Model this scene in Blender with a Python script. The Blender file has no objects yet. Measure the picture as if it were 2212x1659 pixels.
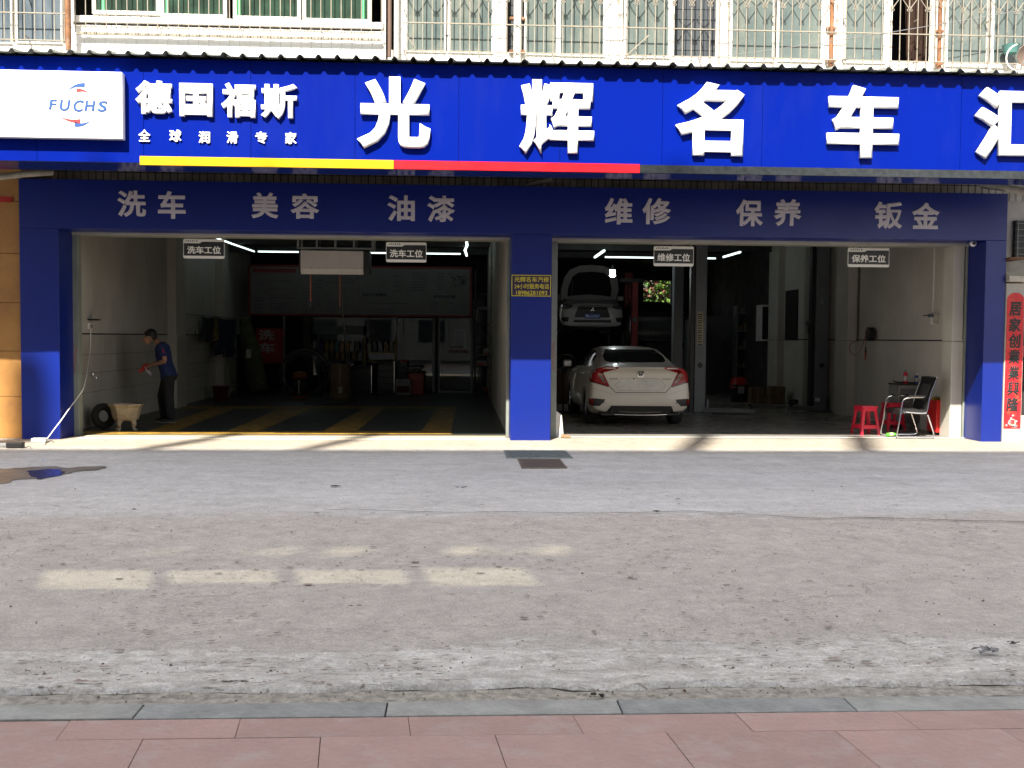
import bpy, bmesh, math, random
from math import sin, cos, pi, radians, sqrt, atan2, tan
from mathutils import Vector, Matrix, Euler
from mathutils.bvhtree import BVHTree
from mathutils.geometry import delaunay_2d_cdt

S = bpy.context.scene
COL = S.collection
rnd = random.Random(7)

# ---------------------------------------------------------------- camera, sky, sun, exposure
W_, H_, F_ = 2212.0, 1659.0, 2243.0
CAM = Vector((0, -15.75, 1.56))
cd = bpy.data.cameras.new('camera'); cam = bpy.data.objects.new('camera', cd); COL.objects.link(cam)
R_ = Matrix.Rotation(radians(-2.95), 4, 'Z') @ Matrix.Rotation(radians(90 - 2.555), 4, 'X') @ Matrix.Rotation(radians(0.447), 4, 'Z')
cam.matrix_world = Matrix.Translation(CAM) @ R_
cd.lens = 36.0 * F_ / W_; cd.sensor_width = 36; cd.clip_start = .05; cd.clip_end = 600
S.camera = cam
R3 = R_.to_3x3()

SUN_DIR = Vector((.30, .85, -1.0)).normalized()          # the way the light travels
w = bpy.data.worlds.new('World'); S.world = w; w.use_nodes = True
nt = w.node_tree; bg = nt.nodes['Background']
sky = nt.nodes.new('ShaderNodeTexSky'); sky.sky_type = 'NISHITA'; sky.sun_disc = False
sky.sun_elevation = math.asin(-SUN_DIR.z)
sky.sun_rotation = atan2(-SUN_DIR.x, -SUN_DIR.y)
sky.air_density = 1.0; sky.dust_density = 2.0; sky.ozone_density = 1.0
hs = nt.nodes.new('ShaderNodeHueSaturation'); hs.inputs['Saturation'].default_value = .38        # a hazy, milky sky
wm = nt.nodes.new('ShaderNodeMix'); wm.data_type = 'RGBA'; wm.blend_type = 'MULTIPLY'; wm.inputs['Factor'].default_value = 1; wm.inputs['B'].default_value = (1.06, 1.0, .93, 1)
nt.links.new(sky.outputs[0], hs.inputs['Color']); nt.links.new(hs.outputs[0], wm.inputs['A']); nt.links.new(wm.outputs['Result'], bg.inputs[0]); bg.inputs[1].default_value = .125
sd = bpy.data.lights.new('sun', 'SUN'); sd.energy = 5.0; sd.angle = radians(.53); sd.color = (1, .93, .80)
so = bpy.data.objects.new('sun', sd); COL.objects.link(so)
so.rotation_euler = SUN_DIR.to_track_quat('-Z', 'Y').to_euler(); so.location = (-8, -30, 40)
S.view_settings.view_transform = 'Standard'; S.view_settings.look = 'None'
S.view_settings.gamma = 1; S.view_settings.use_curve_mapping = False
S.view_settings.exposure = 1.66
S.render.engine = 'CYCLES'
S.cycles.use_denoising = True
S.cycles.max_bounces = 8; S.cycles.diffuse_bounces = 5; S.cycles.glossy_bounces = 4
S.cycles.transmission_bounces = 6; S.cycles.transparent_max_bounces = 10
S.cycles.caustics_reflective = False; S.cycles.caustics_refractive = False
S.cycles.sample_clamp_indirect = 6

def ray(x, y):
    return R3 @ Vector(((x - W_ / 2) / F_, -(y - H_ / 2) / F_, -1))
def at(x, y, Y):                                          # the point of the plane Y=const seen there
    d = ray(x, y); return CAM + d * ((Y - CAM.y) / d.y)
def gd(x, y, z=0.0):                                      # the point of the level z
    d = ray(x, y); return CAM + d * ((z - CAM.z) / d.z)
def atX(x, y, X):
    d = ray(x, y); return CAM + d * ((X - CAM.x) / d.x)

# ---------------------------------------------------------------- materials
MATS = {}
def mat(name, col, rough=.6, metal=0.0, var=.12, scale=4.0, col2=None, bump=0.0, bscale=60.0, spec=.5, trans=0.0,
        emit=None, estr=0.0, stain=0.0, stain_col=(.05, .045, .04), stain_scale=1.6, stretch=None, coat=0.0, ior=1.45):
    if name in MATS: return MATS[name]
    m = bpy.data.materials.new(name); m.use_nodes = True; n = m.node_tree; L = n.links
    b = n.nodes['Principled BSDF']
    geo = n.nodes.new('ShaderNodeNewGeometry')
    vec = geo.outputs['Position']
    if stretch:
        mp = n.nodes.new('ShaderNodeMapping'); mp.inputs['Scale'].default_value = stretch
        L.new(vec, mp.inputs[0]); vec = mp.outputs[0]
    nz = n.nodes.new('ShaderNodeTexNoise'); nz.inputs['Scale'].default_value = scale; nz.inputs['Detail'].default_value = 6
    nz.inputs['Roughness'].default_value = .65
    L.new(vec, nz.inputs['Vector'])
    mix = n.nodes.new('ShaderNodeMix'); mix.data_type = 'RGBA'
    c = Vector(col[:3]); c2 = Vector(col2[:3]) if col2 else c * (1 - var * 2)
    c1 = c if col2 else c * (1 + var)
    mix.inputs['A'].default_value = (*c1, 1); mix.inputs['B'].default_value = (*c2, 1)
    rmp = n.nodes.new('ShaderNodeMapRange'); rmp.inputs[1].default_value = .3; rmp.inputs[2].default_value = .7
    L.new(nz.outputs[0], rmp.inputs[0]); L.new(rmp.outputs[0], mix.inputs['Factor'])
    out = mix.outputs['Result']
    if stain:
        n2 = n.nodes.new('ShaderNodeTexNoise'); n2.inputs['Scale'].default_value = stain_scale; n2.inputs['Detail'].default_value = 8
        n2.inputs['Roughness'].default_value = .7
        L.new(vec, n2.inputs['Vector'])
        r2 = n.nodes.new('ShaderNodeMapRange'); r2.inputs[1].default_value = .52; r2.inputs[2].default_value = .75; r2.inputs[4].default_value = stain
        L.new(n2.outputs[0], r2.inputs[0])
        m2 = n.nodes.new('ShaderNodeMix'); m2.data_type = 'RGBA'; m2.inputs['B'].default_value = (*stain_col, 1)
        L.new(r2.outputs[0], m2.inputs['Factor']); L.new(out, m2.inputs['A']); out = m2.outputs['Result']
    L.new(out, b.inputs['Base Color'])
    rr = n.nodes.new('ShaderNodeMapRange'); rr.inputs[3].default_value = max(.02, rough - .08); rr.inputs[4].default_value = min(1, rough + .08)
    L.new(nz.outputs[0], rr.inputs[0]); L.new(rr.outputs[0], b.inputs['Roughness'])
    b.inputs['Metallic'].default_value = metal
    b.inputs['Specular IOR Level'].default_value = spec; b.inputs['IOR'].default_value = ior
    b.inputs['Transmission Weight'].default_value = trans
    b.inputs['Coat Weight'].default_value = coat
    if emit:
        b.inputs['Emission Color'].default_value = (*emit, 1); b.inputs['Emission Strength'].default_value = estr
    if bump:
        nb = n.nodes.new('ShaderNodeTexNoise'); nb.inputs['Scale'].default_value = bscale; nb.inputs['Detail'].default_value = 5
        L.new(vec, nb.inputs['Vector'])
        bp = n.nodes.new('ShaderNodeBump'); bp.inputs['Strength'].default_value = bump; bp.inputs['Distance'].default_value = .02
        L.new(nb.outputs[0], bp.inputs['Height']); L.new(bp.outputs[0], b.inputs['Normal'])
    MATS[name] = m
    return m

def glass(name, tint=(.9, .95, .93), rough=.02, alpha=.35):
    """thin pane: part see-through, part mirror"""
    if name in MATS: return MATS[name]
    m = bpy.data.materials.new(name); m.use_nodes = True; n = m.node_tree; L = n.links
    n.nodes.remove(n.nodes['Principled BSDF']); out = n.nodes['Material Output']
    tr = n.nodes.new('ShaderNodeBsdfTransparent'); tr.inputs[0].default_value = (*tint, 1)
    gl = n.nodes.new('ShaderNodeBsdfGlossy'); gl.inputs['Roughness'].default_value = rough
    fr = n.nodes.new('ShaderNodeFresnel'); fr.inputs[0].default_value = 1.5
    ma = n.nodes.new('ShaderNodeMath'); ma.operation = 'ADD'; ma.inputs[1].default_value = alpha; ma.use_clamp = True
    L.new(fr.outputs[0], ma.inputs[0])
    mx = n.nodes.new('ShaderNodeMixShader'); L.new(ma.outputs[0], mx.inputs[0]); L.new(tr.outputs[0], mx.inputs[1]); L.new(gl.outputs[0], mx.inputs[2])
    L.new(mx.outputs[0], out.inputs['Surface'])
    MATS[name] = m
    return m

# ---------------------------------------------------------------- objects
ORG = {}
def tag(o, label=None, cat=None, group=None, kind=None):
    if label: o['label'] = label
    if cat: o['category'] = cat
    if group: o['group'] = group
    if kind: o['kind'] = kind
    return o
def thing(name, loc, label, cat, group=None):
    o = bpy.data.objects.new(name, None); COL.objects.link(o); o.location = loc
    o.empty_display_size = .2
    ORG[o.name] = Vector(loc)
    return tag(o, label, cat, group)
def link(me, name, mats, parent=None, loc=None, world=True, smooth=False):
    """me holds world coordinates (or local when world=False)"""
    o = bpy.data.objects.new(name, me); COL.objects.link(o)
    if not isinstance(mats, (list, tuple)): mats = [mats]
    for m in mats: me.materials.append(m)
    if smooth: me.polygons.foreach_set('use_smooth', [True] * len(me.polygons))
    if parent is not None:
        o.parent = parent; org = ORG[parent.name]; ORG[o.name] = org
        if world: me.transform(Matrix.Translation(-org))
    else:
        org = Vector(loc) if loc is not None else Vector((0, 0, 0)); ORG[o.name] = org
        if world: me.transform(Matrix.Translation(-org))
        o.location = org
    return o
def copy_thing(o, loc=None, rz=None, label=None, parent=None):
    c = o.copy(); COL.objects.link(c)
    if parent is not None: c.parent = parent
    if loc is not None: c.location = loc
    if rz is not None: c.rotation_euler = (0, 0, rz)
    if label: c['label'] = label
    for ch in list(o.children): copy_thing(ch, parent=c)
    return c

class MB:
    def __init__(s): s.b = bmesh.new(); s.mi = 0
    def face(s, vs):
        try: f = s.b.faces.new(vs); f.material_index = s.mi; return f
        except ValueError: return None
    def box(s, a, b, bev=0.0, M=None, seg=1):
        a = Vector(a); b = Vector(b)
        lo = Vector((min(a.x, b.x), min(a.y, b.y), min(a.z, b.z))); hi = Vector((max(a.x, b.x), max(a.y, b.y), max(a.z, b.z)))
        v = [s.b.verts.new((x, y, z)) for x in (lo.x, hi.x) for y in (lo.y, hi.y) for z in (lo.z, hi.z)]
        fs = [s.face([v[i] for i in q]) for q in ((0, 1, 3, 2), (4, 6, 7, 5), (0, 4, 5, 1), (2, 3, 7, 6), (0, 2, 6, 4), (1, 5, 7, 3))]
        vs = v
        if bev > 0:
            es = {e for f in fs for e in f.edges}
            r = bmesh.ops.bevel(s.b, geom=list(es), offset=bev, segments=seg, profile=.6, affect='EDGES')
            vs = list({q for f in r['faces'] for q in f.verts} | {q for q in v if q.is_valid})
            for f in r['faces']: f.material_index = s.mi
        if M is not None: bmesh.ops.transform(s.b, matrix=M, verts=vs)
        return s
    def ring(s, c, ax, up, r, n, ry=None):
        ax = ax.normalized(); u = up - ax * up.dot(ax)
        if u.length < 1e-6: u = ax.orthogonal()
        u.normalize(); v = ax.cross(u); ry = r if ry is None else ry
        return [s.b.verts.new(c + u * (cos(2 * pi * i / n) * r) + v * (sin(2 * pi * i / n) * ry)) for i in range(n)]
    def loft(s, rings, cap=True, closed=False):
        n = len(rings[0]); prs = list(zip(rings, rings[1:]))
        if closed: prs.append((rings[-1], rings[0]))
        for A, B in prs:
            for i in range(n):
                s.face([A[i], A[(i + 1) % n], B[(i + 1) % n], B[i]])
        if cap and not closed:
            s.face(rings[0][::-1]); s.face(rings[-1])
        return s
    def tube(s, pts, r, n=8, closed=False, up=None, cap=True):
        P = [Vector(p) for p in pts]; R = r if isinstance(r, (list, tuple)) else [r] * len(P)
        up = Vector(up) if up else Vector((.013, .027, 1)); rg = []; u = None
        for i, p in enumerate(P):
            a = P[i - 1] if (i > 0 or closed) else p; c = P[(i + 1) % len(P)] if (i < len(P) - 1 or closed) else p
            d = (c - a).normalized()
            if u is None:
                u = up - d * up.dot(d)
                if u.length < .05: u = Vector((1, .1, 0)) - d * Vector((1, .1, 0)).dot(d)
            else: u = u - d * u.dot(d)
            u.normalize(); rg.append(s.ring(p, d, u, R[i], n))
        return s.loft(rg, cap, closed)
    def cyl(s, a, b, r, r2=None, n=16):
        a = Vector(a); b = Vector(b)
        return s.tube([a, b], [r, r if r2 is None else r2], n)
    def lathe(s, prof, c=(0, 0, 0), n=20, M=None):
        c = Vector(c); rg = []
        for r, z in prof:
            rg.append([s.b.verts.new(Vector((cos(2 * pi * i / n) * max(r, 1e-4), sin(2 * pi * i / n) * max(r, 1e-4), z)) + c) for i in range(n)])
        s.loft(rg)
        if M is not None: bmesh.ops.transform(s.b, matrix=M, verts=[v for g in rg for v in g])
        return s
    def torus(s, c, ax, R, r, n=32, m=10, a0=0, a1=2 * pi):
        c = Vector(c); ax = Vector(ax).normalized(); u = ax.orthogonal().normalized(); v = ax.cross(u)
        full = abs(a1 - a0 - 2 * pi) < 1e-6; k = n if full else n + 1
        pts = [c + (u * cos(a0 + (a1 - a0) * i / n) + v * sin(a0 + (a1 - a0) * i / n)) * R for i in range(k)]
        return s.tube(pts, r, m, closed=full, up=ax)
    def prism(s, poly, d):
        """poly: 3D points, d: extrusion vector"""
        d = Vector(d); A = [s.b.verts.new(Vector(p)) for p in poly]; B = [s.b.verts.new(Vector(p) + d) for p in poly]
        s.face(A); s.face(B[::-1]); n = len(A)
        for i in range(n): s.face([A[(i + 1) % n], A[i], B[i], B[(i + 1) % n]])
        return s
    def quad(s, *p):
        s.face([s.b.verts.new(Vector(q)) for q in p]); return s
    def xf(s, M): bmesh.ops.transform(s.b, matrix=M, verts=s.b.verts[:]); return s
    def mesh(s, name, fix=True):
        if fix: bmesh.ops.recalc_face_normals(s.b, faces=s.b.faces[:])
        me = bpy.data.meshes.new(name); s.b.to_mesh(me); s.b.free(); return me
    def build(s, name, mats, parent=None, smooth=False, fix=True, **k):
        me = s.mesh(name, fix)
        if smooth: sharp(me, 38)
        o = link(me, name, mats, parent, **k)
        return o
def sharp(me, deg=35):
    b = bmesh.new(); b.from_mesh(me); t = radians(deg)
    for f in b.faces: f.smooth = True
    for e in b.edges: e.smooth = len(e.link_faces) == 2 and e.calc_face_angle(0) < t
    b.to_mesh(me); b.free()

# ---------------------------------------------------------------- lettering
def glyph(text, bold=.03, depth=.02, res=3, wide=False):
    """the text as a mesh in its own XY frame, 0..depth thick in z, squeezed chamfers make the strokes heavy"""
    c = bpy.data.curves.new('t', 'FONT'); c.body = text; c.size = 1; c.resolution_u = res
    c.extrude = .05; c.bevel_depth = bold; c.bevel_resolution = 0
    o = bpy.data.objects.new('t', c); COL.objects.link(o)
    dg = bpy.context.evaluated_depsgraph_get(); me = bpy.data.meshes.new_from_object(o.evaluated_get(dg))
    bpy.data.objects.remove(o); bpy.data.curves.remove(c)
    # remap z: the extruded walls take most of the depth
    for v in me.vertices:
        z = v.co.z
        if z > .0501: v.co.z = depth
        elif z > 0: v.co.z = depth * .93
        elif z < -.0501: v.co.z = 0
        else: v.co.z = depth * .02
    return me
def bounds(me):
    xs = [v.co.x for v in me.vertices]; ys = [v.co.y for v in me.vertices]
    return min(xs), max(xs), min(ys), max(ys)
def letters(text, c0, c1, Y, depth, mats, parent, name='letter', bold=.03, keep=False, res=3, slant=0, facing=-1):
    """fit the text between the upper left corner c0 and the lower right corner c1 on the plane Y, standing proud towards the camera"""
    me = glyph(text, bold, depth, res); a, b, lo, hi = bounds(me)
    x0, z1 = c0.x, c0.z; x1, z0 = c1.x, c1.z
    sx = (x1 - x0) / max(b - a, 1e-6); sz = (z1 - z0) / max(hi - lo, 1e-6)
    if keep: sx = sz
    dzx = (c1.z - c0.z) * 0
    for v in me.vertices:
        x, y, z = v.co
        v.co = Vector((x0 + (x - a) * sx + slant * (y - lo) * sz, Y - z, z0 + (y - lo) * sz))
    return link(me, name, mats, parent)
# ---------------------------------------------------------------- the materials of the place
M_blue = mat('blue_panel', (.0, .009, .195), rough=.40, var=.05, scale=.7, spec=.06, stain=.10, stain_col=(.03, .045, .18), stain_scale=1.5, stretch=(1, 1, .25))
M_blueglow = mat('blue_panel_edge', (.004, .028, .33), rough=.4, var=.03)
M_white = mat('white_acrylic', (.80, .80, .80), rough=.4, var=.02)
M_white_edge = mat('letter_return', (.55, .57, .60), rough=.5, var=.04)
M_decal = mat('vinyl_letter', (.52, .48, .53), rough=.5, var=.03)
M_steel = mat('grey_green_steel', (.20, .22, .20), rough=.5, var=.12, scale=3, metal=0.0)
M_black = mat('black_plastic', (.012, .012, .013), rough=.5, var=.1)
M_rubber = mat('rubber', (.02, .02, .02), rough=.85, var=.15)
M_chrome = mat('chrome', (.7, .7, .7), rough=.18, metal=1.0, var=.03)
M_grey = mat('grey_paint', (.17, .18, .185), rough=.5, var=.1)
M_red = mat('red_plastic', (.55, .012, .025), rough=.4, var=.06)
M_redp = mat('red_paint', (.35, .015, .012), rough=.35, var=.12, stain=.3)
M_yel = mat('yellow_light', (.68, .36, .0), rough=.4, var=.01)
M_redl = mat('red_light', (.62, .0, .008), rough=.4, var=.01)
M_dstrip = mat('dark_marble_strip', (.016, .020, .024), rough=.25, var=.3, scale=14, stain=.3, stain_col=(.05, .05, .055), stain_scale=5)
M_roof = mat('grey_roof_sheet', (.16, .17, .155), rough=.6, var=.12, scale=3)
M_stucco = mat('white_facade_paint', (.78, .75, .71), rough=.85, var=.05, scale=2.5, bump=.15, stain=.35, stain_col=(.45, .36, .28), stain_scale=2.3, stretch=(1, 1, .35))
M_ftile = mat('facade_tile', (.82, .82, .83), rough=.35, var=.03, scale=3, stain=.12, stain_col=(.4, .36, .32), stain_scale=4)
M_grout = mat('grout', (.45, .43, .42), rough=.9, var=.1)
M_frame = mat('white_window_frame', (.74, .73, .70), rough=.6, var=.05, stain=.3, stain_col=(.42, .30, .2), stain_scale=6)
M_frost = mat('frosted_glass', (.060, .085, .088), rough=.22, var=.2, scale=2.2, col2=(.125, .15, .14), stain=.7, stain_col=(.21, .205, .17), stain_scale=3.2, stretch=(1, 1, .45))
M_greeng = mat('green_film_glass', (.030, .060, .042), rough=.12, var=.2, scale=3, col2=(.016, .026, .021))
M_greenlt = mat('green_frame_strip', (.10, .48, .20), rough=.4, var=.1)
M_bar = mat('grille_bar', (.25, .225, .185), rough=.6, var=.12, scale=6, stain=.55, stain_col=(.26, .13, .06), stain_scale=8)
M_rust = mat('rusty_pipe', (.22, .10, .045), rough=.8, var=.3, scale=7, stain=.5, stain_col=(.6, .55, .5))
M_stone = mat('ochre_stone', (.36, .18, .042), rough=.6, var=.25, scale=1.8, col2=(.26, .12, .032), stain=.5, stain_col=(.16, .075, .03), stain_scale=2.2, bump=.05)
M_plaster = mat('grey_white_plaster', (.46, .44, .40), rough=.8, var=.07, scale=1.5, stain=.25, stain_col=(.17, .15, .13), stain_scale=1.3, stretch=(1, 1, .6))
M_wtile = mat('cream_wall_tile', (.43, .41, .36), rough=.32, var=.07, scale=2.0, stain=.3, stain_col=(.2, .18, .15), stain_scale=2.2)
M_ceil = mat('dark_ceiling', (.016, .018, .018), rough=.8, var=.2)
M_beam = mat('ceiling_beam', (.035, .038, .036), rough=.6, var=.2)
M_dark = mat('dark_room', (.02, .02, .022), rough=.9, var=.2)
M_slab = mat('concrete_slab', (.28, .27, .25), rough=.8, var=.2, scale=2)

# ---------------------------------------------------------------- ground
def forecourt_material():
    m = bpy.data.materials.new('worn_concrete'); m.use_nodes = True; n = m.node_tree; L = n.links; b = n.nodes['Principled BSDF']
    geo = n.nodes.new('ShaderNodeNewGeometry'); pos = geo.outputs['Position']
    sep = n.nodes.new('ShaderNodeSeparateXYZ'); L.new(pos, sep.inputs[0])
    def noise(sc, det=8, ro=.65, vec=pos, dist=0.0):
        q = n.nodes.new('ShaderNodeTexNoise'); q.inputs['Scale'].default_value = sc; q.inputs['Detail'].default_value = det
        q.inputs['Roughness'].default_value = ro; q.inputs['Distortion'].default_value = dist
        L.new(vec, q.inputs['Vector']); return q.outputs[0]
    def mp(src, a, b_, c=0.0, d=1.0):
        q = n.nodes.new('ShaderNodeMapRange'); q.inputs[1].default_value = a; q.inputs[2].default_value = b_
        q.inputs[3].default_value = c; q.inputs[4].default_value = d; L.new(src, q.inputs[0]); return q.outputs[0]
    def mix(f, A, B):
        q = n.nodes.new('ShaderNodeMix'); q.data_type = 'RGBA'; L.new(f, q.inputs['Factor'])
        for k, v in (('A', A), ('B', B)):
            if isinstance(v, tuple): q.inputs[k].default_value = (*v, 1)
            else: L.new(v, q.inputs[k])
        return q.outputs['Result']
    def math_(op, a, b_):
        q = n.nodes.new('ShaderNodeMath'); q.operation = op
        for i, v in enumerate((a, b_)):
            if isinstance(v, (int, float)): q.inputs[i].default_value = v
            else: L.new(v, q.inputs[i])
        return q.outputs[0]
    def mapping(s):
        q = n.nodes.new('ShaderNodeMapping'); q.inputs['Scale'].default_value = s; L.new(pos, q.inputs[0]); return q.outputs[0]
    big = mp(noise(.55, 6), .36, .64); mid = mp(noise(2.6, 8, .7), .35, .68); fine = mp(noise(26, 6, .75), .3, .7)
    streak = mp(noise(1.1, 8, .72, mapping((.45, 1.9, 1)), .8), .42, .66)
    new = mix(big, (.415, .415, .425), (.365, .362, .368)); new = mix(streak, new, (.455, .455, .465)); 
    old = mix(mid, (.375, .355, .340), (.31, .29, .278)); old = mix(mp(noise(75, 3, .6), .52, .66), old, (.40, .37, .355))
    wob = math_('ADD', sep.outputs[1], mp(noise(.9, 6, .65), .2, .8, -.35, .35))
    old_mask = mp(math_('ADD', wob, mp(noise(6, 8, .8), .2, .8, -.22, .22)), -6.85, -6.4, 1, 0)                                # beyond the crack the concrete is newer and greyer
    col = mix(old_mask, new, old)
    # scattered grit, dark flecks and round oil marks
    flec = mp(noise(40, 5, .85), .62, .68); col = mix(math_('MULTIPLY', flec, mp(noise(1.4, 4), .45, .6, .15, .8)), col, (.20, .15, .125))
    col = mix(mp(noise(7.5, 7, .75), .63, .72, 0, .55), col, (.20, .175, .16))
    col = mix(math_('MULTIPLY', mp(noise(.8, 9, .75), .57, .68), .35), col, (.24, .22, .21))
    # damp drag marks near the shop
    near = mp(sep.outputs[1], -4.5, -1.2, 0, 1)
    wet = math_('MULTIPLY', mp(noise(1.5, 9, .75, mapping((.35, 1.5, 1)), 1.4), .56, .62, 0, .35), near)
    col = mix(wet, col, (.25, .24, .245))
    # cream tone of the sunlit strip, put into the colour along the shop front
    warm = mp(sep.outputs[1], -1.9, -1.0, 0, .65); col = mix(warm, col, (.215, .165, .10))
    hair = n.nodes.new('ShaderNodeTexVoronoi'); hair.feature = 'DISTANCE_TO_EDGE'; hair.inputs['Scale'].default_value = .42
    dv = n.nodes.new('ShaderNodeVectorMath'); dv.operation = 'ADD'; nn = n.nodes.new('ShaderNodeTexNoise'); nn.inputs['Scale'].default_value = 2.4; nn.inputs['Detail'].default_value = 8
    L.new(pos, nn.inputs['Vector']); sc_ = n.nodes.new('ShaderNodeVectorMath'); sc_.operation = 'SCALE'; sc_.inputs['Scale'].default_value = .9
    L.new(nn.outputs['Color'], sc_.inputs[0]); L.new(pos, dv.inputs[0]); L.new(sc_.outputs[0], dv.inputs[1]); L.new(dv.outputs[0], hair.inputs['Vector'])
    # pale mortar smeared along the kerb: patchy, scraped, with grey grime showing through
    wob2 = math_('ADD', sep.outputs[1], mp(noise(1.3, 9, .72, mapping((.8, 1.2, 1)), .6), .25, .75, -.34, .34))
    wob2 = math_('SUBTRACT', wob2, mp(sep.outputs[0], .3, 2.6, 0, .16))
    stripf = math_('MULTIPLY', mp(wob2, -10.62, -10.50, 1, 0), mp(noise(3.1, 9, .75, mapping((.6, 1.6, 1)), .8), .36, .50, .25, 1))
    scol = mix(mp(noise(5.5, 9, .75, mapping((.9, 1.4, 1)), 1.4), .42, .62), (.52, .515, .505), (.375, .36, .34))
    scol = mix(mp(noise(9, 8, .8, mapping((.8, 1.4, 1)), 1.0), .55, .63, 0, .9), scol, (.19, .17, .15)); scol = mix(mp(noise(2.7, 9, .8, mapping((.7, 1.3, 1)), 1.2), .56, .62, 0, .55), scol, (.30, .29, .285))
    col = mix(stripf, col, scol)
    # fine aggregate: every patch gets salt and pepper, so no area is flat
    pep = mp(noise(70, 4, .8), .30, .70, .70, 1.26); mot = mp(noise(11, 9, .85), .32, .68, .80, 1.16)
    vv = n.nodes.new('ShaderNodeVectorMath'); vv.operation = 'SCALE'; L.new(col, vv.inputs[0]); L.new(math_('MULTIPLY', pep, mot), vv.inputs['Scale']); col = vv.outputs[0]
    blot = mp(noise(4.2, 9, .78, pos, .4), .32, .68, .98, 1.34); v2 = n.nodes.new('ShaderNodeVectorMath'); v2.operation = 'SCALE'; L.new(col, v2.inputs[0]); L.new(blot, v2.inputs['Scale']); col = v2.outputs[0]
    scr = mp(noise(2.0, 9, .8, mapping((.18, 2.6, 1)), .5), .62, .70, 0, .35); col = mix(scr, col, (.27, .25, .24))
    crk = mp(hair.outputs['Distance'], .0, .004, 1, 0)
    crk = math_('MULTIPLY', crk, mp(noise(.9, 5), .53, .60))
    col = mix(math_('MULTIPLY', crk, .30), col, (.16, .14, .13))
    L.new(col, b.inputs['Base Color'])
    L.new(mp(noise(3, 5), .3, .7, .62, .9), b.inputs['Roughness']); b.inputs['Specular IOR Level'].default_value = .35
    hgt = math_('ADD', math_('ADD', math_('MULTIPLY', fine, .5), math_('MULTIPLY', stripf, .8)), math_('MULTIPLY', mid, 1.0)); hgt = math_('SUBTRACT', hgt, math_('MULTIPLY', crk, .8))
    hgt = math_('SUBTRACT', hgt, math_('MULTIPLY', flec, 1.0))
    bp = n.nodes.new('ShaderNodeBump'); bp.inputs['Strength'].default_value = .8; bp.inputs['Distance'].default_value = .012
    L.new(hgt, bp.inputs['Height']); L.new(bp.outputs[0], b.inputs['Normal'])
    return m
M_conc = forecourt_material()
M_strip = mat('pale_mortar', (.52, .52, .52), rough=.85, var=.12, scale=3.5, col2=(.40, .39, .375), bump=.9, bscale=18, stain=.8, stain_col=(.24, .215, .19), stain_scale=5.5, stretch=(.45, 1.7, 1))
M_grit = mat('grey_grit', (.33, .31, .275), rough=.95, var=.3, scale=20, bump=.5, bscale=60)
M_kerb = mat('blue_grey_kerb_stone', (.29, .30, .295), rough=.7, var=.16, scale=5, stain=.6, stain_col=(.38, .38, .35), stain_scale=2.2, bump=.5, bscale=40)
M_kerb2 = mat('blue_grey_kerb_stone_dark', (.245, .26, .265), rough=.7, var=.18, scale=6, stain=.5, stain_col=(.33, .34, .33), stain_scale=3.2, bump=.5, bscale=40)
REDS = [mat('red_stamped_concrete_%d' % k, c, rough=.75, var=.12, scale=s_, col2=c2, bump=.55, bscale=30, stain=.95, stain_col=(.40, .345, .33), stain_scale=2.2 + k * 1.7, spec=.2) for k, (c, c2, s_) in enumerate((((.405, .275, .25), (.335, .235, .22), 4.5), ((.385, .262, .24), (.325, .23, .215), 6.0), ((.42, .285, .26), (.36, .25, .235), 3.6)))]
M_gfloor = mat('grey_garage_floor', (.27, .255, .23), rough=.28, var=.08, scale=.9, stain=.22, stain_col=(.12, .11, .10), stain_scale=1.1)
M_wfloor = mat('dark_wash_bay_floor', (.038, .042, .038), rough=.4, var=.25, scale=2, stain=.4, stain_col=(.02, .02, .02))
M_ymark = mat('yellow_floor_paint', (.33, .20, .035), rough=.5, var=.3, scale=5, stain=.5, stain_col=(.05, .05, .04), stain_scale=3)
M_lawn = mat('earth', (.12, .10, .07), rough=.95, var=.3, bump=.3)

import mathutils.noise as mn
def sheet(name, x0, x1, y0, y1, z, m, nx=1, ny=1, fn=None, kind='structure', parent=None):
    b = bmesh.new(); g = []
    for j in range(ny + 1):
        row = []
        for i in range(nx + 1):
            x = x0 + (x1 - x0) * i / nx; y = y0 + (y1 - y0) * j / ny
            if fn: x, y, zz = fn(x, y, i / nx, j / ny)
            else: zz = 0
            row.append(b.verts.new((x, y, z + zz)))
        g.append(row)
    for j in range(ny):
        for i in range(nx): b.faces.new((g[j][i], g[j][i + 1], g[j + 1][i + 1], g[j + 1][i]))
    me = bpy.data.meshes.new(name); b.to_mesh(me); b.free()
    o = link(me, name, m, parent, smooth=bool(fn))
    if kind and parent is None: tag(o, kind=kind)
    return o
sheet('ground', -250, 250, -250, 250, -.06, M_lawn)
def undul(x, y, u, v):
    return x, y, (mn.noise(Vector((x * .5, y * .5, 0))) * .006) * (1 - max(0, min(1, (y + 2.2) / 1.2)))
sheet('forecourt', -16, 16, -11.13, .45, -.004, M_conc, 130, 60, undul)
sheet('street', -16, 16, -29, -16.6, -.03, mat('asphalt', (.05, .05, .052), rough=.85, var=.2, bump=.4))
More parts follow.
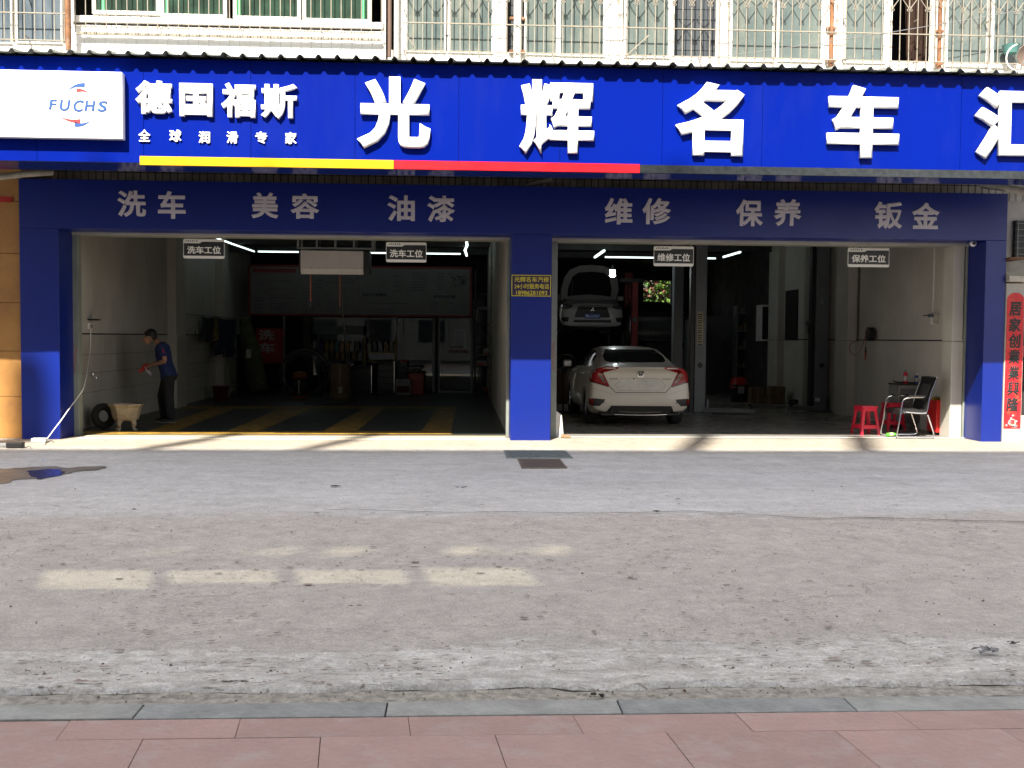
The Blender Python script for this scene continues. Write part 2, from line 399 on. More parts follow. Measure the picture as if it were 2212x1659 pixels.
# the main crack: a real open split with a raised lip
def ragged(y, seed, amp, x): return y + amp * mn.fractal(Vector((x * .8, seed, 0)), .9, 2.1, 6)
b = MB()
crk_px = [(700, 1103), (800, 1104), (960, 1108), (1120, 1107), (1300, 1110), (1500, 1106), (1620, 1113), (1740, 1120), (1900, 1120), (2060, 1126), (2212, 1128), (2400, 1134)]
pts = [gd(x, y) for x, y in crk_px]; prev = None
N = 360
for i in range(N + 1):
    t = i / N * (len(pts) - 1); k = min(int(t), len(pts) - 2); p = pts[k].lerp(pts[k + 1], t - k)
    p.y = ragged(p.y, 3, .06, p.x * 2.2); wdt = .004 + .012 * abs(mn.noise(Vector((p.x * 1.5, 9, 0)))) + .02 * max(0, (i / N - .62))
    c = [b.b.verts.new((p.x, p.y - wdt, .008)), b.b.verts.new((p.x, p.y + wdt, .009))]
    if prev: b.face([prev[0], c[0], c[1], prev[1]])
    prev = c
tag(b.build('crack', mat('crack_dirt', (.075, .062, .05), rough=1, var=.3), loc=(0, -6.5, 0)), kind='structure')
# pale mortar strip laid along the kerb, with a ragged raised edge
def lip(x, y, u, v):
    y0 = ragged(-11.225, 1, .055, x * 2.6); y1 = -10.95
    yy = y0 + (y1 - y0) * v
    z = (.022 + .010 * mn.fractal(Vector((x * 2.2, yy * 3.5, 2)), .8, 2.2, 6)) * min(1, v * 10) * (1 - v) ** .8 + .0015 * (1 - v)
    return x, yy, z
sheet('mortar_strip', -7, 7, -11.1, -10.4, .0, M_conc, 700, 24, lip)
ky1_ = gd(1100, 1514).y
def grit(x, y, u, v):
    return x, y, .006 * mn.fractal(Vector((x * 5, y * 7, 7)), .8, 2.2, 5)
sheet('grit_gutter', -7, 7, ky1_ - .01, -11.05, .0, M_grit, 420, 10, grit)

# kerb stones: joints seen at x 305, 835, 1340, 1840 of the row
kp = bpy.data.objects.new('kerb', None); COL.objects.link(kp); kp.location = (0, -11.35, 0); ORG['kerb'] = Vector((0, -11.35, 0)); tag(kp, kind='structure')
ky1 = gd(1100, 1514).y; ky0 = gd(1100, 1545).y
jx = [gd(x, 1530).x for x in (305, 835, 1340, 1845)]; st = (jx[3] - jx[0]) / 3
kx = [jx[0] - st * k for k in range(5, 0, -1)] + jx + [jx[3] + st * k for k in range(1, 6)]
for a_, c_ in zip(kx, kx[1:]):
    b = MB().box((a_ + .003, ky0, -.12), (c_ - .003, ky1, .004 + rnd.uniform(-.002, .002)), .006, seg=2); b.build('kerb_stone', rnd.choice((M_kerb, M_kerb2)), kp)
# red stamped paving: staggered slabs between skewed joints
pv = bpy.data.objects.new('pavement', None); COL.objects.link(pv); pv.location = (0, -14, 0); ORG['pavement'] = Vector((0, -14, 0)); tag(pv, kind='structure')
sheet('joint_bed', -16, 16, -16.6, ky0 - .004, -.016, mat('joint_dirt', (.17, .125, .11), rough=1, var=.3), kind=None, parent=pv)
yr = [ky0 - .006, gd(1100, 1587).y, gd(1100, 1700).y, gd(1100, 1700).y - .62, -14.0, -14.8, -15.7, -16.6]
def skew(x, y): return x + (y - yr[0]) * -.10
for r in range(len(yr) - 1):
    ya, yb = yr[r], yr[r + 1]
    off = (0, .33, .05, .4, .15, .3, 0)[r]; wd = (.68, .68, .68, .7, .7, .7, .7)[r]
    x = -7 + off
    while x < 7:
        x2 = x + wd; g = .0018 if r else .0015
        zt = rnd.uniform(-.0015, .0015)
        q = [Vector((skew(x + g, ya - g), ya - g, zt)), Vector((skew(x2 - g, ya - g), ya - g, zt)), Vector((skew(x2 - g, yb + g), yb + g, zt)), Vector((skew(x + g, yb + g), yb + g, zt))]
        b = MB(); b.prism(q, (0, 0, -.05)); b.build('paving_slab', rnd.choice(REDS), pv)
        x = x2

# ---------------------------------------------------------------- garage floor
XL, XR, XM = -6.0, 7.93, .95
g1 = gd(1100, 948).y
sheet('wash_bay_floor', -7, 1.2, .78, 17, 0.0, M_wfloor)
sheet('garage_floor', 1.0, 9, .44, 26, 0.0, M_gfloor)
sheet('threshold', -7, 1.0, .44, .79, .0, mat('threshold_concrete', (.20, .165, .115), rough=.7, var=.12, scale=3, stain=.3, bump=.1))
def fp(x, y): p = gd(x, y); p.z = .004; return p
fm = MB()
def band(a, b_, c, d):
    q = [fp(*a), fp(*b_), fp(*c), fp(*d)]; fm.quad(*q)
C5 = lambda x, y: ((700 + x / 2.212) / 1.458, (700 + y / 2.212) / 1.458)
def diag(xb0, xb1, xt0, xt1): band(C5(xb0, 1457), C5(xb1, 1457), C5(xt1, 1301), C5(xt0, 1301))
for q in ((700, 938, 985, 1125), (1388, 1592, 1497, 1630), (35, 255, 400, 625), (-520, -330, -95, 85)): diag(*q)
band(C5(-1350, 1478), C5(1597, 1478), C5(1600, 1458), C5(-1310, 1458))
band(C5(-930, 1300), C5(1634, 1300), C5(1640, 1284), C5(-890, 1284))
tag(fm.build('floor_marking', M_ymark, fix=False, loc=(-2, 2, 0)), kind='structure')

# ---------------------------------------------------------------- drain channel at the wash bay door
dc = thing('drain_channel', (-2.3, .38, 0), 'long perforated white drain grate along the wash bay threshold', 'drain')
xa = at(182, 946, .4).x; xb = at(1092, 946, .4).x
yd0 = gd(1000, 949.5).y; yd1 = gd(1000, 943.5).y
n_ = 12; M_dr = mat('drain_plastic', (.50, .46, .38), rough=.6, var=.1)
for i in range(n_):
    a_ = xa + (xb - xa) * i / n_; c_ = xa + (xb - xa) * (i + 1) / n_
    MB().box((a_ + .003, yd0, -.02), (c_ - .003, yd1, .006), .002).build('grate', M_dr, dc)
b = MB(); x = xa + .02; ym = (yd0 + yd1) / 2
while x < xb - .02:
    b.box((x, ym - .034, .0062), (x + .016, ym + .034, .0085)); x += .044
o = b.build('slot', M_black, dc); o['kind'] = 'stuff'

# ---------------------------------------------------------------- building: lower tiled wall, slabs, floors above
bd = thing('apartment_building', (0, 6, 0), 'white tiled apartment block rising above the blue shop sign', 'building')
XB0, XB1 = -13, 13.5
b = MB()
b.box((XB0, .60, 3.40), (XB1, .80, 5.6)); b.box((XB0, .80, 4.25), (XB1, 9.5, 4.5))
b.box((XB0, .60, 8.2), (XB1, 9.5, 12.0)); b.box((XB0, 1.9, 5.4), (XB1, 2.1, 8.2)); b.box((XB0, .80, 5.4), (XB1, 1.9, 5.6))
b.box((XB0, 9.3, 4.5), (XB1, 9.5, 8.2)); b.box((XB0, .6, 4.5), (XB0 + .2, 9.3, 8.2)); b.box((XB1 - .2, .6, 4.5), (XB1, 9.3, 8.2))
b.build('carcass', M_dark, bd)
# ---- window band. YF is the plane of the window panes, YW the face of the wall
YW, YG = .52, .38
ZT = 7.75                                                              # window heads, above the picture
def zat(x, y, Y=YW): return at(x, y, Y).z
def xat(x, y=80, Y=YW): return at(x, y, Y).x
wl = MB()
# wall below the windows on the right two thirds, following the sill
wl.box((xat(838, 110), YW, 4.3), (XB1, .60, zat(1500, 122)))
wl.box((XB0, YW, 4.3), (xat(160), .60, zat(80, 93)))
wl.box((XB0, YW, ZT), (XB1, .60, 12.0))
wl.build('upper_wall', M_stucco, bd)
# the tiled bay between: rows of white facade tiles, proud of the grout
bx0, bx1 = xat(160, 100), xat(826, 100); zb = zat(500, 62)
MB().box((bx0, YW + .012, 4.6), (bx1, .60, zb)).build('grout_bed', M_grout, bd)
tw, th = (bx1 - bx0) / 30, .155
tmesh = MB().box((.002, -.012, .002), (tw - .002, 0, th - .002), .002).mesh('tile'); tmesh.materials.append(M_ftile)
z = 5.63; rows = 0
while z + th < zb + .02:
    for i in range(30):
        o = bpy.data.objects.new('tile', tmesh); COL.objects.link(o); o.parent = bd; o.location = Vector((bx0 + i * tw, YW + .012 + rnd.uniform(-.0008, .0008), z)) - ORG[bd.name]
    z += th
ztile = z
# sill slab over the tiles and short green-window wall
MB().box((bx0 - .02, YW - .035, zat(500, 56)), (bx1 + .02, .60, zat(500, 42)), .006).build('sill', M_stucco, bd)

def window(x0, x1, ybot, pane_m, Y=YW + .02, frame=.05, xm=None, top=ZT, strip=None):
    """one sash: a box frame with the pane set back inside"""
    X0, X1, Z0 = at(x0, 60, Y).x, at(x1, 60, Y).x, at((x0 + x1) / 2, ybot, Y).z
    f = MB(); d = .045; w_ = frame
    f.box((X0 - w_, Y - d, Z0 - w_), (X1 + w_, Y + .02, Z0), .006)
    f.box((X0 - w_, Y - d, top - w_), (X1 + w_, Y + .02, top), .006)
    f.box((X0 - w_, Y - d + .001, Z0), (X0, Y + .02, top - w_), .006)
    f.box((X1, Y - d + .001, Z0), (X1 + w_, Y + .02, top - w_), .006)
    fo = f.build('window', M_frame, bd)
    if pane_m:
        MB().box((X0 - .004, Y - .006, Z0 - .004), (X1 + .004, Y + .002, top - w_ + .004)).build('pane', pane_m, fo)
    if strip:
        xs = at(strip, 60, Y).x; MB().box((xs - .02, Y - .02, Z0), (xs + .02, Y - .007, top - w_)).build('sash_strip', M_greenlt, fo)
    return fo
# green windows of the tiled bay
for (x0, x1, yb, st) in ((209, 339, 25, 224), (356, 483, 32, 362), (512, 643, 37, 517), (662, 795, 42, 786)):
    window(x0, x1, yb, M_greeng, frame=.055, strip=st)
# frosted windows of the right flat
for (x0, x1, yb) in ((881, 959, 110), (972, 1062, 112), (1137, 1201, 116), (1211, 1303, 119), (1352, 1443, 122), (1581, 1668, 130), (1682, 1773, 131), (1826, 1908, 134),
                     (2046, 2130, 142), (2145, 2236, 145)):
    window(x0, x1, yb, M_frost, frame=.035)
for (x0, x1, yb) in ((-60, 24, 92), (40, 132, 92)):
    window(x0, x1, yb, mat('blue_grey_glass', (.035, .05, .065), rough=.1, var=.3, scale=2.5, col2=(.13, .16, .19), stain=.4, stain_col=(.24, .25, .25), stretch=(1.5, 1, .3)), frame=.03)
# piers between groups of sashes
for (x0, x1, yb) in ((861, 877, 118), (1066, 1093, 122), (1110, 1128, 124), (1307, 1345, 128), (1447, 1457, 130), (1548, 1576, 136), (1778, 1820, 140), (1912, 1927, 142),
                     (2012, 2041, 148)):
    MB().box((at(x0, 60, YW).x, YW - .01, zat((x0 + x1) / 2, yb)), (at(x1, 60, YW).x, .60, ZT + .01), .004).build('pier', M_stucco, bd)
MB().box((bx0 - .12, YW - .008, 5.6), (bx0, .60, ZT + .01)).build('pier', M_stucco, bd); MB().box((bx1, YW - .008, 5.6), (bx1 + .05, .60, ZT + .01)).build('pier', M_stucco, bd)
# what is behind the open sashes: tiled side of a recess, dark room with a brown curtain
for (x0, x1, sh) in ((1461, 1546, 1), (1097, 1108, 0)):
    X0, X1 = at(x0, 60, YW).x, at(x1, 60, YW).x
    MB().box((X0 - .05, .78, 5.6), (X1 + .05, .80, ZT)).build('recess_back', mat('dark_mortar', (.015, .015, .017), rough=.9), bd)
    tz = .16; nn_ = max(1, int((X1 - X0) / .19) + 1)
    rm = MB().box((.004, -.012, .004), (.186, 0, tz - .004), .002).mesh('tile'); rm.materials.append(mat('recess_tile', (.06, .07, .08), rough=.3, var=.1))
    for i in range(nn_):
        for k in range(12):
            if 5.65 + k * tz > ZT - .2: break
            o = bpy.data.objects.new('tile', rm); COL.objects.link(o); o.parent = bd; o.location = Vector((X0 - .02 + i * .19, .78, 5.65 + k * tz)) - ORG[bd.name]
cx0, cx1 = at(1952, 60, .9).x, at(2006, 60, .9).x
b = MB(); ring = None; n = 28
for i in range(n + 1):
    x = cx0 + (cx1 - cx0) * i / n; y = .9 + .03 * sin(i * 1.5)
    c = [b.b.verts.new((x + .06 * (1 if i < 4 else 0), y, 5.6)), b.b.verts.new((x, y, ZT))]
    if ring: b.face([ring[0], c[0], c[1], ring[1]])
    ring = c
tag(b.build('curtain', mat('brown_curtain', (.035, .015, .009), rough=.9, var=.2), smooth=True, fix=False, loc=(cx0, .9, 5.6)), 'brown curtain hanging inside the dark open window of the upper flat', 'curtain')

# ---- drain pipes on the facade
def pipe(pts, r, m, label, name='drain_pipe', cat='pipe', brk=(), n=10, group=None):
    t = thing(name, pts[0], label, cat, group)
    MB().tube(pts, r, n).build('pipe', m, t, smooth=True)
    for z in brk:
        p = Vector(pts[0]); MB().box((p.x - r * 2.2, p.y + r * .2, z - .02), (p.x + r * 2.2, p.y + r * 1.6, z + .02), .003).build('bracket', M_rust, t)
    return t
for (x, y, r, m, lab) in ((1117, 128, .055, M_stucco, 'white peeling drain pipe between two frosted windows above the sign'),
                          (1793, 148, .035, M_rust, 'rusty cream drain pipe just left of the third frosted window group'),
                          (2026, 154, .03, M_rust, 'rust brown drain pipe right of the brown curtain window')):
    p = at(x, y, YG + .09); pipe([(p.x, YG + .06, p.z - .1), (p.x, YG + .06, 8)], r, m, lab, brk=(p.z + .12, p.z + .62, p.z + 1.2))
p = at(153, 105, .4); pipe([(p.x, .3, p.z - .05), (p.x, .3, 8)], .042, M_rust, 'brown rusty post at the left end of the tiled bay', name='drain_pipe', brk=())
p = at(842, 118, .4); pipe([(p.x, .35, p.z - .05), (p.x, .35, 8)], .03, mat('brown_pipe', (.10, .06, .045), rough=.7), 'dark brown pipe beside the right end of the tiled bay')
p = at(856, 118, .4); pipe([(p.x, .40, p.z - .05), (p.x, .40, 8)], .035, M_frame, 'white pipe beside the dark brown pipe above the sign')

# ---- security grilles
def scroll_mesh(pw):
    b = MB(); r = .007
    for s in (-1, 1):
        c = Vector((s * .022, 0, 0)); b.torus(c, (0, 1, 0), .017, .0055, 12, 5)
        pts = []
        for i in range(9):
            t = i / 8; pts.append((s * (.012 + (pw - .012) * sin(t * pi / 2) ** 1.3), 0, .014 + .25 * t))
        b.tube(pts, r, 5)
        pts = [(s * (pw - .012 - (pw - .04) * sin(t / 6 * pi / 2) ** 1.2), 0, .26 + .12 * t / 6) for t in range(7)]
        b.tube(pts, r, 5)
    b.torus((0, 0, .045), (0, 1, 0), .014, .005, 10, 5)
    return b
def grille(label, x0, x1, ymid, ylow, ybot, pitch, Y, zs=None, slope=True, y0b=None):
    """x0..x1 pixel columns, ymid/ylow/ybot given as rows at both ends"""
    A, B = at(x0, ybot[0], Y), at(x1, ybot[1], Y)
    g = thing('security_grille', ((A.x + B.x) / 2, Y, min(A.z, B.z)), label, 'window grille')
    n = round((B.x - A.x) / pitch); zb_ = (A.z + B.z) / 2; top = ZT + .1
    bm_ = MB().box((-.0065, -.0065, 0), (.0065, .0065, top - zb_), .002).mesh('bar'); bm_.materials.append(M_bar)
    for i in range(n + 1):
        o = bpy.data.objects.new('bar', bm_); COL.objects.link(o); o.parent = g
        o.location = Vector((A.x + (B.x - A.x) * i / n + rnd.uniform(-.004, .004), Y, zb_)) - ORG[g.name]
        o.rotation_euler = (0, rnd.uniform(-.003, .003), 0)
    for yy in (ymid, ylow):
        if yy is None: continue
        z0, z1 = at(x0, yy[0], Y).z, at(x1, yy[1], Y).z; z_ = (z0 + z1) / 2
        MB().box((A.x - .02, Y - .016, z_ - .009), (B.x + .02, Y - .004, z_ + .009), .003).build('rail', M_bar, g)
    MB().box((A.x - .02, Y - .016, top - .02), (B.x + .02, Y - .004, top), .003).build('rail', M_bar, g)
    if zs:
        z_ = (at(x0, zs[0], Y).z + at(x1, zs[1], Y).z) / 2
        sm = scroll_mesh((B.x - A.x) / n).mesh('scroll'); sm.materials.append(M_bar)
        for i in range(1, n, 2):
            o = bpy.data.objects.new('scroll', sm); COL.objects.link(o); o.parent = g
            o.location = Vector((A.x + (B.x - A.x) * i / n, Y - .014, z_)) - ORG[g.name]
    # stays back to the wall
    for i in range(0, n + 1, 8):
        x = A.x + (B.x - A.x) * i / n
        b = MB(); b.box((x - .008, Y, zb_ + .12), (x + .008, YW, zb_ + .135)); b.box((x - .008, Y, zb_ + .75), (x + .008, YW, zb_ + .765)); b.build('stay', M_bar, g)
    return g
grille('long cream wrought iron grille with scroll hearts over the frosted windows', 872, 2230, (49, 80), (110, 138), (124, 152), .142, YG, (-2, 27))
grille('narrow iron grille over the blue grey window at the far left', -120, 140, (24, 30), (83, 88), (92, 97), .152, YG)
g = grille('tall projecting iron cage in front of the green windows', 163, 824, None, (58, 70), (73, 82), .152, .41)
# tray floor of that cage and its bent feet
A = at(163, 66, .36); B = at(824, 66, .36); zt = A.z
b = MB(); b.box((A.x, .44, zt - .03), (B.x, YW - .04, zt - .012), .003); b.build('tray', M_stucco, g)
b = MB(); b.box((A.x, .425, zt - .034), (B.x, .438, zt + .006), .003); b.build('rail', M_bar, g)
# upright bars behind, with pointed finials
b = MB(); x = A.x + .1
k = 0
while x < B.x:
    b.tube([(x, .40, zt - .01), (x, .40, zt + .10)], .006, 5)
    if k % 2 == 0:
        for s in (-1, 1): b.tube([(x, .40, zt + .09), (x + s * .03, .40, zt + .10), (x + s * .06, .40, zt + .06), (x + s * .09, .40, zt + .01)], .004, 5)
    x += .152; k += 1
b.build('finial', M_bar, g)
# curved stub bars rising from the canopy towards the tiled wall
st = MB().tube([(0, 0, 0), (-.02, -.01, .05), (-.035, -.005, .11), (-.04, 0, .18)], .006, 5).mesh('stub_bar'); st.materials.append(M_bar)
for i in range(30):
    p = at(130 + i * 23.3, 117 + i * .62, .2); o = bpy.data.objects.new('stub_bar', st); COL.objects.link(o); o.parent = g; o.location = Vector((p.x, .35, p.z - .08)) - ORG[g.name]
# brace rods
for (a_, c_, y) in (((853, 60), (1046 / 1, 120), YG - .03),):
    pass
tag(MB().tube([at(867, 60, YG - .03), at(897, 105, YG - .03)], .007, 6).build('brace_rod', M_bar, loc=at(867, 60, YG)), 'slanting thin iron rod at the left end of the long grille', 'rod')
tag(MB().tube([at(1356, 118, YG - .04), at(1402, 76, YG - .04)], .009, 6).build('brace_rod', M_bar, loc=at(1356, 118, YG)), 'short slanting iron rod across the sixth frosted pane', 'rod')
# sagging washing wire
P0, P1 = at(1400, 142, .15), at(2230, 18, .15); pts = []
for i in range(25):
    t = i / 24; q = P0.lerp(P1, t); q.z -= .03 * sin(pi * t) * 1.5; pts.append(q)
tag(MB().tube(pts, .006, 5).build('washing_line', mat('wire', (.16, .16, .17), rough=.6), loc=P0), 'thin slack wire rising to the right in front of the long grille', 'wire')
# rubbish and a bucket behind the bars, satellite arm at the right edge
p = at(1672 + 513, 115, .33)
tag(MB().lathe([(0, 0), (.10, .0), (.13, .12), (.135, .13), (0, .10)], (p.x, p.y + .02, p.z), 20).build('basin', mat('teal_plastic', (.08, .20, .19), rough=.4), smooth=True, loc=p), 'turquoise plastic basin on the window ledge behind the far right bars', 'basin')
p = at(2200, 150, -.2)
t = thing('satellite_dish', (p.x, p.y, p.z - .05), 'small round dish on a white hoop mount at the right end of the canopy roof', 'dish')
MB().torus((p.x + .02, p.y, p.z + .18), (.15, 1, .1), .20, .011, 28, 7, 1.2, 5.2).build('hoop', M_frame, t, smooth=True)
MB().lathe([(0, 0), (.12, .01), (.17, .04), (.165, .045), (.11, .02), (0, .012)], (0, 0, 0), 24, Matrix.Translation((p.x + .13, p.y, p.z + .22)) @ Euler((1.9, .3, 0)).to_matrix().to_4x4()).build('dish', mat('dish_brown', (.17, .12, .10), rough=.6), t, smooth=True)
MB().tube([(p.x + .13, p.y, p.z + .22), (p.x + .06, p.y + .03, p.z + .05), (p.x, p.y + .05, p.z - .06)], .012, 8).build('arm', M_grey, t)

# ---------------------------------------------------------------- canopy roof: corrugated sheets from the sign back to the wall
YS = -2.10; ZE = 5.098
cp = thing('corrugated_canopy', (0, -1, 5.1), 'grey corrugated metal roof sheets laid over the top of the sign', 'roof')
pit = .239; nr = 4
def corr(b, x0, n):
    prof = []
    for k in range(n):
        x = x0 + k * pit
        prof += [(x, 0), (x + pit - .085, 0), (x + pit - .055, .042), (x + pit - .030, .042)]
    prof.append((x0 + n * pit + .03, 0))
    for (z0, ) in ((0,),):
        f = [b.b.verts.new((x, YS - .155, ZE + z)) for x, z in prof]; r = [b.b.verts.new((x, .52, ZE + .36 + z)) for x, z in prof]
        f2 = [b.b.verts.new((x, YS - .155, ZE + z - .005)) for x, z in prof]; r2 = [b.b.verts.new((x, .52, ZE + .355 + z)) for x, z in prof]
        for i in range(len(prof) - 1):
            b.face([f[i], f[i + 1], r[i + 1], r[i]]); b.face([f2[i + 1], f2[i], r2[i], r2[i + 1]]); b.face([f2[i], f2[i + 1], f[i + 1], f[i]])
sm = MB(); corr(sm, 0, nr); sm = sm.mesh('roof_sheet', fix=False); sm.materials.append(M_roof)
x = -10.6; k = 0
while x < 11:
    o = bpy.data.objects.new('roof_sheet', sm); COL.objects.link(o); o.parent = cp; o.location = Vector((x, rnd.uniform(-.012, .012), .004 * (k % 2) + rnd.uniform(-.003, .003))) - ORG[cp.name]
    o.rotation_euler = (0, rnd.uniform(-.0015, .0015), 0)
    x += pit * nr; k += 1
MB().box((-10.4, YS + .035, ZE - .055), (10.8, YS + .09, ZE - .008)).build('eave_beam', M_steel, cp)

# ---------------------------------------------------------------- the big sign
ZS0, ZS1 = 3.765, 5.085
sg = thing('shop_sign', (0, YS, ZS0), 'long blue illuminated fascia sign with big white three dimensional characters', 'sign')
sj = [at(x, 260, YS).x for x in (310, 542, 767, 991, 1210, 1431, 1647, 1862, 2076)]
stp = (sj[-1] - sj[0]) / 8
xs_ = [sj[0] - stp * k for k in range(3, 0, -1)] + sj + [sj[-1] + stp * k for k in (1, 2)]
for a_, c_ in zip(xs_, xs_[1:]):
    MB().box((a_ + .0026, YS, ZS0), (c_ - .0026, YS + .02, ZS1), .0008).build('sign_panel', M_blue, sg)
MB().box((xs_[0], YS + .0205, ZS0), (xs_[-1], YS + .03, ZS1)).build('joint_backing', mat('panel_joint_sealant', (.20, .24, .40), rough=.7), sg)
YB = -1.38
M_soff = mat('blue_panel_glossy', (.004, .018, .15), rough=.10, var=.03, spec=.6)
sp = MB(); sp.box((xs_[0], YS + .03, ZS0), (xs_[-1], YB, ZS0 + .012)); sp.build('soffit_panel', M_soff, sg)
MB().box((xs_[0], YB - .02, ZS0 + .012), (xs_[-1], YB, ZS1)).build('back_panel', M_grey, sg)
# light strip under the face: yellow, red, then dark
zs0, zs1 = ZS0 - .035, ZS0 + .078
xy0, xy1, xr1 = at(302, 348, YS - .03).x, at(850.5, 358, YS - .03).x, at(1382, 366, YS - .03).x
MB().box((xy0, YS - .035, zs0), (xy1 - .001, YS - .001, zs1), .003).build('light_strip', M_yel, sg)
MB().box((xy1 + .001, YS - .035, zs0), (xr1 - .001, YS - .001, zs1), .003).build('light_strip', M_redl, sg)
MB().box((xr1 + .001, YS - .031, zs0), (xs_[-1], YS - .001, zs1 - .006), .003).build('dark_strip', M_dstrip, sg)
# characters
def sign_text(ch, x0, y0, x1, y1, dep, bold, Y=YS, m=None, off=.012, name='letter', res=4):
    Yf = Y - off
    return letters(ch, at(x0, y0, Yf - dep), at(x1, y1, Yf - dep), Yf, dep, m or [M_white], sg, name, bold, res=res)
for ch, x0, y0, x1, y1 in (('光', 771, 163.7, 929.5, 322), ('辉', 1123, 170.5, 1283, 334), ('名', 1461.5, 175.6, 1606.5, 337), ('车', 1790, 182.5, 1941.5, 342), ('汇', 2109, 187.6, 2268, 345)):
    sign_text(ch, x0, y0, x1, y1, .060, .030 if ch == '辉' else .040)
for ch, x0, y0, x1, y1 in (('德', 292, 173, 372, 247), ('国', 387, 179, 459, 252), ('福', 477, 178, 552, 254.5), ('斯', 563, 180, 642.5, 258)):
    sign_text(ch, x0, y0, x1, y1, .045, .034)
for ch, x0, x1, y0 in (('全', 298.5, 325, 279.5), ('球', 365.5, 392, 280), ('润', 428.5, 453.5, 283), ('滑', 489, 514, 283.5), ('专', 551.5, 577, 284), ('家', 615.5, 641, 285)):
    sign_text(ch, x0, y0, x1, y0 + 26.5, .012, .022)

# lubricant logo light box
lb = thing('logo_light_box', (at(100, 230, YS).x, YS - .01, at(100, 300, YS).z), 'white rounded light box with a blue and red logo at the left of the sign', 'light box')
LX1, LZ1, LZ0 = at(263.5, 157, YS - .13).x, at(150, 153, YS - .13).z, at(200, 299, YS - .13).z
LX0 = at(-180, 200, YS - .13).x
b = MB(); b.box((LX0, YS - .13, LZ0), (LX1, YS - .012, LZ1), .012, seg=2); b.build('box', mat('light_box_white', (.82, .82, .82), rough=.35, var=.01), lb, smooth=True)
M_lb = mat('logo_blue', (.012, .065, .24), rough=.5, var=.02); M_lr = mat('logo_red', (.40, .03, .035), rough=.5, var=.02)
YL = YS - .1315
for ch, x0, x1, y0, y1 in (('F', 106, 120, 214.5, 237), ('U', 128, 149, 215, 240), ('C', 157, 178, 215.5, 242), ('H', 183, 203, 216.5, 240), ('S', 211, 230, 217.5, 242)):
    letters(ch, at(x0 - 1, y0, YL), at(x1, y1, YL), YL, .002, [M_lb], lb, 'letter', .032, slant=.16)
def arc_band(cx, cy, rx, ry, a0, a1, w0, w1, m, n=18):
    b = MB(); up = []; dn = []
    for i in range(n + 1):
        t = i / n; a = radians(a0 + (a1 - a0) * t); ww = w0 + (w1 - w0) * t
        p = at(cx + rx * cos(a), cy - ry * sin(a), YL); q = at(cx + (rx - ww) * cos(a), cy - (ry - ww) * sin(a), YL)
        up.append(p); dn.append(q)
    for i in range(n):
        b.quad(*[p + Vector((0, -.002, 0)) for p in (up[i], up[i + 1], dn[i + 1], dn[i])])
    b.build('logo_arc', m, lb, fix=False)
arc_band(181, 214, 40, 35, 150, 86, .5, 11, M_lb); arc_band(166, 218, 34, 27, 92, 38, 9, .5, M_lr)
arc_band(181, 225, 50, 38, 193, 240, .5, 9, M_lr) if False else None
arc_band(166, 243, 36, 22, 246, 196, 0, 0, M_lr) if False else None
arc_band(181, 240, 56, 27, 205, 262, .5, 10, M_lr); arc_band(166, 238, 38, 36, 262, 322, 11, .5, M_lb)

# ---------------------------------------------------------------- blue portal round the two bays
pt = thing('blue_portal', (1, 0, 0), 'dark blue panelled door surround with grey service names over both garage bays', 'door surround')
px = [at(44, 700, 0).x, at(128, 700, 0).x, at(1104, 730, 0).x, at(1190.5, 730, 0).x, at(2124.5, 740, 0).x, at(2168.5, 740, 0).x]
ZL0 = at(1104, 506, 0).z; ZL1 = at(1104, 402, 0).z
M_port = mat('navy_portal_panel', (.002, .013, .165), rough=.36, var=.06, scale=.8, spec=.45)
for a_, c_ in ((0, 1), (2, 3), (4, 5)):
    b = MB(); b.box((px[a_], 0, -.02), (px[c_], .56, ZL0), .004); b.build('pillar', M_port, pt)
b = MB(); b.box((px[0], 0, ZL0 + .002), (px[5], .56, ZL1), .004); b.build('lintel', M_port, pt)
for xx in (px[0] + 2.9, px[0] + 5.8, px[2] + 2.6, px[2] + 5.4):
    pass
def ptext(ch, x0, y0, x1, y1):
    letters(ch, at(x0, y0, -.004), at(x1, y1, -.004), -.0025, .004, [M_decal], pt, 'letter', .030)
for ch, x0, y0, x1, y1 in (('洗', 253, 411, 316, 469), ('车', 341, 412, 401, 473), ('美', 542.5, 415, 602, 472), ('容', 627.5, 417, 690, 473),
                           ('油', 836.5, 421, 896, 478), ('漆', 923, 422, 983, 480), ('维', 1306.5, 427, 1366, 485), ('修', 1388, 427, 1449, 485),
                           ('保', 1590, 430, 1648, 489), ('养', 1672, 429.5, 1731, 489), ('钣', 1889.5, 435, 1949, 495), ('金', 1970, 437, 2029, 495)):
    ptext(ch, x0, y0, x1, y1)
# phone plate on the middle pillar
pp = thing('phone_plate', at(1148, 640, -.01), 'small dark purple plate with yellow phone number on the middle pillar', 'sign')
a_, c_ = at(1104.5, 593, -.012), at(1190.5, 641, -.012); M_gold = mat('yellow_print', (.62, .52, .04), rough=.5, var=.05)
b = MB(); b.box((a_.x, -.011, c_.z), (c_.x, -.001, a_.z), .002); b.build('plate', mat('purple_plate', (.022, .012, .055), rough=.4), pp)
b = MB(); w_ = .010
for q in (((a_.x + .004, a_.z - .004 - w_), (c_.x - .004, a_.z - .004)), ((a_.x + .004, c_.z + .004), (c_.x - .004, c_.z + .004 + w_)), ((a_.x + .004, c_.z + .015), (a_.x + .014, a_.z - .015)), ((c_.x - .014, c_.z + .015), (c_.x - .004, a_.z - .015))):
    b.box((q[0][0], -.0135, q[0][1]), (q[1][0], -.012, q[1][1]))
b.build('border', M_gold, pp)
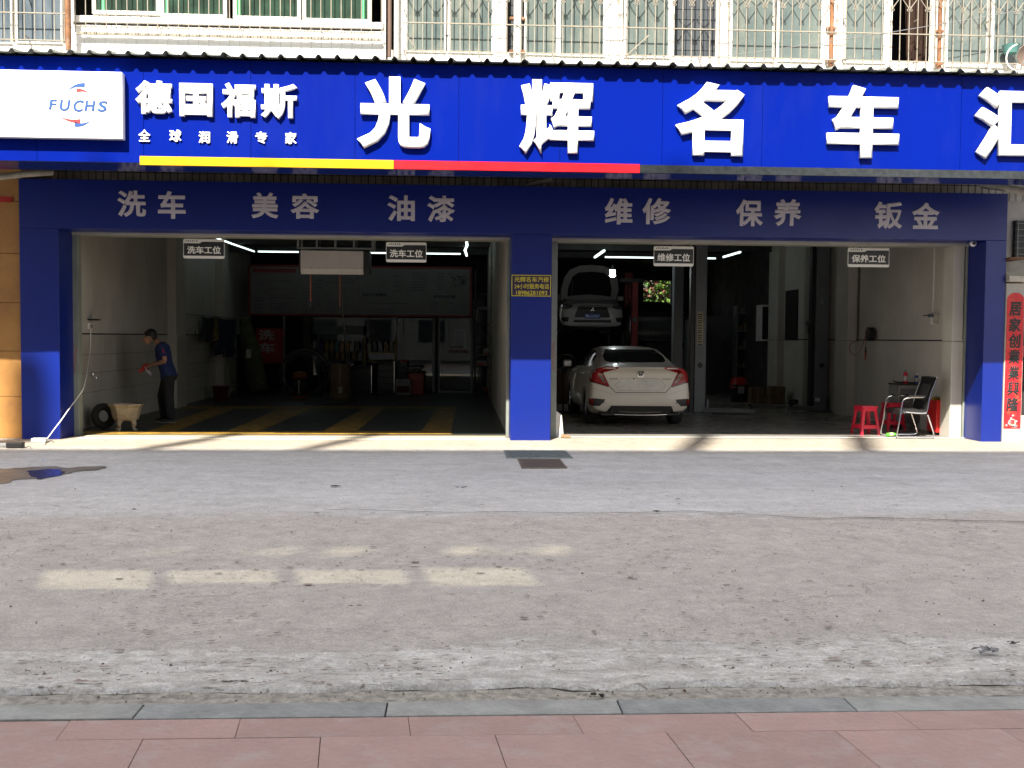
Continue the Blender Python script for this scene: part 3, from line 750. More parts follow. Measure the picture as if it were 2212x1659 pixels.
for s, x0, y0, x1, y1 in (('光辉名车汽修', 1111, 597.5, 1186, 610), ('24小时服务电话', 1111, 612.5, 1186, 624.5), ('18986281093', 1115, 627.5, 1182, 637.5)):
    letters(s, at(x0, y0, -.013), at(x1, y1, -.013), -.0125, .002, [M_gold], pp, 'lettering', .010, res=2)

# tiled wall strip that shows between portal and sign, with old pipes
tl = thing('tiled_wall', (0, .56, 3.4), 'row of small grimy wall tiles in the shade between portal and sign', 'wall')
MB().box((XB0, .565, 3.2), (px[0], .61, 4.6)).build('side_bed', M_grout, tl); MB().box((px[0], .565, ZL1 - .3), (px[5], .61, 4.6)).build('bed', M_dark, tl)
MB().box((px[5], .565, 3.2), (XB1, .61, 4.6)).build('side_bed', M_grout, tl)
tm = MB().box((.007, -.012, .006), (.105, 0, .234), .002).mesh('tile'); tm.materials.append(mat('grimy_tile', (.40, .37, .34), rough=.4, var=.25, scale=2.5, stain=.6, stain_col=(.18, .13, .10), stain_scale=3))
x = px[0] - 1.2
while x < px[5] + 1.4:
    for z in (ZL1 - .04, ZL1 + .20):
        o = bpy.data.objects.new('tile', tm); COL.objects.link(o); o.parent = tl; o.location = Vector((x, .565, z)) - ORG[tl.name]
    x += .112
M_pipe = mat('old_grey_pipe', (.42, .40, .35), rough=.6, var=.2, scale=5, stain=.5)
def junk_pipe(a_, c_, r, label): pipe([a_, a_.lerp(c_, .5) + Vector((0, 0, .01)), c_], r, M_pipe, label, name='wall_pipe')
junk_pipe(at(-10, 383, -.9), at(112, 372, -.2), .045, 'grey flexible duct running under the sign at the left corner')
junk_pipe(at(1138, 403, .45), at(1192, 389, .3), .035, 'stub of grey pipe poking out above the middle pillar')
junk_pipe(at(2118, 399, .2), at(2215, 414, -.1), .055, 'brownish pipe under the sign above the right pillar')
# ---------------------------------------------------------------- neighbours left and right of the portal
t = thing('stone_wall', (px[0] - 1.5, .2, 0), 'ochre stained stone slab wall left of the blue portal', 'wall')
for (z0, z1) in ((0, .62), (.625, 1.30), (1.305, 2.02), (2.025, 2.75), (2.755, 3.52), (3.525, 4.3)):
    MB().box((px[0] - 3, .10, z0), (px[0] - 1.32, .55, z1), .004).build('stone_slab', M_stone, t)
    MB().box((px[0] - 1.315, .10, z0), (px[0] - .004, .55, z1), .004).build('stone_slab', M_stone, t)
q0, q1 = at(-30, 424, .09), at(27, 437, .09)
tag(MB().box((q0.x, .088, q1.z), (q1.x, .099, q0.z), .001).build('paper_strip', M_redp, loc=(q0.x, .09, q1.z)), 'torn red paper strip stuck high on the ochre wall', 'paper')
t = thing('shop_pier', (at(2185, 960, 0).x, 0, 0), 'white tiled pier with red couplet between portal and next shop', 'pillar')
pxr = at(2204.5, 950, -.02).x
MB().box((px[5] + .004, -.02, -.02), (pxr, .5, at(2190, 612, 0).z), .005).build('pier', mat('cream_pier', (.36, .345, .31), rough=.5, var=.05, stain=.2), t)
c0, c1 = at(2170.5, 632, -.03), at(2205, 926, -.03); c0.x = px[5] + .02; c1.x = pxr - .01
cpl = thing('couplet_banner', ((c0.x + c1.x) / 2, -.025, c1.z), 'red new year couplet with black brush characters on the pier right of the portal', 'banner')
w_ = c1.x - c0.x; pl = [(c0.x, -.024, c1.z), (c1.x, -.024, c1.z)]
for i in range(13):
    a = pi * i / 12; pl.append(((c0.x + c1.x) / 2 + w_ / 2 * cos(a), -.024, c0.z - .11 + .11 * sin(a)))
M_cr = mat('couplet_red', (.55, .010, .018), rough=.45, var=.12, scale=12, stain=.25, stain_col=(.75, .38, .08), stain_scale=7)
MB().prism(pl, (0, .003, 0)).build('banner', M_cr, cpl)
zz0, zz1 = at(2190, 652, -.03).z, at(2188, 893, -.03).z; n = 7
for i, ch in enumerate('居家创業葉興隆'.replace('葉', '業')):
    za = zz0 + (zz1 - zz0) * i / n; zc = zz0 + (zz1 - zz0) * (i + .88) / n
    letters(ch, Vector((c0.x + .035, 0, za)), Vector((c1.x - .045, 0, zc)), -.0245, .002, [M_black], cpl, 'letter', .035, slant=.06)
b = MB(); cz = c1.z + .10
b.prism([((c0.x + c1.x) / 2 + .065 * cos(a_ * pi / 8), -.026, cz + .055 * sin(a_ * pi / 8)) for a_ in range(0, 16)], (0, .001, 0))
b.build('ornament', mat('pale_pink', (.55, .30, .26), rough=.5), cpl)
b = MB()
for i in range(14):
    a = rnd.random() * 6.28; r = .05 * rnd.random(); x_, z_ = c0.x + .03 + rnd.random() * (w_ - .08), c1.z + .02 + rnd.random() * .2
    b.prism([(x_ + .018 * cos(k * pi / 4), -.0275, z_ + .015 * sin(k * pi / 4)) for k in range(8)], (0, .0008, 0))
b.build('flower_print', mat('teal_print', (.15, .42, .45), rough=.5, col2=(.7, .2, .25), scale=30), cpl)
for i, ch in enumerate('福'):
    letters(ch, Vector(((c0.x + c1.x) / 2 - .035, 0, cz + .04)), Vector(((c0.x + c1.x) / 2 + .035, 0, cz - .03)), -.0268, .001, [M_redp], cpl, 'letter', .03)
# next shop on the right: awning slab, barred window, door edge
t = thing('next_shop', (at(2230, 900, .5).x, .5, 0), 'tiled neighbouring shop with a barred black window at the right edge', 'building')
MB().box((pxr + .004, .30, 0), (XB1, .56, .38)).build('plinth', M_plaster, t); MB().box((px[5] + .004, .57, .0), (XB1, .62, 3.2)).build('wall', M_plaster, t)
aw = at(2176, 560, .2)
b = MB(); b.prism([(px[5] + .006, .56, aw.z), (px[5] + .006, -.10, aw.z - .28), (px[5] + .006, -.10, aw.z - .36), (px[5] + .006, .56, aw.z - .42)], (3, 0, 0)); b.build('awning', mat('cream_awning', (.50, .47, .40), rough=.8, var=.1, stain=.3), t)
MB().box((px[5] + .02, -.09, aw.z - .02), (px[5] + .28, .5, aw.z + .01)).build('board', M_rust, t)
wx0 = at(2192, 530, .5).x; wz0, wz1 = at(2195, 556, .5).z, at(2195, 476, .5).z
MB().box((wx0, .50, wz0), (wx0 + 2, .562, wz1)).build('dark_window', M_black, t)
for i in range(6):
    z = wz0 + (wz1 - wz0) * (i + .5) / 6; MB().box((wx0, .478, z - .006), (wx0 + 2, .490, z + .006)).build('bar', M_grey, t)
for i in range(4): MB().box((wx0 + .02 + i * .2, .462, wz0), (wx0 + .035 + i * .2, .476, wz1)).build('bar', M_grey, t)
MB().box((pxr + .06, .25, 0), (pxr + .11, .30, 2.4)).build('door_jamb', M_steel, t)
MB().box((pxr + .12, .40, .0), (pxr + 1.2, .44, 2.4)).build('door', M_dark, t)
MB().box((pxr + .05, .2, 1.32), (pxr + 1.2, .24, 1.5)).build('red_strip', M_redp, t)

# ---------------------------------------------------------------- steel frames in the two openings
YFm = .555
def bay_frame(label, x0, x0i, x1i, x1, yh, xm_):
    t = thing('shutter_frame', (at((x0 + x1) / 2, 700, YFm).x, YFm, 0), label, 'door frame')
    X0, X0i, X1i, X1 = [at(x, 730, YFm).x for x in (x0, x0i, x1i, x1)]; zh = at(xm_, yh, YFm).z
    MB().box((X0, YFm, -.01), (X0i, YFm + .16, zh), .004).build('jamb', M_steel, t); MB().box((X1i, YFm, -.01), (X1, YFm + .16, zh), .004).build('jamb', M_steel, t)
    MB().box((X0, YFm + .004, zh), (X1, YFm + .42, ZL0 + .04), .004).build('shutter_box', mat('shutter_grey', (.23, .235, .205), rough=.55, var=.1, stain=.3, stain_col=(.12, .09, .07), stretch=(.3, 1, 2)), t)
    MB().box((X0, YFm - .012, zh - .006), (X1, YFm + .003, zh + .045), .003).build('bottom_bar', mat('pale_bar', (.40, .39, .35), rough=.55, var=.1, stain=.4, stain_col=(.2, .13, .1), stretch=(.5, 1, 1), stain_scale=3), t)
    return t, X0, X0i, X1i, X1, zh
fl, a0, a1, a2, a3, zhl = bay_frame('grey green steel shutter frame round the wash bay opening', 154, 169, 1094.5, 1104, 512, 640)
fr, c0_, c1_, c2_, c3_, zhr = bay_frame('grey green steel shutter frame round the repair bay opening', 1190.5, 1203, 2084, 2093.5, 526, 1650)
# red stencilled advert strokes on the jambs and header (too small to read)
def strokes(parent, X, Y, z0, z1, wd, m, n=26, horiz=False):
    b = MB()
    for i in range(n):
        t_ = i / n
        if horiz: x, z = X + wd * t_, z0 + rnd.random() * (z1 - z0)
        else: x, z = X + rnd.random() * wd, z0 + (z1 - z0) * t_
        if rnd.random() < .5: b.box((x, Y - .001, z), (x + .022, Y, z + .007))
        else: b.box((x, Y - .001, z - .012), (x + .006, Y, z + .014))
    o = b.build('stencil_print', m, parent); o['kind'] = 'stuff'
strokes(fl, a0 + .02, YFm - .001, at(160, 806, YFm).z, at(160, 742, YFm).z, .05, M_redp, 34)
strokes(fr, c0_ + .01, YFm - .001, at(1196, 803, YFm).z, at(1196, 738, YFm).z, .05, M_redp, 34)
hx = at(1598, 514, YFm).x; strokes(fr, hx, YFm - .013 + .012, at(1610, 518, YFm).z, at(1610, 511, YFm).z, .24, M_redp, 26, True)
strokes(fr, hx + .29, YFm - .001, at(1610, 517, YFm).z, at(1610, 512, YFm).z, .22, M_black, 18, True)
# pale door rail on the floor of the repair bay
r0, r1 = gd(1206, 942.5), gd(2084, 946.5); MB().box((r0.x, .52, .002), (r1.x, .55, .008)).build('floor_rail', M_frame, fr)

# ---------------------------------------------------------------- garage shell
ZC = 3.95
def struct(name, m, *boxes, bev=0):
    for q in boxes:
        b = MB(); b.box(q[0], q[1], bev); tag(b.build(name, m), kind='structure')
YBK = 13.5; YBR = 17.8
wlft = thing('wash_bay_wall', (-6.2, 6, 0), 'pale plaster side wall of the wash bay with tiled lower half', 'wall')
XW = -6.17
MB().box((XW - .25, .60, 1.58), (XW, YBK + 2, ZC)).build('plaster', M_plaster, wlft)
MB().box((XW - .25, .60, 0), (XW - .012, YBK + 2, 1.58)).build('grout_bed', M_dark, wlft)
tmm = {}
def tiles(parent, X, side, y0, y1, z0, z1, tw, th, m, gap=.003):
    y = y0
    while y < y1 - .02:
        yw = min(tw, y1 - y); z = z0
        while z < z1 - .02:
            zh_ = min(th, z1 - z); key = (round(yw, 3), round(zh_, 3), m.name, side)
            if key not in tmm:
                me = MB().box((-.012 * side if side < 0 else 0, gap, gap), (0 if side < 0 else .012, yw - gap, zh_ - gap), .0015).mesh('tile') if False else MB().box((0, gap, gap), (.012 * side, yw - gap, zh_ - gap), .0015).mesh('tile')
                me.materials.append(m); tmm[key] = me
            o = bpy.data.objects.new('tile', tmm[key]); COL.objects.link(o); o.parent = parent
            o.location = Vector((X + rnd.uniform(-.0007, .0007), y, z)) - ORG[parent.name]
            z += th
        y += tw
zr = [.0, .27, .59, .91, 1.22, 1.56]
yp2a, yp2b = atX(381.5, 800, -5.985).y, atX(402, 800, -5.985).y
yp2a, yp2b = min(yp2a, yp2b), max(yp2a, yp2b)
for (ya, yb) in ((.86, yp2a), (yp2b, 11.0), (11.7, YBK)):
    for z0, z1 in zip(zr, zr[1:]): tiles(wlft, XW - .012, 1, ya, yb, z0, z1, .60, z1 - z0, M_wtile)
XP = -5.985
for (ya, yb) in ((.60, .86), (yp2a, yp2b), (11.0, 11.7)):
    MB().box((XW - .01, ya, 0), (XP, yb, ZC), .004).build('pilaster', M_plaster, wlft)
    tiles(wlft, XP, 1, ya, yb, .0, 1.56, yb - ya, .32, M_wtile)
wrt = thing('repair_bay_wall', (8.15, 6, 0), 'pale plaster side wall of the repair bay with panelled lower half', 'wall')
XRW, XRP = 8.10, 7.93
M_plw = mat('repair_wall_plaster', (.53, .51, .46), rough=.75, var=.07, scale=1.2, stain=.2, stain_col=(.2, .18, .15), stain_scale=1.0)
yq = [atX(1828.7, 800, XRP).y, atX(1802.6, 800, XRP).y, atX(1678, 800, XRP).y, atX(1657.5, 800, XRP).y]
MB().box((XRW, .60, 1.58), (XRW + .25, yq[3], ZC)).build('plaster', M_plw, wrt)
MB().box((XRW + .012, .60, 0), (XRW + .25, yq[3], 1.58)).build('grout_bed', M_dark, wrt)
MB().box((XRW, yq[3] + .001, 0), (XRW + .25, YBR, ZC)).build('dark_plaster', mat('near_black_plaster', (.07, .07, .065), rough=.8, var=.3, scale=2), wrt)  # much darker plaster beyond the third pilaster
for (ya, yb) in ((.60, .95), (yq[0], yq[1]), (yq[2], yq[3])):
    MB().box((XRP, ya, 1.56), (XRW + .02, yb, ZC), .004).build('pilaster', M_plw, wrt)
    MB().box((XRP, ya, 0), (XRW + .02, yb, 1.553), .004).build('pilaster', M_plw, wrt)
for ya, yb in ((.95, 2.25), (2.25, 3.55), (3.55, yq[0]), (yq[1], yq[1] + 1.6), (yq[1] + 1.6, yq[1] + 3.2), (yq[1] + 3.2, yq[2])):
    tiles(wrt, XRW + .012, -1, ya, yb, 0, 1.56, yb - ya, 1.56, M_plw)
# shallow dark window on the right wall
y0_, y1_ = atX(1724, 700, XRW).y, atX(1698, 700, XRW).y; z1_, z0_ = atX(1710, 627, XRW).z, atX(1710, 735, XRW).z
MB().box((XRW - .03, y0_, z0_), (XRW + .01, y1_, z1_), .004).build('dark_niche', M_black, wrt)
# dividing wall
dv = thing('dividing_wall', (1.1, 6, 0), 'long wall between wash bay and repair bay seen edge on', 'wall')
XD = a2 + .02
MB().box((XD + .02, .60, 0), (XD + .22, YBK, ZC)).build('wall', M_plaster, dv)
for z0, z1 in zip(zr, zr[1:]): tiles(dv, XD + .02, -1, .72, 3.1, z0, z1, .60, z1 - z0, M_wtile)
MB().box((XD - .02, 9.0, 0), (XD + .02, 9.6, ZC), .004).build('pitted_post', mat('pitted_post', (.26, .25, .23), rough=.8, var=.3, scale=6, stain=.9, stain_col=(.02, .02, .02), stain_scale=5), dv)
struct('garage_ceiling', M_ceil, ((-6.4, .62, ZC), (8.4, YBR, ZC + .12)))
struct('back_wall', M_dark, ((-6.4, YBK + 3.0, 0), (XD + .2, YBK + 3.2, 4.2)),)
# back wall of the repair bay with the real window opening
wz = [atX(1, 1, 1)] if False else None
wa, wb_ = at(1390, 640, YBR), at(1450, 640, YBR); wzt, wzb = at(1420, 606, YBR).z, at(1420, 664, YBR).z
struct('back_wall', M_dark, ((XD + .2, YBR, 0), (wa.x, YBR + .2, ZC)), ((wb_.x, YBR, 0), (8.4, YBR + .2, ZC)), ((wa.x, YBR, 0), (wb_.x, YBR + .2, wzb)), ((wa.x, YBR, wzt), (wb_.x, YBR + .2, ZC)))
gr = thing('back_window_grille', ((wa.x + wb_.x) / 2, YBR + .1, wzb), 'dark bars across the small bright back window with leaves outside', 'window grille')
for i in range(8):
    x = wa.x + (wb_.x - wa.x) * (i + .5) / 8; MB().box((x - .008, YBR + .09, wzb), (x + .008, YBR + .105, wzt)).build('bar', M_rust, gr)
MB().box((wa.x, YBR + .106, (wzb + wzt) / 2 - .1), (wb_.x, YBR + .12, (wzb + wzt) / 2 - .085)).build('bar', M_rust, gr)
# doorway behind the office: greenery seen through it
struct('side_wall', M_dark, ((-6.4, YBK + 2, 0), (-6.2, YBK + 3.2, 4.2)))

def leaves(name, c, ext, n, cols, label, size=.12, seed=1):
    r = random.Random(seed); vs = []; fs = []; mi = []
    for k in range(n):
        p = Vector((c[0] + r.gauss(0, .4) * ext[0], c[1] + r.uniform(-1, 1) * ext[1], c[2] + r.uniform(-1, 1) * ext[2]))
        e = Euler((r.uniform(-1.2, 1.2), r.uniform(-1, 1), r.uniform(0, 6.3))).to_matrix(); s_ = size * r.uniform(.6, 1.4); b0 = len(vs)
        for q in ((0, 0, 0), (.35, .5, .08), (0, 1, 0), (-.35, .5, .08)): vs.append(p + e @ (Vector(q) * s_))
        fs.append((b0, b0 + 1, b0 + 2, b0 + 3)); mi.append(r.randrange(len(cols)))
    me = bpy.data.meshes.new(name); me.from_pydata(vs, [], fs); me.polygons.foreach_set('material_index', mi)
    for m in cols: me.materials.append(m)
    return me
M_lf = [mat('leaf_bright', (.085, .17, .02), rough=.7, var=.3, scale=2), mat('leaf_mid', (.035, .085, .012), rough=.7, var=.3), mat('leaf_red', (.15, .055, .04), rough=.7, var=.2)]
for (cx, cy, ex, lab, cols, sd_) in ((at(1415, 640, 22).x, 22, 3.2, 'sunlit green and reddish bush outside the back window of the repair bay', M_lf, 3),
                                    (at(672, 740, 22).x, 22, 1.6, 'dim green bush outside the back door behind the office', M_lf[:2], 5)):
    bsh = thing('bush', (cx, cy, 0), lab, 'bush')
    me = leaves('foliage', (cx, cy, 2.4), (ex, .8, 2.4), 11000, cols, lab, .20, sd_); link(me, 'foliage', [], bsh)
    for k in range(5): MB().tube([(cx - 1 + k * .5, cy, 0), (cx - .9 + k * .45, cy + .1, 1.6), (cx - 1.2 + k * .6, cy - .1, 3.4)], [.05, .035, .015], 6).build('stem', M_rust, bsh)

# ceiling beams and conduits
for i, y in enumerate((2.0, 4.6, 7.2, 9.8, 12.4)):
    tag(MB().box((-6.1, y, ZC - .16), (XD, y + .14, ZC - .002)).build('ceiling_beam', M_beam), kind='structure')
    tag(MB().box((XD + .25, y + .6, ZC - .16), (8.0, y + .74, ZC - .002)).build('ceiling_beam', M_beam), kind='structure')

# ---------------------------------------------------------------- lamps
M_tube = mat('led_tube', (.8, .9, .88), rough=.4, var=0, emit=(.80, 1.0, .95), estr=.9)
def led(a_, b_, label, r=.018, grp='led tube lights under the garage ceiling'):
    a_, b_ = Vector(a_), Vector(b_); t = thing('led_tube', (a_ + b_) / 2, label, 'light', grp)
    MB().cyl(a_, b_, r, n=8).build('tube', M_tube, t)
    d = Vector((0, 0, .028)); MB().cyl(a_ + d, b_ + d, .014, n=6).build('housing', M_grey, t)
YL_ = 11.5; ZL_ = at(700, 545, YL_).z
pA = Vector((at(549, 545, YL_).x, YL_, ZL_)); pB = Vector((at(1003, 552, YL_).x, YL_, ZL_))
def onz(x, y): return gd(x, y, ZL_)
led(pA, onz(502, 527), 'receding led tube at the rear left of the wash bay ceiling'); led(onz(501, 526.6), onz(455, 509.5), 'receding led tube at the front left of the wash bay ceiling')
xs3 = [pA.x + .08 + (pB.x - pA.x - .16) * k / 3 for k in range(4)]
for k, lab in enumerate(('left one of three led tubes in line across the wash bay', 'middle led tube behind the hanging hose box', 'right one of three led tubes in line across the wash bay')):
    led((xs3[k] + .02, YL_, ZL_), (xs3[k + 1] - .02, YL_, ZL_), lab)
led(onz(1008, 552), onz(1005, 541), 'rear of the zigzag led tubes at the right of the wash bay', .03); led(onz(1004, 541), onz(1009, 530), 'middle of the zigzag led tubes at the right of the wash bay', .03)
led(onz(1009, 530), onz(1007.5, 519), 'front of the zigzag led tubes at the right of the wash bay', .03)
ZR_ = 3.62
def onr(x, y): return gd(x, y, ZR_)
led(onr(1285, 555.5), onr(1305, 541.5), 'slanting led tube above the lifted car', .03)
yrr = onr(1400, 556.5).y
led((at(1307, 556, yrr).x, yrr, ZR_), (at(1425, 556, yrr).x, yrr, ZR_), 'horizontal led tube left of the repair bay hanging sign'); led((at(1427, 556, yrr).x, yrr, ZR_), (at(1546, 557, yrr).x, yrr, ZR_), 'horizontal led tube passing behind the lift post')
led(onr(1563, 555), onr(1599, 544.5), 'slanting led tube right of the lift post', .025)
# bulb
q = at(1323, 590, 9.0)
t = thing('bulb_lamp', q, 'bright white bulb hanging by the open bonnet', 'lamp')
MB().lathe([(.001, -.09), (.05, -.085), (.066, -.06), (.07, .05), (.055, .075)], q, 20).build('bulb', mat('bulb', (.9, .9, .9), var=0, emit=(.92, 1, 1), estr=25), t, smooth=True)
MB().lathe([(.055, .075), (.05, .10), (.025, .14), (.02, .20)], q, 16).build('socket', M_grey, t, smooth=True)
MB().cyl(q + Vector((0, 0, .2)), (q.x, q.y, ZC), .004, n=5).build('cord', M_black, t)

# ---------------------------------------------------------------- hanging bay signs
def bay_sign(text, x0, y0, x1, y1, label, tilt=0):
    Y = .98; A, B = at(x0, y0, Y), at(x1, y1, Y); t = thing('hanging_sign', ((A.x + B.x) / 2, Y, A.z), label, 'sign', 'bay name signs hung under the door heads')
    w_, h_ = B.x - A.x, A.z - B.z; X = lambda u: A.x + w_ * u; Z = lambda v: A.z - h_ * v
    def rr(x0_, x1_, z0_, z1_, r, Y0, Y1, m, name):
        pl = []
        for cx, cz, a in ((x1_ - r, z1_ - r, 0), (x0_ + r, z1_ - r, 90), (x0_ + r, z0_ + r, 180), (x1_ - r, z0_ + r, 270)):
            for k in range(4): pl.append((cx + r * cos(radians(a + 30 * k)), Y0, cz + r * sin(radians(a + 30 * k))))
        MB().prism(pl, (0, Y1 - Y0, 0)).build(name, m, t)
    rr(X(0), X(1), Z(1), Z(0), .022, Y, Y + .012, mat('sign_white', (.78, .77, .73), rough=.5, var=.03), 'board')
    zt, zb_ = Z(.18), Z(.86)
    MB().prism([(X(.012), Y - .0015, zt - .012), (X(.40), Y - .0015, zt - .012), (X(.46), Y - .0015, zt + .014), (X(.988), Y - .0015, zt + .014), (X(.988), Y - .0015, zb_), (X(.012), Y - .0015, zb_)], (0, .001, 0)).build('panel', mat('sign_black', (.025, .027, .03), rough=.4), t)
    letters(text, Vector((X(.09), 0, Z(.36))), Vector((X(.91), 0, Z(.76))), Y - .002, .002, [mat('sign_letter', (.85, .84, .80), var=.02)], t, 'letter', .025)
    b = MB()
    for k in range(6): b.box((X(.06 + k * .052), Y - .001, Z(.13)), (X(.085 + k * .052), Y, Z(.08 - .02 * (k % 2))))
    b.build('fine_print', M_black, t)['kind'] = 'stuff'
    for u in (.2, .8): MB().cyl((X(u), Y + .005, Z(0) - .01), (X(u), Y + .005, 3.6), .003, n=5).build('hanger', M_grey, t)
bay_sign('洗车工位', 396, 516, 485, 559, 'left one of two car wash bay signs hanging under the door head')
bay_sign('洗车工位', 834, 523, 921, 567, 'car wash bay sign hanging right of the white hose box')
bay_sign('维修工位', 1412.5, 531.5, 1498, 575.5, 'repair bay sign hanging left of the tall lift post')
bay_sign('保养工位', 1832, 535, 1920.5, 577.5, 'maintenance bay sign hanging in front of the pale pilaster')

# ---------------------------------------------------------------- overhead hose reel box on its rack
YH = 2.6
A, B = at(649, 541, YH), at(785, 593, YH); ox0, ox1, oz1, oz0 = A.x, B.x, A.z, B.z
t = thing('hose_reel_box', ((ox0 + ox1) / 2, YH, oz0), 'white steel hose reel box hanging from a rack in the wash bay', 'hose box')
b = MB(); b.prism([(ox0, YH, oz0 + .09), (ox0, YH - .0, oz1), (ox0, YH + .5, oz1), (ox0, YH + .5, oz0 + .05), (ox0, YH + .06, oz0)], (ox1 - ox0, 0, 0)); b.build('case', mat('hose_box_white', (.46, .44, .43), rough=.45, var=.05, scale=2), t)
for x, s in ((ox0, -1), (ox1, 1)):
    b = MB(); b.prism([(x, YH - .02, oz0 + .05), (x, YH - .02, oz1 - .01), (x, YH + .05, oz1 + .01), (x, YH + .5, oz1), (x, YH + .5, oz0 + .03), (x, YH + .03, oz0 - .01)], (s * (.10 if s > 0 else .03), 0, 0)); b.build('end_cap', M_black, t)
b = MB()
for k in range(9): b.box((ox0 + .06 + k * .125, YH - .003, oz0 + .10), (ox0 + .072 + k * .125, YH, oz0 + .112))
b.build('screw', M_black, t)['kind'] = 'stuff'
t2 = thing('ceiling_rack', ((ox0 + ox1) / 2, YH, oz1 + .02), 'grey welded ladder rack above the hanging hose box', 'rack')
A2, B2 = at(641, 511, YH), at(806, 540, YH)
for z in (oz1 + .03, ZC - .14): MB().box((A2.x, YH + .02, z), (B2.x, YH + .05, z + .03)).build('rail', M_grey, t2); MB().box((A2.x, YH + .45, z), (B2.x, YH + .48, z + .03)).build('rail', M_grey, t2)
for k in range(5):
    x = A2.x + (B2.x - A2.x - .03) * k / 4
    MB().box((x, YH + .022, oz1 + .06), (x + .035, YH + .048, ZC - .01)).build('upright', M_grey, t2); MB().box((x, YH + .452, oz1 + .06), (x + .035, YH + .478, ZC - .01)).build('upright', M_grey, t2)
M_oh = mat('orange_hose', (.32, .07, .02), rough=.5); M_bh = mat('black_hose', (.012, .012, .012), rough=.5)
for (x, y0, y1, m, lab, nz) in ((671, 592, 652, M_oh, 'orange hose with a spray gun hanging from the left of the hose box', 1), (734, 594, 662, M_oh, 'thin orange hose hanging from the middle of the hose box', 0), (771, 594, 648, M_bh, 'short dark hose with a knob hanging from the right of the hose box', 2)):
    P, Q = at(x, y0, YH + .2), at(x, y1, YH + .2); t = thing('hanging_hose', Q, lab, 'hose')
    MB().cyl((P.x, P.y, P.z + .05), Q, .010 if nz else .006, n=7).build('hose', m, t)
    if nz == 1:
        MB().tube([Q, Q + Vector((-.03, 0, -.03)), Q + Vector((.01, 0, -.10)), Q + Vector((.05, 0, -.14))], [.015, .025, .018, .03], 8).build('spray_gun', M_black, t)
    elif nz == 2: MB().lathe([(0, -.06), (.03, -.045), (.035, -.02), (.015, 0), (.02, .2), (0, .21)], Q, 12).build('knob', M_black, t, smooth=True)
    else: MB().cyl(Q, Q - Vector((0, 0, .08)), .012, n=7).build('nozzle', M_black, t)
P = at(737, 594, YH + .3); G_ = gd(770, 870); G2 = gd(640, 873); pts = [P, at(741, 680, YH + .6), at(751, 790, YH + 1.0), Vector((at(762, 850, YH + 1.5).x, YH + 1.6, .25)), Vector((G_.x, G_.y, .012)), gd(720, 874, .012), G2 + Vector((0, 0, .012))]
sm_ = []
for i in range(len(pts) - 1):
    for k in range(5): sm_.append(pts[i].lerp(pts[i + 1], k / 5))
tag(MB().tube(sm_, .012, 7).build('air_hose', M_bh, loc=P), 'long black air hose dropping from the hose box and curling on the floor', 'hose')

# ---------------------------------------------------------------- price board
YPB = 12.7; A, B = at(535, 571, YPB), at(1020, 686, YPB)
t = thing('price_board', ((A.x + B.x) / 2, YPB, B.z), 'long dim price list board with red border at the back of the wash bay', 'board')
MB().box((A.x, YPB, B.z), (B.x, YPB + .05, A.z), .01).build('frame', mat('board_red', (.16, .012, .018), rough=.5), t)
MB().box((A.x + .07, YPB - .004, B.z + .06), (B.x - .07, YPB - .001, A.z - .07), .0).build('face', mat('board_face', (.14, .145, .145), rough=.5, var=.05), t)
M_ink = mat('board_ink', (.025, .025, .04), rough=.6)
M_ink2 = mat('board_ink_faded', (.06, .065, .075), rough=.6)
MB().box((A.x + .12, YPB - .006, at(600, 589, YPB).z), (at(640, 585, YPB).x, YPB - .005, at(600, 580, YPB).z)).build('title_bar', mat('board_red', (.16, .012, .018)), t)
letters('洗车办卡套餐表', at(782, 633, YPB), at(835, 640.5, YPB), YPB - .005, .002, [M_ink], t, 'letter', .03, res=1)
letters('单次洗车价格', at(937, 637, YPB), at(984, 645, YPB), YPB - .005, .002, [M_ink], t, 'letter', .03, res=1)
b = MB()
def lines(x0, x1, y0, y1, n, wpx, skip=.15):
    for i in range(n):
        y = y0 + (y1 - y0) * i / n
        if rnd.random() < skip: continue
        xe = x0 + (x1 - x0) * rnd.uniform(.6, 1); x = x0
        while x < xe:
            p = at(x, y + rnd.uniform(-.4, .4), YPB - .005); b.box((p.x, p.y - .001, p.z - .02), (p.x + .035, p.y, p.z + .012 * rnd.random())); x += wpx
for args in ((550, 575, 612, 680, 9, 4.5), (582, 640, 606, 680, 12, 4.2), (655, 665, 616, 680, 9, 5), (683, 695, 606, 680, 10, 5), (700, 770, 604, 622, 3, 4.2), (720, 850, 628, 632, 1, 5), (705, 735, 650, 676, 5, 4.5), (742, 752, 646, 676, 5, 5),
             (800, 880, 655, 680, 4, 4.4), (850, 870, 596, 640, 4, 5), (890, 925, 590, 632, 7, 4.4), (945, 960, 590, 632, 6, 5), (930, 955, 655, 680, 4, 4.5), (968, 984, 655, 680, 4, 5)): lines(*args)
b.build('price_rows', M_ink2, t)['kind'] = 'stuff'
b = MB()
for i in range(26):
    p = at(992 + rnd.gauss(0, 9), 614 + rnd.gauss(0, 9), YPB - .005); a = rnd.random() * 3; l = rnd.uniform(.04, .16)
    b.tube([p, p + Vector((cos(a) * l, 0, sin(a) * l)), p + Vector((cos(a + .8) * l * 1.3, 0, sin(a + .8) * l * 1.3))], .008, 4)
b.build('line_drawing', M_ink, t)['kind'] = 'stuff'

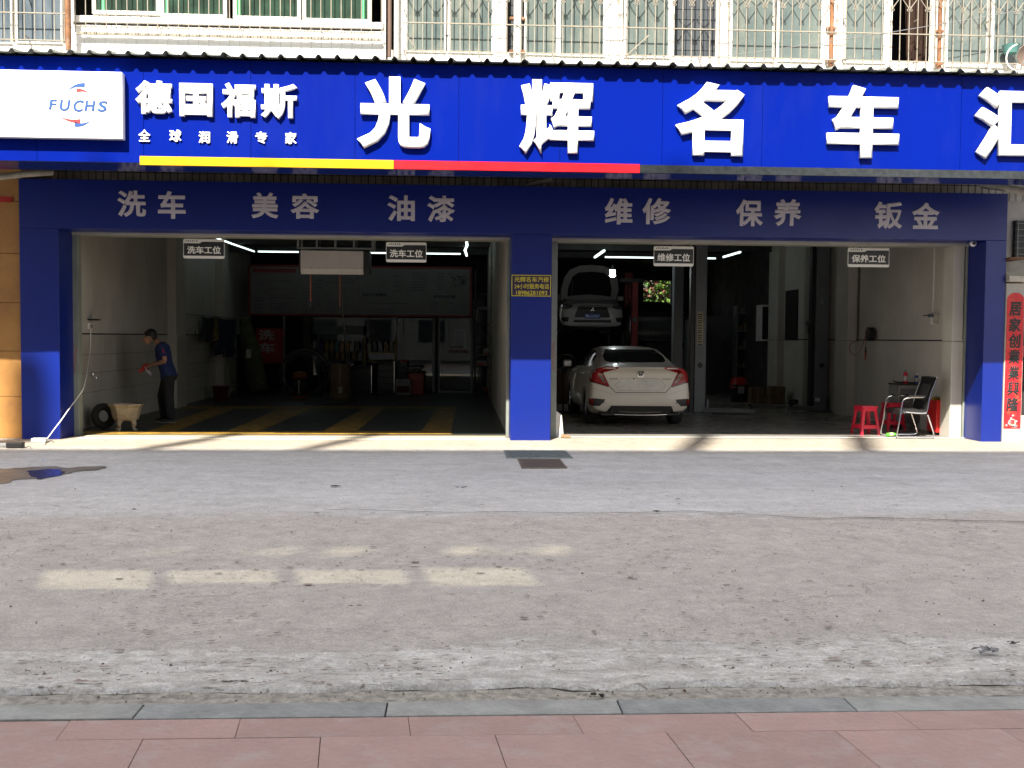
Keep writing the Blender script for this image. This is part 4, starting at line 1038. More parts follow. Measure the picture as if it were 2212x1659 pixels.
# ---------------------------------------------------------------- office partition behind the board
YO = YBK
t = thing('office_partition', (-2.5, YO, 0), 'aluminium and glass office partition with a glazed door at the back', 'partition')
M_alu = mat('dim_aluminium', (.32, .33, .33), rough=.45, var=.1); M_gl = glass('partition_glass', (.60, .66, .64), .02, .0)
def opx(x): return at(x, 760, YO).x
for x0, x1 in ((611, 615), (855, 858.5), (934, 939), (946, 950.5), (1016, 1021)): MB().box((opx(x0), YO, 0), (opx(x1), YO + .08, 2.35), .004).build('mullion', M_alu, t)
MB().box((opx(611), YO + .001, 2.35), (opx(1068), YO + .07, 2.42)).build('transom', M_alu, t)
MB().box((opx(655), YO + .02, .0), (opx(934), YO + .03, 2.34)).build('pane', M_gl, t)
dr = MB().box((opx(950.5), YO + .02, .05), (opx(1016), YO + .03, 2.30)).build('door', M_gl, t)
MB().box((opx(950.5), YO + .006, .0), (opx(1016), YO + .06, .05)).build('rail', M_alu, dr)
p = at(970, 771, YO); 
letters('欢迎光临', at(968, 755, YO), at(1012, 764, YO), YO + .019, .002, [mat('dark_red_vinyl', (.16, .015, .02))], dr, 'letter', .03, res=2, slant=.05)
letters('welcome', at(974, 745, YO), at(1000, 753, YO), YO + .019, .002, [mat('dark_red_vinyl', (.16, .015, .02))], dr, 'letter', .015, res=2, slant=.2)
MB().box((opx(1021), YO + .02, 0), (XD, YO + .03, 2.34)).build('pane', M_gl, t)
# inside the office: pale wall, low counter, ceiling strips
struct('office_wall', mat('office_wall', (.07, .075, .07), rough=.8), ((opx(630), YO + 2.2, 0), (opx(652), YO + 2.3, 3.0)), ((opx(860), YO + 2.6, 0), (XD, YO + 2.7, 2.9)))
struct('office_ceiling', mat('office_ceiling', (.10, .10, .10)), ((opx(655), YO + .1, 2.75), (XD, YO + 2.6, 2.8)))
for (x, y, wd, lab) in ((646, 687, .7, 'bright ceiling strip light left of the office'), (961, 691, .55, 'bright strip light seen through the glass door')):
    p = at(x, y, YO + .8); led((p.x - wd / 2, p.y, 2.50), (p.x + wd / 2, p.y, 2.50), lab, .03, None)
tb = thing('counter', (opx(990), YO + 1.6, 0), 'pale low counter inside the office behind the door', 'counter')
MB().box((opx(950), YO + 1.6, .62), (opx(1019), YO + 2.1, .82)).build('top', M_grey, tb); MB().box((opx(955), YO + 1.65, .0), (opx(1014), YO + 2.0, .6)).build('base', M_grey, tb)
pf = thing('picture_frame', at(990, 760, YO + 2.5), 'framed dark notice on the office wall', 'picture')
A, B = at(982, 712, YO + 2.58), at(1006, 752, YO + 2.58); MB().box((A.x, YO + 2.56, B.z), (B.x, YO + 2.59, A.z)).build('frame', M_alu, pf); MB().box((A.x + .04, YO + 2.55, B.z + .04), (B.x - .04, YO + 2.559, A.z - .04)).build('print', mat('deep_teal', (.03, .07, .065)), pf)
# red wash poster
YQ = 12.6; A, B = at(553, 709, YQ), at(612, 785, YQ)
t = thing('wash_poster', ((A.x + B.x) / 2, YQ, B.z), 'red poster with two large grey car wash characters', 'poster')
MB().box((A.x, YQ, B.z), (B.x, YQ + .02, A.z)).build('sheet', mat('poster_red', (.24, .006, .012), rough=.6), t)
M_pg = mat('poster_grey', (.36, .34, .34))
letters('洗', at(558, 713, YQ), at(594, 735, YQ), YQ - .001, .002, [M_pg], t, 'letter', .03); letters('车', at(559, 740, YQ), at(594, 763, YQ), YQ - .001, .002, [M_pg], t, 'letter', .03)

# ---------------------------------------------------------------- goods and clutter in the wash bay
def box_thing(name, x0, x1, ybot, ytop, m, label, cat, depth=.4, bev=.01, extra=None):
    G = gd((x0 + x1) / 2, ybot); Y = G.y; X0, X1, Zt = at(x0, ybot, Y).x, at(x1, ybot, Y).x, at((x0 + x1) / 2, ytop, Y).z
    t = thing(name, ((X0 + X1) / 2, Y, 0), label, cat)
    MB().box((X0, Y, 0), (X1, Y + depth, Zt), bev).build('body', m, t)
    return t, X0, X1, Y, Zt
M_card = mat('brown_cardboard', (.19, .125, .07), rough=.85, var=.12, scale=3)
def carton(x0, x1, yb, yt, label, tape=True, lab_=None):
    t, X0, X1, Y, Z = box_thing('cardboard_box', x0, x1, yb, yt, M_card, label, 'box', .4, .004)
    MB().box(((X0 + X1) / 2 - .025, Y - .001, .01), ((X0 + X1) / 2 + .025, Y - .0002, Z - .01)).build('tape', mat('tape', (.26, .18, .10), rough=.3), t)
    for s in (0, 1):
        xc = X0 if s == 0 else X1; MB().box((xc if s == 0 else (X0 + X1) / 2 + .003, Y + .005, Z), ((X0 + X1) / 2 - .003 if s == 0 else xc, Y + .39, Z + .006)).build('flap', M_card, t)
    if lab_: MB().box((X0 + (X1 - X0) * lab_[0], Y - .003, Z * lab_[2]), (X0 + (X1 - X0) * lab_[1], Y - .0015, Z * lab_[3])).build('label', mat('dim_paper', (.45, .45, .43)), t)
    return t
carton(713.5, 754, 861, 787, 'tall brown cardboard box with a white slip beside the hose coil', lab_=(.42, .66, .16, .35))
# leaning rolled mat
G0 = gd(562, 853); top = at(528, 692, G0.y + .7)
t = thing('rolled_mat', G0, 'olive rolled carpet leaning against the back left corner', 'carpet roll')
d = (top - G0); MB().tube([G0 + d * 0 + Vector((0, 0, .05)), G0 + d * .33, G0 + d * .66, top], [.25, .25, .23, .14], 20).build('roll', mat('olive_mat', (.075, .085, .04), rough=.95, var=.2, bump=.3), t, smooth=True)
pm = G0 + d * .55; MB().box((pm.x - .08, pm.y - .29, pm.z - .12), (pm.x + .05, pm.y - .28, pm.z + .12)).build('paper_tag', mat('dim_paper', (.45, .45, .43)), t)
# hose / wire coil standing on edge
cc = at(658, 806, 11.6); t = thing('wire_coil', (cc.x, 11.6, 0), 'big standing coil of silvery wires and hose in the back of the wash bay', 'coil')
for k in range(9):
    rr_ = .50 + .022 * k; MB().torus((cc.x + rnd.uniform(-.02, .02), 11.6 + rnd.uniform(-.08, .08), cc.z - .02 + rnd.uniform(-.02, .02)), (.05 * rnd.uniform(-1, 1), 1, .04 * rnd.uniform(-1, 1)), rr_ * .98, .006, 40, 5).build('strand', mat('dull_wire', (.22, .22, .22), rough=.5) if k % 2 else M_rubber, t, smooth=True)
MB().torus((cc.x, 11.72, cc.z), (0, 1, 0), .64, .022, 40, 8).build('hoop', M_rubber, t, smooth=True)
MB().box((cc.x - .45, 11.52, 0), (cc.x + .45, 11.7, .12), .02).build('stand', M_black, t)
# vacuum cleaner
G = gd(648, 860); t = thing('vacuum_cleaner', G, 'wet vacuum with orange lid and orange base in front of the wire coil', 'vacuum cleaner')
M_or = mat('dull_orange', (.24, .07, .015), rough=.5)
MB().lathe([(0, .0), (.22, .0), (.22, .05), (.17, .07)], G, 20).build('base', M_or, t, smooth=True)
MB().lathe([(.16, .07), (.17, .10), (.17, .48), (.16, .50)], G, 20).build('drum', M_rubber, t, smooth=True)
MB().lathe([(.17, .50), (.19, .54), (.15, .64), (.06, .68), (0, .68)], G, 20).build('lid', M_or, t, smooth=True)
MB().tube([G + Vector((0, -.18, .1)), G + Vector((0, -.2, .3)), G + Vector((0, -.18, .46))], .022, 8).build('tube', mat('cream_tube', (.5, .46, .38)), t)
# black carts
for (x0, x1, yb, yt, lab) in ((757, 803, 852, 790, 'low black tool trolley beside the tall cardboard box'), (815, 852, 852, 780, 'black steel tool cabinet left of the blue drawer rack')):
    t, X0, X1, Y, Z = box_thing('tool_trolley', x0, x1, yb, yt, M_black, lab, 'trolley', .45)
    for k in range(4): MB().box((X0 + .03, Y - .012, .12 + (Z - .2) * k / 4), (X1 - .03, Y - .001, .12 + (Z - .2) * (k + .85) / 4), .003).build('drawer', mat('dark_drawer', (.022, .024, .028), rough=.3), t)
    for s in (0, 1): MB().box(((X0 + .0, X1 - .012)[s], Y - .03, .05), ((X0 + .012, X1)[s], Y - .018, Z)).build('edge_rail', M_chrome if s else M_black, t)
t, X0, X1, Y, Z = box_thing('drawer_rack', 857, 881, 850, 790, mat('navy_rack', (.012, .02, .05), rough=.5), 'narrow navy drawer rack with red things on top', 'rack', .4)
for k in range(3): MB().box((X0 + .02, Y - .012, .42 + k * .15), (X1 - .02, Y - .001, .54 + k * .15), .003).build('drawer', mat('navy_drawer', (.02, .035, .07), rough=.4), t)
t = thing('white_carton', gd(871, 853), 'small white and maroon printed carton at the foot of the navy rack', 'box'); G = gd(871, 853)
MB().box((G.x - .20, G.y - .04, 0), (G.x + .20, G.y + .2, .42), .004).build('carton', mat('dim_white', (.30, .30, .30)), t); MB().box((G.x - .17, G.y - .043, .06), (G.x + .17, G.y - .0415, .24)).build('print', mat('maroon_print', (.10, .015, .015)), t)
t = thing('red_tin', Vector((at(873, 790, Y).x, Y + .1, Z)), 'small red tin on top of the navy rack', 'tin'); MB().box((X0 + .1, Y + .05, Z), (X1 - .02, Y + .25, Z + .12), .01).build('tin', M_redp, t); MB().box((X0 + .09, Y + .04, Z + .12), (X1 - .01, Y + .26, Z + .14), .004).build('lid', M_redp, t)
t, X0, X1, Y, Z = box_thing('compressor_cabinet', 882, 915, 852, 806, M_redp, 'dull red steel cabinet with a white basin on top', 'cabinet', .45)
for z in (.28, .55): MB().box((X0 + .03, Y - .01, z - .2), (X1 - .03, Y - .001, z), .003).build('drawer', M_redp, t)
t = thing('wash_basin', ((X0 + X1) / 2, Y + .1, Z), 'white oval basin lying on the red cabinet', 'basin')
MB().lathe([(0, 0), (.13, .0), (.24, .13), (.25, .16), (.22, .15), (.11, .02)], ((X0 + X1) / 2 - .06, Y + .12, Z), 24, ).build('bowl', mat('dim_porcelain', (.36, .36, .34), rough=.25), t, smooth=True)
MB().lathe([(0, 0), (.055, 0), (.055, .01), (0, .01)], (0, 0, 0), 14, Matrix.Translation(((X0 + X1) / 2 - .06, Y - .09, Z + .09)) @ Euler((1.2, 0, 0)).to_matrix().to_4x4()).build('drain_hole', M_black, t)
# shelves with bottles
def shelf(x0, x1, ys, Y, mf, label, sign=None, depth=.35, post=.04, bottles=True, cols=None, grp=None):
    X0, X1 = at(x0, 760, Y).x, at(x1, 760, Y).x; t = thing('shelf_rack', ((X0 + X1) / 2, Y, 0), label, 'shelf')
    Zs = [at((x0 + x1) / 2, y, Y).z for y in ys]; top = max(Zs) + .38
    for x in (X0, X1 - post):
        for yy in (Y, Y + depth - post): MB().box((x, yy, 0), (x + post, yy + post, top)).build('post', mf, t)
    for z in Zs: MB().box((X0 + post, Y + .002, z - .03), (X1 - post, Y + depth, z)).build('shelf_board', mf, t)
    if sign:
        MB().box((X0, Y - .03, top), (X1, Y + .05, top + .26), .004).build('header', mat('dark_green_board', (.018, .06, .055), rough=.4), t)
        letters(sign, Vector((X0 + .32, 0, top + .18)), Vector((X1 - .2, 0, top + .08)), Y - .031, .002, [mat('dim_letter', (.22, .25, .25))], t, 'letter', .02, res=1)
    return t, X0, X1, Zs
sh, X0, X1, Zs = shelf(685, 785, (759, 778, 800), 13.1, mat('dark_teal_metal', (.02, .05, .055), rough=.5), 'dark teal shelf rack of oil bottles under a green header board', None)
A = at(685, 703, 13.1); MB().box((X0, 13.07, at(700, 722, 13.07).z), (X1, 13.1, A.z), .004).build('header', mat('dark_green_board', (.018, .06, .055), rough=.4), sh)
bcols = [mat('bottle_teal', (.03, .10, .11), rough=.4), mat('bottle_navy', (.03, .035, .12), rough=.4), mat('bottle_cream', (.20, .19, .15), rough=.4), mat('bottle_black', (.02, .02, .02), rough=.4), mat('bottle_gold', (.16, .09, .015), rough=.4), mat('bottle_grey', (.14, .15, .16), rough=.4)]
def bottle_mesh(h, w_):
    b = MB(); b.box((-w_ / 2, -.045, 0), (w_ / 2, .045, h * .74), .012); b.cyl((w_ * .1, 0, h * .74), (w_ * .1, 0, h), w_ * .2, n=8); return b.mesh('bottle')
bm1 = bottle_mesh(.30, .12); bm1.materials.append(bcols[0])
k = 0
ORD = ['first', 'second', 'third', 'fourth', 'fifth', 'sixth', 'seventh', 'eighth', 'ninth', 'tenth', 'eleventh', 'twelfth', 'thirteenth', 'fourteenth', 'fifteenth']
names = {0: 'teal', 1: 'navy', 2: 'cream', 3: 'black', 4: 'gold', 5: 'grey'}
for z_i, z in enumerate(Zs[:2]):
    x = X0 + .10; j = 0
    while x < X1 - .1:
        ci = rnd.randrange(6) if not (z_i == 0 and .46 < (x - X0) / (X1 - X0) < .6) else 4; me = bm1.copy(); me.materials[0] = bcols[ci]
        o = bpy.data.objects.new('oil_bottle', me); COL.objects.link(o); o.location = (x, 13.2, z)
        tag(o, f'{names[ci]} oil bottle, {ORD[j]} from the left on the {"upper" if z_i == 0 else "lower"} shelf of the dark teal rack', 'bottle', 'oil bottles on the dark teal rack')
        x += rnd.choice((.135, .145, .16)); j += 1
sh2, X0, X1, Zs = shelf(786, 855, (760, 779), 13.1, mat('yellow_rack', (.25, .15, .03), rough=.5), 'yellow metal shelf rack right of the dark teal rack')
for k in range(5):
    x = X0 + .14 + k * .155; me = bm1.copy(); ci = (2, 3, 5, 4, 2)[k]; me.materials[0] = bcols[ci]; o = bpy.data.objects.new('oil_bottle', me); COL.objects.link(o); o.location = (x, 13.2, Zs[0])
    tag(o, f'{names[ci]} bottle, {ORD[k]} from the left on the yellow rack', 'bottle', 'bottles on the yellow rack')
# ladder like shelf at the right end
G = gd(1045, 858); XA, XC = at(1024, 800, G.y).x, at(1063, 800, G.y).x
t = thing('open_ladder_rack', ((XA + XC) / 2, G.y, 0), 'black open rack like a ladder right of the glass door', 'rack')
for x in (XA, XC - .05): MB().box((x, G.y, 0), (x + .05, G.y + .05, 3.3)).build('post', M_black, t)
for y in (700, 722, 745, 768, 791): z = at(1045, y, G.y).z; MB().box((XA + .05, G.y + .002, z - .03), (XC - .05, G.y + .30, z)).build('shelf_board', M_black, t)
for (x, y, w_, h, m, lab) in ((1050, 768, .16, .2, mat('dim_white', (.30, .30, .30)), 'white and red paper bag on the ladder rack'), (1040, 791, .28, .16, mat('dim_white', (.30, .30, .30)), 'pale box on a lower shelf of the ladder rack')):
    p = at(x, y, G.y); o = thing('parcel', (p.x, G.y + .1, p.z + .001), lab, 'box'); MB().box((p.x - w_ / 2, G.y + .05, p.z + .001), (p.x + w_ / 2, G.y + .2, p.z + h), .01).build('body', m, o); MB().box((p.x - w_ / 2 + .02, G.y + .045, p.z + .03), (p.x + w_ / 2 - .04, G.y + .049, p.z + .08)).build('print', M_redp, o)
for (x, y, s, m, lab) in ((1056, 855, .3, M_redp, 'dark red crate on the floor beside the ladder rack'), (1040, 858, .25, M_black, 'black bin on the floor under the ladder rack')):
    G = gd(x, y); o = thing('crate', G, lab, 'crate'); b = MB(); b.box((G.x - s / 2, G.y, 0), (G.x + s / 2, G.y + s, .03)); b.box((G.x - s / 2, G.y, .03), (G.x + s / 2, G.y + .02, s * .7)); b.box((G.x - s / 2, G.y + s - .02, .03), (G.x + s / 2, G.y + s, s * .7)); b.box((G.x - s / 2, G.y + .02, .03), (G.x - s / 2 + .02, G.y + s - .02, s * .7)); b.box((G.x + s / 2 - .02, G.y + .02, .03), (G.x + s / 2, G.y + s - .02, s * .7)); b.build('tray', m, o)
# bucket, broom
G = gd(477, 866); t = thing('bucket', G, 'dark maroon bucket by the left wall behind the man', 'bucket')
MB().lathe([(0, 0), (.15, 0), (.195, .33), (.205, .34), (.205, .36), (.19, .36), (.145, .02)], G, 24).build('pail', mat('maroon_plastic', (.07, .012, .012), rough=.4), t, smooth=True)
MB().torus(G + Vector((0, 0, .36)), (0, 1, .8), .19, .005, 20, 5, 0, pi).build('handle', M_grey, t)
G = gd(507, 862); t = thing('broom', G, 'broom leaning on the third pilaster of the left wall', 'broom')
MB().tube([G + Vector((0, 0, .1)), Vector((G.x - .32, G.y + .25, 1.25))], .013, 7).build('stick', mat('wood_stick', (.14, .10, .06)), t); MB().prism([G + Vector((-.14, 0, 0)), G + Vector((.14, 0, 0)), G + Vector((.05, 0, .2)), G + Vector((-.05, 0, .2))], (0, .05, 0)).build('bristles', M_black, t)
# garments on pegs along the left wall
XG = -5.93
def garment(x0, x1, y0, y1, m, label, cat='cloth', n=10):
    ya, yb = atX(x0, y0, XG).y, atX(x1, y0, XG).y; z1, z0 = atX(x0, y0, XG).z, atX(x0, y1, XG).z
    b = MB(); prev = None
    for i in range(n + 1):
        f = i / n; y = ya + (yb - ya) * f; row = []
        for k in range(6):
            g = k / 5; row.append(b.b.verts.new((XG + .05 * sin(f * 14 + k) * (.4 + g) + .03, y + .04 * sin(k + f * 5), z1 + (z0 - z1) * g + .05 * sin(f * 9) * (g > .9) - .03 * sin(f * pi) * (g < .1))))
        if prev:
            for k in range(5): b.face([prev[k], row[k], row[k + 1], prev[k + 1]])
        prev = row
    o = b.build('hanging_cloth', m, smooth=True, fix=False, loc=(XG, (ya + yb) / 2, z0)); tag(o, label, cat)
garment(432, 459, 683, 735, M_black, 'black cloth hanging second on the left wall pegs'); garment(459, 466, 684, 732, mat('dull_yellow', (.14, .10, .02)), 'narrow dull yellow strap between the dark cloths')
garment(466, 507, 686, 770, mat('dark_navy_cloth', (.008, .014, .035), rough=.95), 'large dark navy cloth hanging low on the left wall')
t = thing('wire_rings', atX(415, 700, XG), 'white looped cable ties hanging from the first peg of the left wall', 'cable')
for k in range(3):
    p = atX(409 + k * 7, 705, XG); MB().tube([p + Vector((0, 0, .17)), p + Vector((0, .03 * k, -.02)), p + Vector((0, .10, -.18)), p + Vector((0, .18, .0)), p + Vector((0, .12, .17))], .008, 6).build('loop', mat('dim_paper', (.45, .45, .43)), t)
tag(MB().cyl((XG - .02, atX(404, 681, XG).y, 2.02), (XG - .02, atX(508, 684, XG).y, 2.02), .012, n=6).build('peg_rail', M_grey, loc=(XG, 8, 2.02)), 'thin horizontal peg rail on the left wall', 'rail')
# plant tub, tyre
G = gd(262, 932.5); G.y += .25
t = thing('stone_tub', G, 'square cream plastic trough on four splayed feet near the wash bay door', 'trough')
M_tub = mat('cream_tub', (.33, .28, .21), rough=.55, var=.15, scale=5, stain=.4)
b = MB(); hh = .16
rg = []
for (s_, z) in ((.15, .17), (.17, .2), (.205, .38), (.235, .415), (.235, .435), (.205, .435), (.16, .22)):
    pts = []
    for k in range(8):
        a = pi / 8 + k * pi / 4; rr_ = s_ * 1.08; pts.append(b.b.verts.new((G.x + rr_ * cos(a) * 1.12, G.y + rr_ * sin(a), z)))
    rg.append(pts)
b.loft(rg); b.build('bowl', M_tub, t)
for k in range(4):
    a = radians(45 + 90 * k + 20); c_, s_ = cos(a), sin(a)
    MB().tube([(G.x + c_ * .13, G.y + s_ * .12, .20), (G.x + c_ * .17, G.y + s_ * .16, .10), (G.x + c_ * .15, G.y + s_ * .14, .05), (G.x + c_ * .19, G.y + s_ * .18, .0)], [.055, .035, .025, .035], 8).build('foot', M_tub, t, smooth=True)
G = gd(222, 930); t = thing('old_tyre', G, 'black worn tyre leaning between the trough and the left wall', 'tyre')
MB().torus((G.x - .08, G.y + .28, .215), (.75, -.6, .15), .155, .062, 30, 10).build('tyre', M_rubber, t, smooth=True)
# tap, socket, cable
p = atX(193, 811, XW); t = thing('water_tap', p, 'steel water tap sticking out of the left tiled wall', 'tap')
MB().tube([p, p + Vector((.10, 0, 0)), p + Vector((.12, 0, -.05))], .013, 8).build('spout', M_chrome, t, smooth=True); MB().cyl(p + Vector((.06, 0, 0)), p + Vector((.06, 0, .045)), .014, n=8).build('valve', M_chrome, t); MB().box(p + Vector((.03, -.01, .045)), p + Vector((.13, .01, .06)), .003).build('lever', M_chrome, t)
p = atX(192, 705, XW); t = thing('wall_socket', p, 'white wall socket under a little dark shelf at the left', 'socket')
MB().box(p + Vector((0, -.06, -.05)), p + Vector((.03, .06, .06)), .004).build('box', M_frame, t); MB().box(p + Vector((0, -.08, .10)), p + Vector((.17, .08, .125)), .003).build('shelf', M_black, t); MB().box(p + Vector((.03, -.02, -.03)), p + Vector((.05, .03, .03)), .004).build('plug', M_grey, t)
cab = [atX(196, 712, XW + .03), atX(194, 760, XW + .05), at(183, 830, .62), at(168, 858, .50), at(150, 882, .2), at(132, 908, -.06), at(118, 926, -.12), at(104, 945, -.2), gd(94, 958, .02)]
cs = []
for i in range(len(cab) - 1):
    for k in range(5):
        f = k / 5; p0 = cab[max(i - 1, 0)]; p1, p2 = cab[i], cab[i + 1]; p3 = cab[min(i + 2, len(cab) - 1)]
        cs.append(.5 * ((2 * p1) + (-p0 + p2) * f + (2 * p0 - 5 * p1 + 4 * p2 - p3) * f * f + (-p0 + 3 * p1 - 3 * p2 + p3) * f ** 3))
tag(MB().tube(cs + [cab[-1]], .008, 6).build('power_cable', M_frame, smooth=True, loc=cab[-1]), 'white cable sagging from the wall socket to the foot of the left pillar', 'cable')
for (x, y, w_, h, m, lab, nm, cat) in ((30, 968, .22, .075, M_black, 'black adapter box on the ground at the far left corner', 'adapter_box', 'box'), (82, 956, .20, .06, M_frame, 'white power strip lying at the foot of the left pillar', 'power_strip', 'socket'), (4, 966, .16, .05, M_grey, 'grey stone lump at the extreme left corner', 'brick', 'brick')):
    G = gd(x, y); t = thing(nm, G, lab, cat); MB().box((G.x - w_ / 2, G.y, 0), (G.x + w_ / 2, G.y + .1, h), .008).build('case', m, t)
    MB().tube([(G.x + w_ / 2, G.y + .03, h / 2), (G.x + w_ / 2 + .05, G.y - .04, .01), (G.x + w_ / 2 + .1, G.y - .01, .03), (G.x + w_ / 2 + .14, G.y - .05, .008)], .005, 5).build('lead', M_black, t)
# ---------------------------------------------------------------- repair bay: lifts, posts, cartons, tools
M_lift = mat('lift_grey_blue', (.15, .165, .18), rough=.45, var=.06)
def lift_post(x0, x1, ybase, label, xd0=None, ztop=3.75, m=M_lift, marks=None, arm=1):
    G = gd((x0 + x1) / 2, ybase); Y = G.y; X0, X1 = at(x0, 800, Y).x, at(x1, 800, Y).x
    t = thing('lift_post', ((X0 + X1) / 2, Y, 0), label, 'car lift')
    MB().box((X0, Y, .02), (X1, Y + .24, ztop), .012).build('column', m, t)
    MB().box((X0 - .09, Y + .03, .02), (X0 - .003, Y + .21, ztop - .1), .006).build('carriage_channel', M_black, t)
    MB().box((X0 - .16, Y - .08, 0), (X1 + .12, Y + .32, .018), .004).build('base_plate', m, t)
    kz = at(x0, 789, Y).z; MB().lathe([(0, 0), (.055, .0), (.05, .02), (0, .025)], (0, 0, 0), 16, Matrix.Translation(((X0 + X1) / 2, Y - .001, kz)) @ Euler((pi / 2, 0, 0)).to_matrix().to_4x4()).build('knob', M_black, t)
    s = arm
    b = MB(); b.prism([(X1 - .05, Y - .04, .03), (X1 + s * .95, Y - .34, .03), (X1 + s * .98, Y - .26, .03), (X1 - .02, Y + .06, .03)], (0, 0, .09)); b.build('arm', M_grey, t)
    MB().lathe([(0, 0), (.035, 0), (.035, .06), (.07, .07), (.07, .10), (0, .10)], (X1 + s * .9, Y - .29, .12), 14).build('pad', M_black, t)
    MB().box((X1 + .01, Y - .05, .03), (X1 + .06, Y + .1, .3), .004).build('gusset', m, t)
    return t, X0, X1, Y
t, X0, X1, Y = lift_post(1500, 1525, 893, 'tall grey lift post with yellow sticker beside the white sedan')
A, B = at(1507, 673, Y), at(1518, 745, Y)
MB().box((A.x, Y - .003, B.z), (B.x, Y - .001, A.z)).build('sticker', mat('sticker_cream', (.38, .34, .20), rough=.5), t)
b = MB(); z = B.z
while z < A.z - .03: b.box((A.x + .01, Y - .0045, z), (B.x - .01 - rnd.random() * .02, Y - .0035, z + .022)); z += rnd.choice((.04, .055))
b.build('sticker_print', M_black, t)['kind'] = 'stuff'
t, X0, X1, Y = lift_post(1760, 1789, 889, 'tall grey lift post near the right wall with a diamond mark', arm=-1)
MB().box((X0 + .02, Y - .03, .22), (X0 + .12, Y - .001, .30), .003).build('label', M_frame, t)
p = at(1776, 627, Y)
b = MB(); 
for s in (.055, .03):
    pts = [p + Vector((0, -.004, s)), p + Vector((s * .9, -.004, 0)), p + Vector((0, -.004, -s)), p + Vector((-s * .9, -.004, 0))]; b.tube(pts, .005, 4, closed=True)
b.build('diamond_mark', M_alu, t)
for i, ch in enumerate('上海'):
    letters(ch, at(1771, 642 + i * 9, Y) + Vector((0, 0, 0)), at(1780, 649 + i * 9, Y), Y - .002, .002, [M_alu], t, 'letter', .02, res=1)
# second, plainer post behind the sedan
G = Vector((at(1454, 800, 8.5).x, 8.5, 0)); t = thing('support_column', G, 'square grey support column behind the white sedan', 'column')
MB().box((at(1454, 800, 8.5).x, 8.5, 0), (at(1474, 800, 8.5).x, 8.75, 3.9), .006).build('shaft', M_lift, t); MB().box((at(1450, 800, 8.5).x, 8.45, 0), (at(1478, 800, 8.5).x, 8.8, .02)).build('foot_plate', M_grey, t)
t = thing('red_lift_post', (at(1370, 800, 12.4).x, 12.4, 0), 'dull red lift post right of the raised car', 'car lift')
MB().box((at(1364, 800, 12.4).x, 12.4, 0), (at(1377, 800, 12.4).x, 12.62, 3.1), .008).build('column', mat('lift_red', (.20, .012, .015), rough=.5), t)
MB().box((at(1338, 700, 12.4).x, 12.45, 3.1), (at(1392, 700, 12.4).x, 12.55, 3.2)).build('crossbar', M_black, t)
MB().lathe([(0, 0), (.06, 0), (.05, .01), (0, .01)], (0, 0, 0), 12, Matrix.Translation((at(1371, 690, 12.4).x, 12.398, at(1371, 691, 12.4).z)) @ Euler((pi / 2, 0, 0)).to_matrix().to_4x4()).build('badge', mat('teal_badge', (.05, .16, .14)), t)
# low pale half wall and dark shelving at the back
hw = thing('half_wall', (at(1480, 750, 14.5).x, 14.5, 0), 'low pale wall at the back of the repair bay', 'wall')
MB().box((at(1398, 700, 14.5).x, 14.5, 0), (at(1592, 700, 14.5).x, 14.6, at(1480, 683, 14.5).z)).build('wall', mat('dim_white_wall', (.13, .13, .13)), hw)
def rack_clutter(x0, x1, y0, y1, Y, label, n=4):
    X0, X1 = at(x0, 750, Y).x, at(x1, 750, Y).x; Zt, Zb = at(x0, y0, Y).z, 0
    t = thing('parts_shelf', ((X0 + X1) / 2, Y, 0), label, 'shelf')
    for x in (X0, (X0 + X1) / 2, X1 - .04): MB().box((x, Y, 0), (x + .04, Y + .35, Zt)).build('post', M_grey, t)
    for k in range(n):
        z = Zt * (k + .6) / n
        for (xa_, xb_) in ((X0 + .04, (X0 + X1) / 2), ((X0 + X1) / 2 + .04, X1 - .04)): MB().box((xa_, Y + .01, z - .03), (xb_, Y + .34, z)).build('shelf_board', M_grey, t)
        x = X0 + .08; b = MB()
        while x < X1 - .2:
            w_ = rnd.uniform(.06, .2); h = rnd.uniform(.08, .26)
            if not ((X0 + X1) / 2 - .22 < x < (X0 + X1) / 2 + .05): 
                b.mi = rnd.randrange(4); b.box((x, Y + .05, z), (x + w_, Y + .28, z + h), .008)
            x += w_ + rnd.uniform(.01, .08)
        b.build('stored_goods', [M_card, mat('goods_dark', (.03, .03, .035)), mat('goods_blue', (.03, .06, .10)), mat('goods_pale', (.16, .16, .15))], t)['kind'] = 'stuff'
rack_clutter(1590, 1660, 660, 800, 13.2, 'dark parts shelf full of goods in the back right corner', 5)
rack_clutter(1484, 1500, 690, 800, 12.5, 'narrow shelf glimpsed between the column and the lift post', 5)
t = thing('glass_cabinet', (7.8, atX(1652, 700, 7.8).y, 0), 'narrow white framed wall cabinet before the third pilaster', 'cabinet')
ya = atX(1657, 700, 8.0).y + .02; zt_, zb_ = atX(1652, 659, 8.0).z, atX(1652, 737, 8.0).z
MB().box((7.86, ya, zb_), (8.09, ya + .5, zt_), .005).build('frame', M_frame, t); MB().box((7.88, ya - .004, zb_ + .05), (8.07, ya - .001, zt_ - .05)).build('door', M_black, t)
carton(1622, 1651, 871, 838, 'brown carton at the left of two on the repair bay floor'); carton(1664, 1696, 873, 836, 'brown carton with an open top right beside the leaning plank')
G = gd(1596, 868); t = thing('trash_bin', G, 'dark bin with a red bag and a white label in the repair bay', 'bin')
MB().lathe([(0, 0), (.19, 0), (.25, .42), (.26, .44), (.24, .44), (.18, .03)], G, 24).build('bin', M_black, t, smooth=True); b = MB()
rg = []
for k in range(5):
    rg.append([b.b.verts.new((G.x + (.255 - .02 * k + .015 * sin(i * 2.3 + k)) * cos(2 * pi * i / 20), G.y + (.255 - .02 * k + .015 * sin(i * 1.7)) * sin(2 * pi * i / 20), .36 + .06 * k + .02 * sin(i * 2.9))) for i in range(20)])
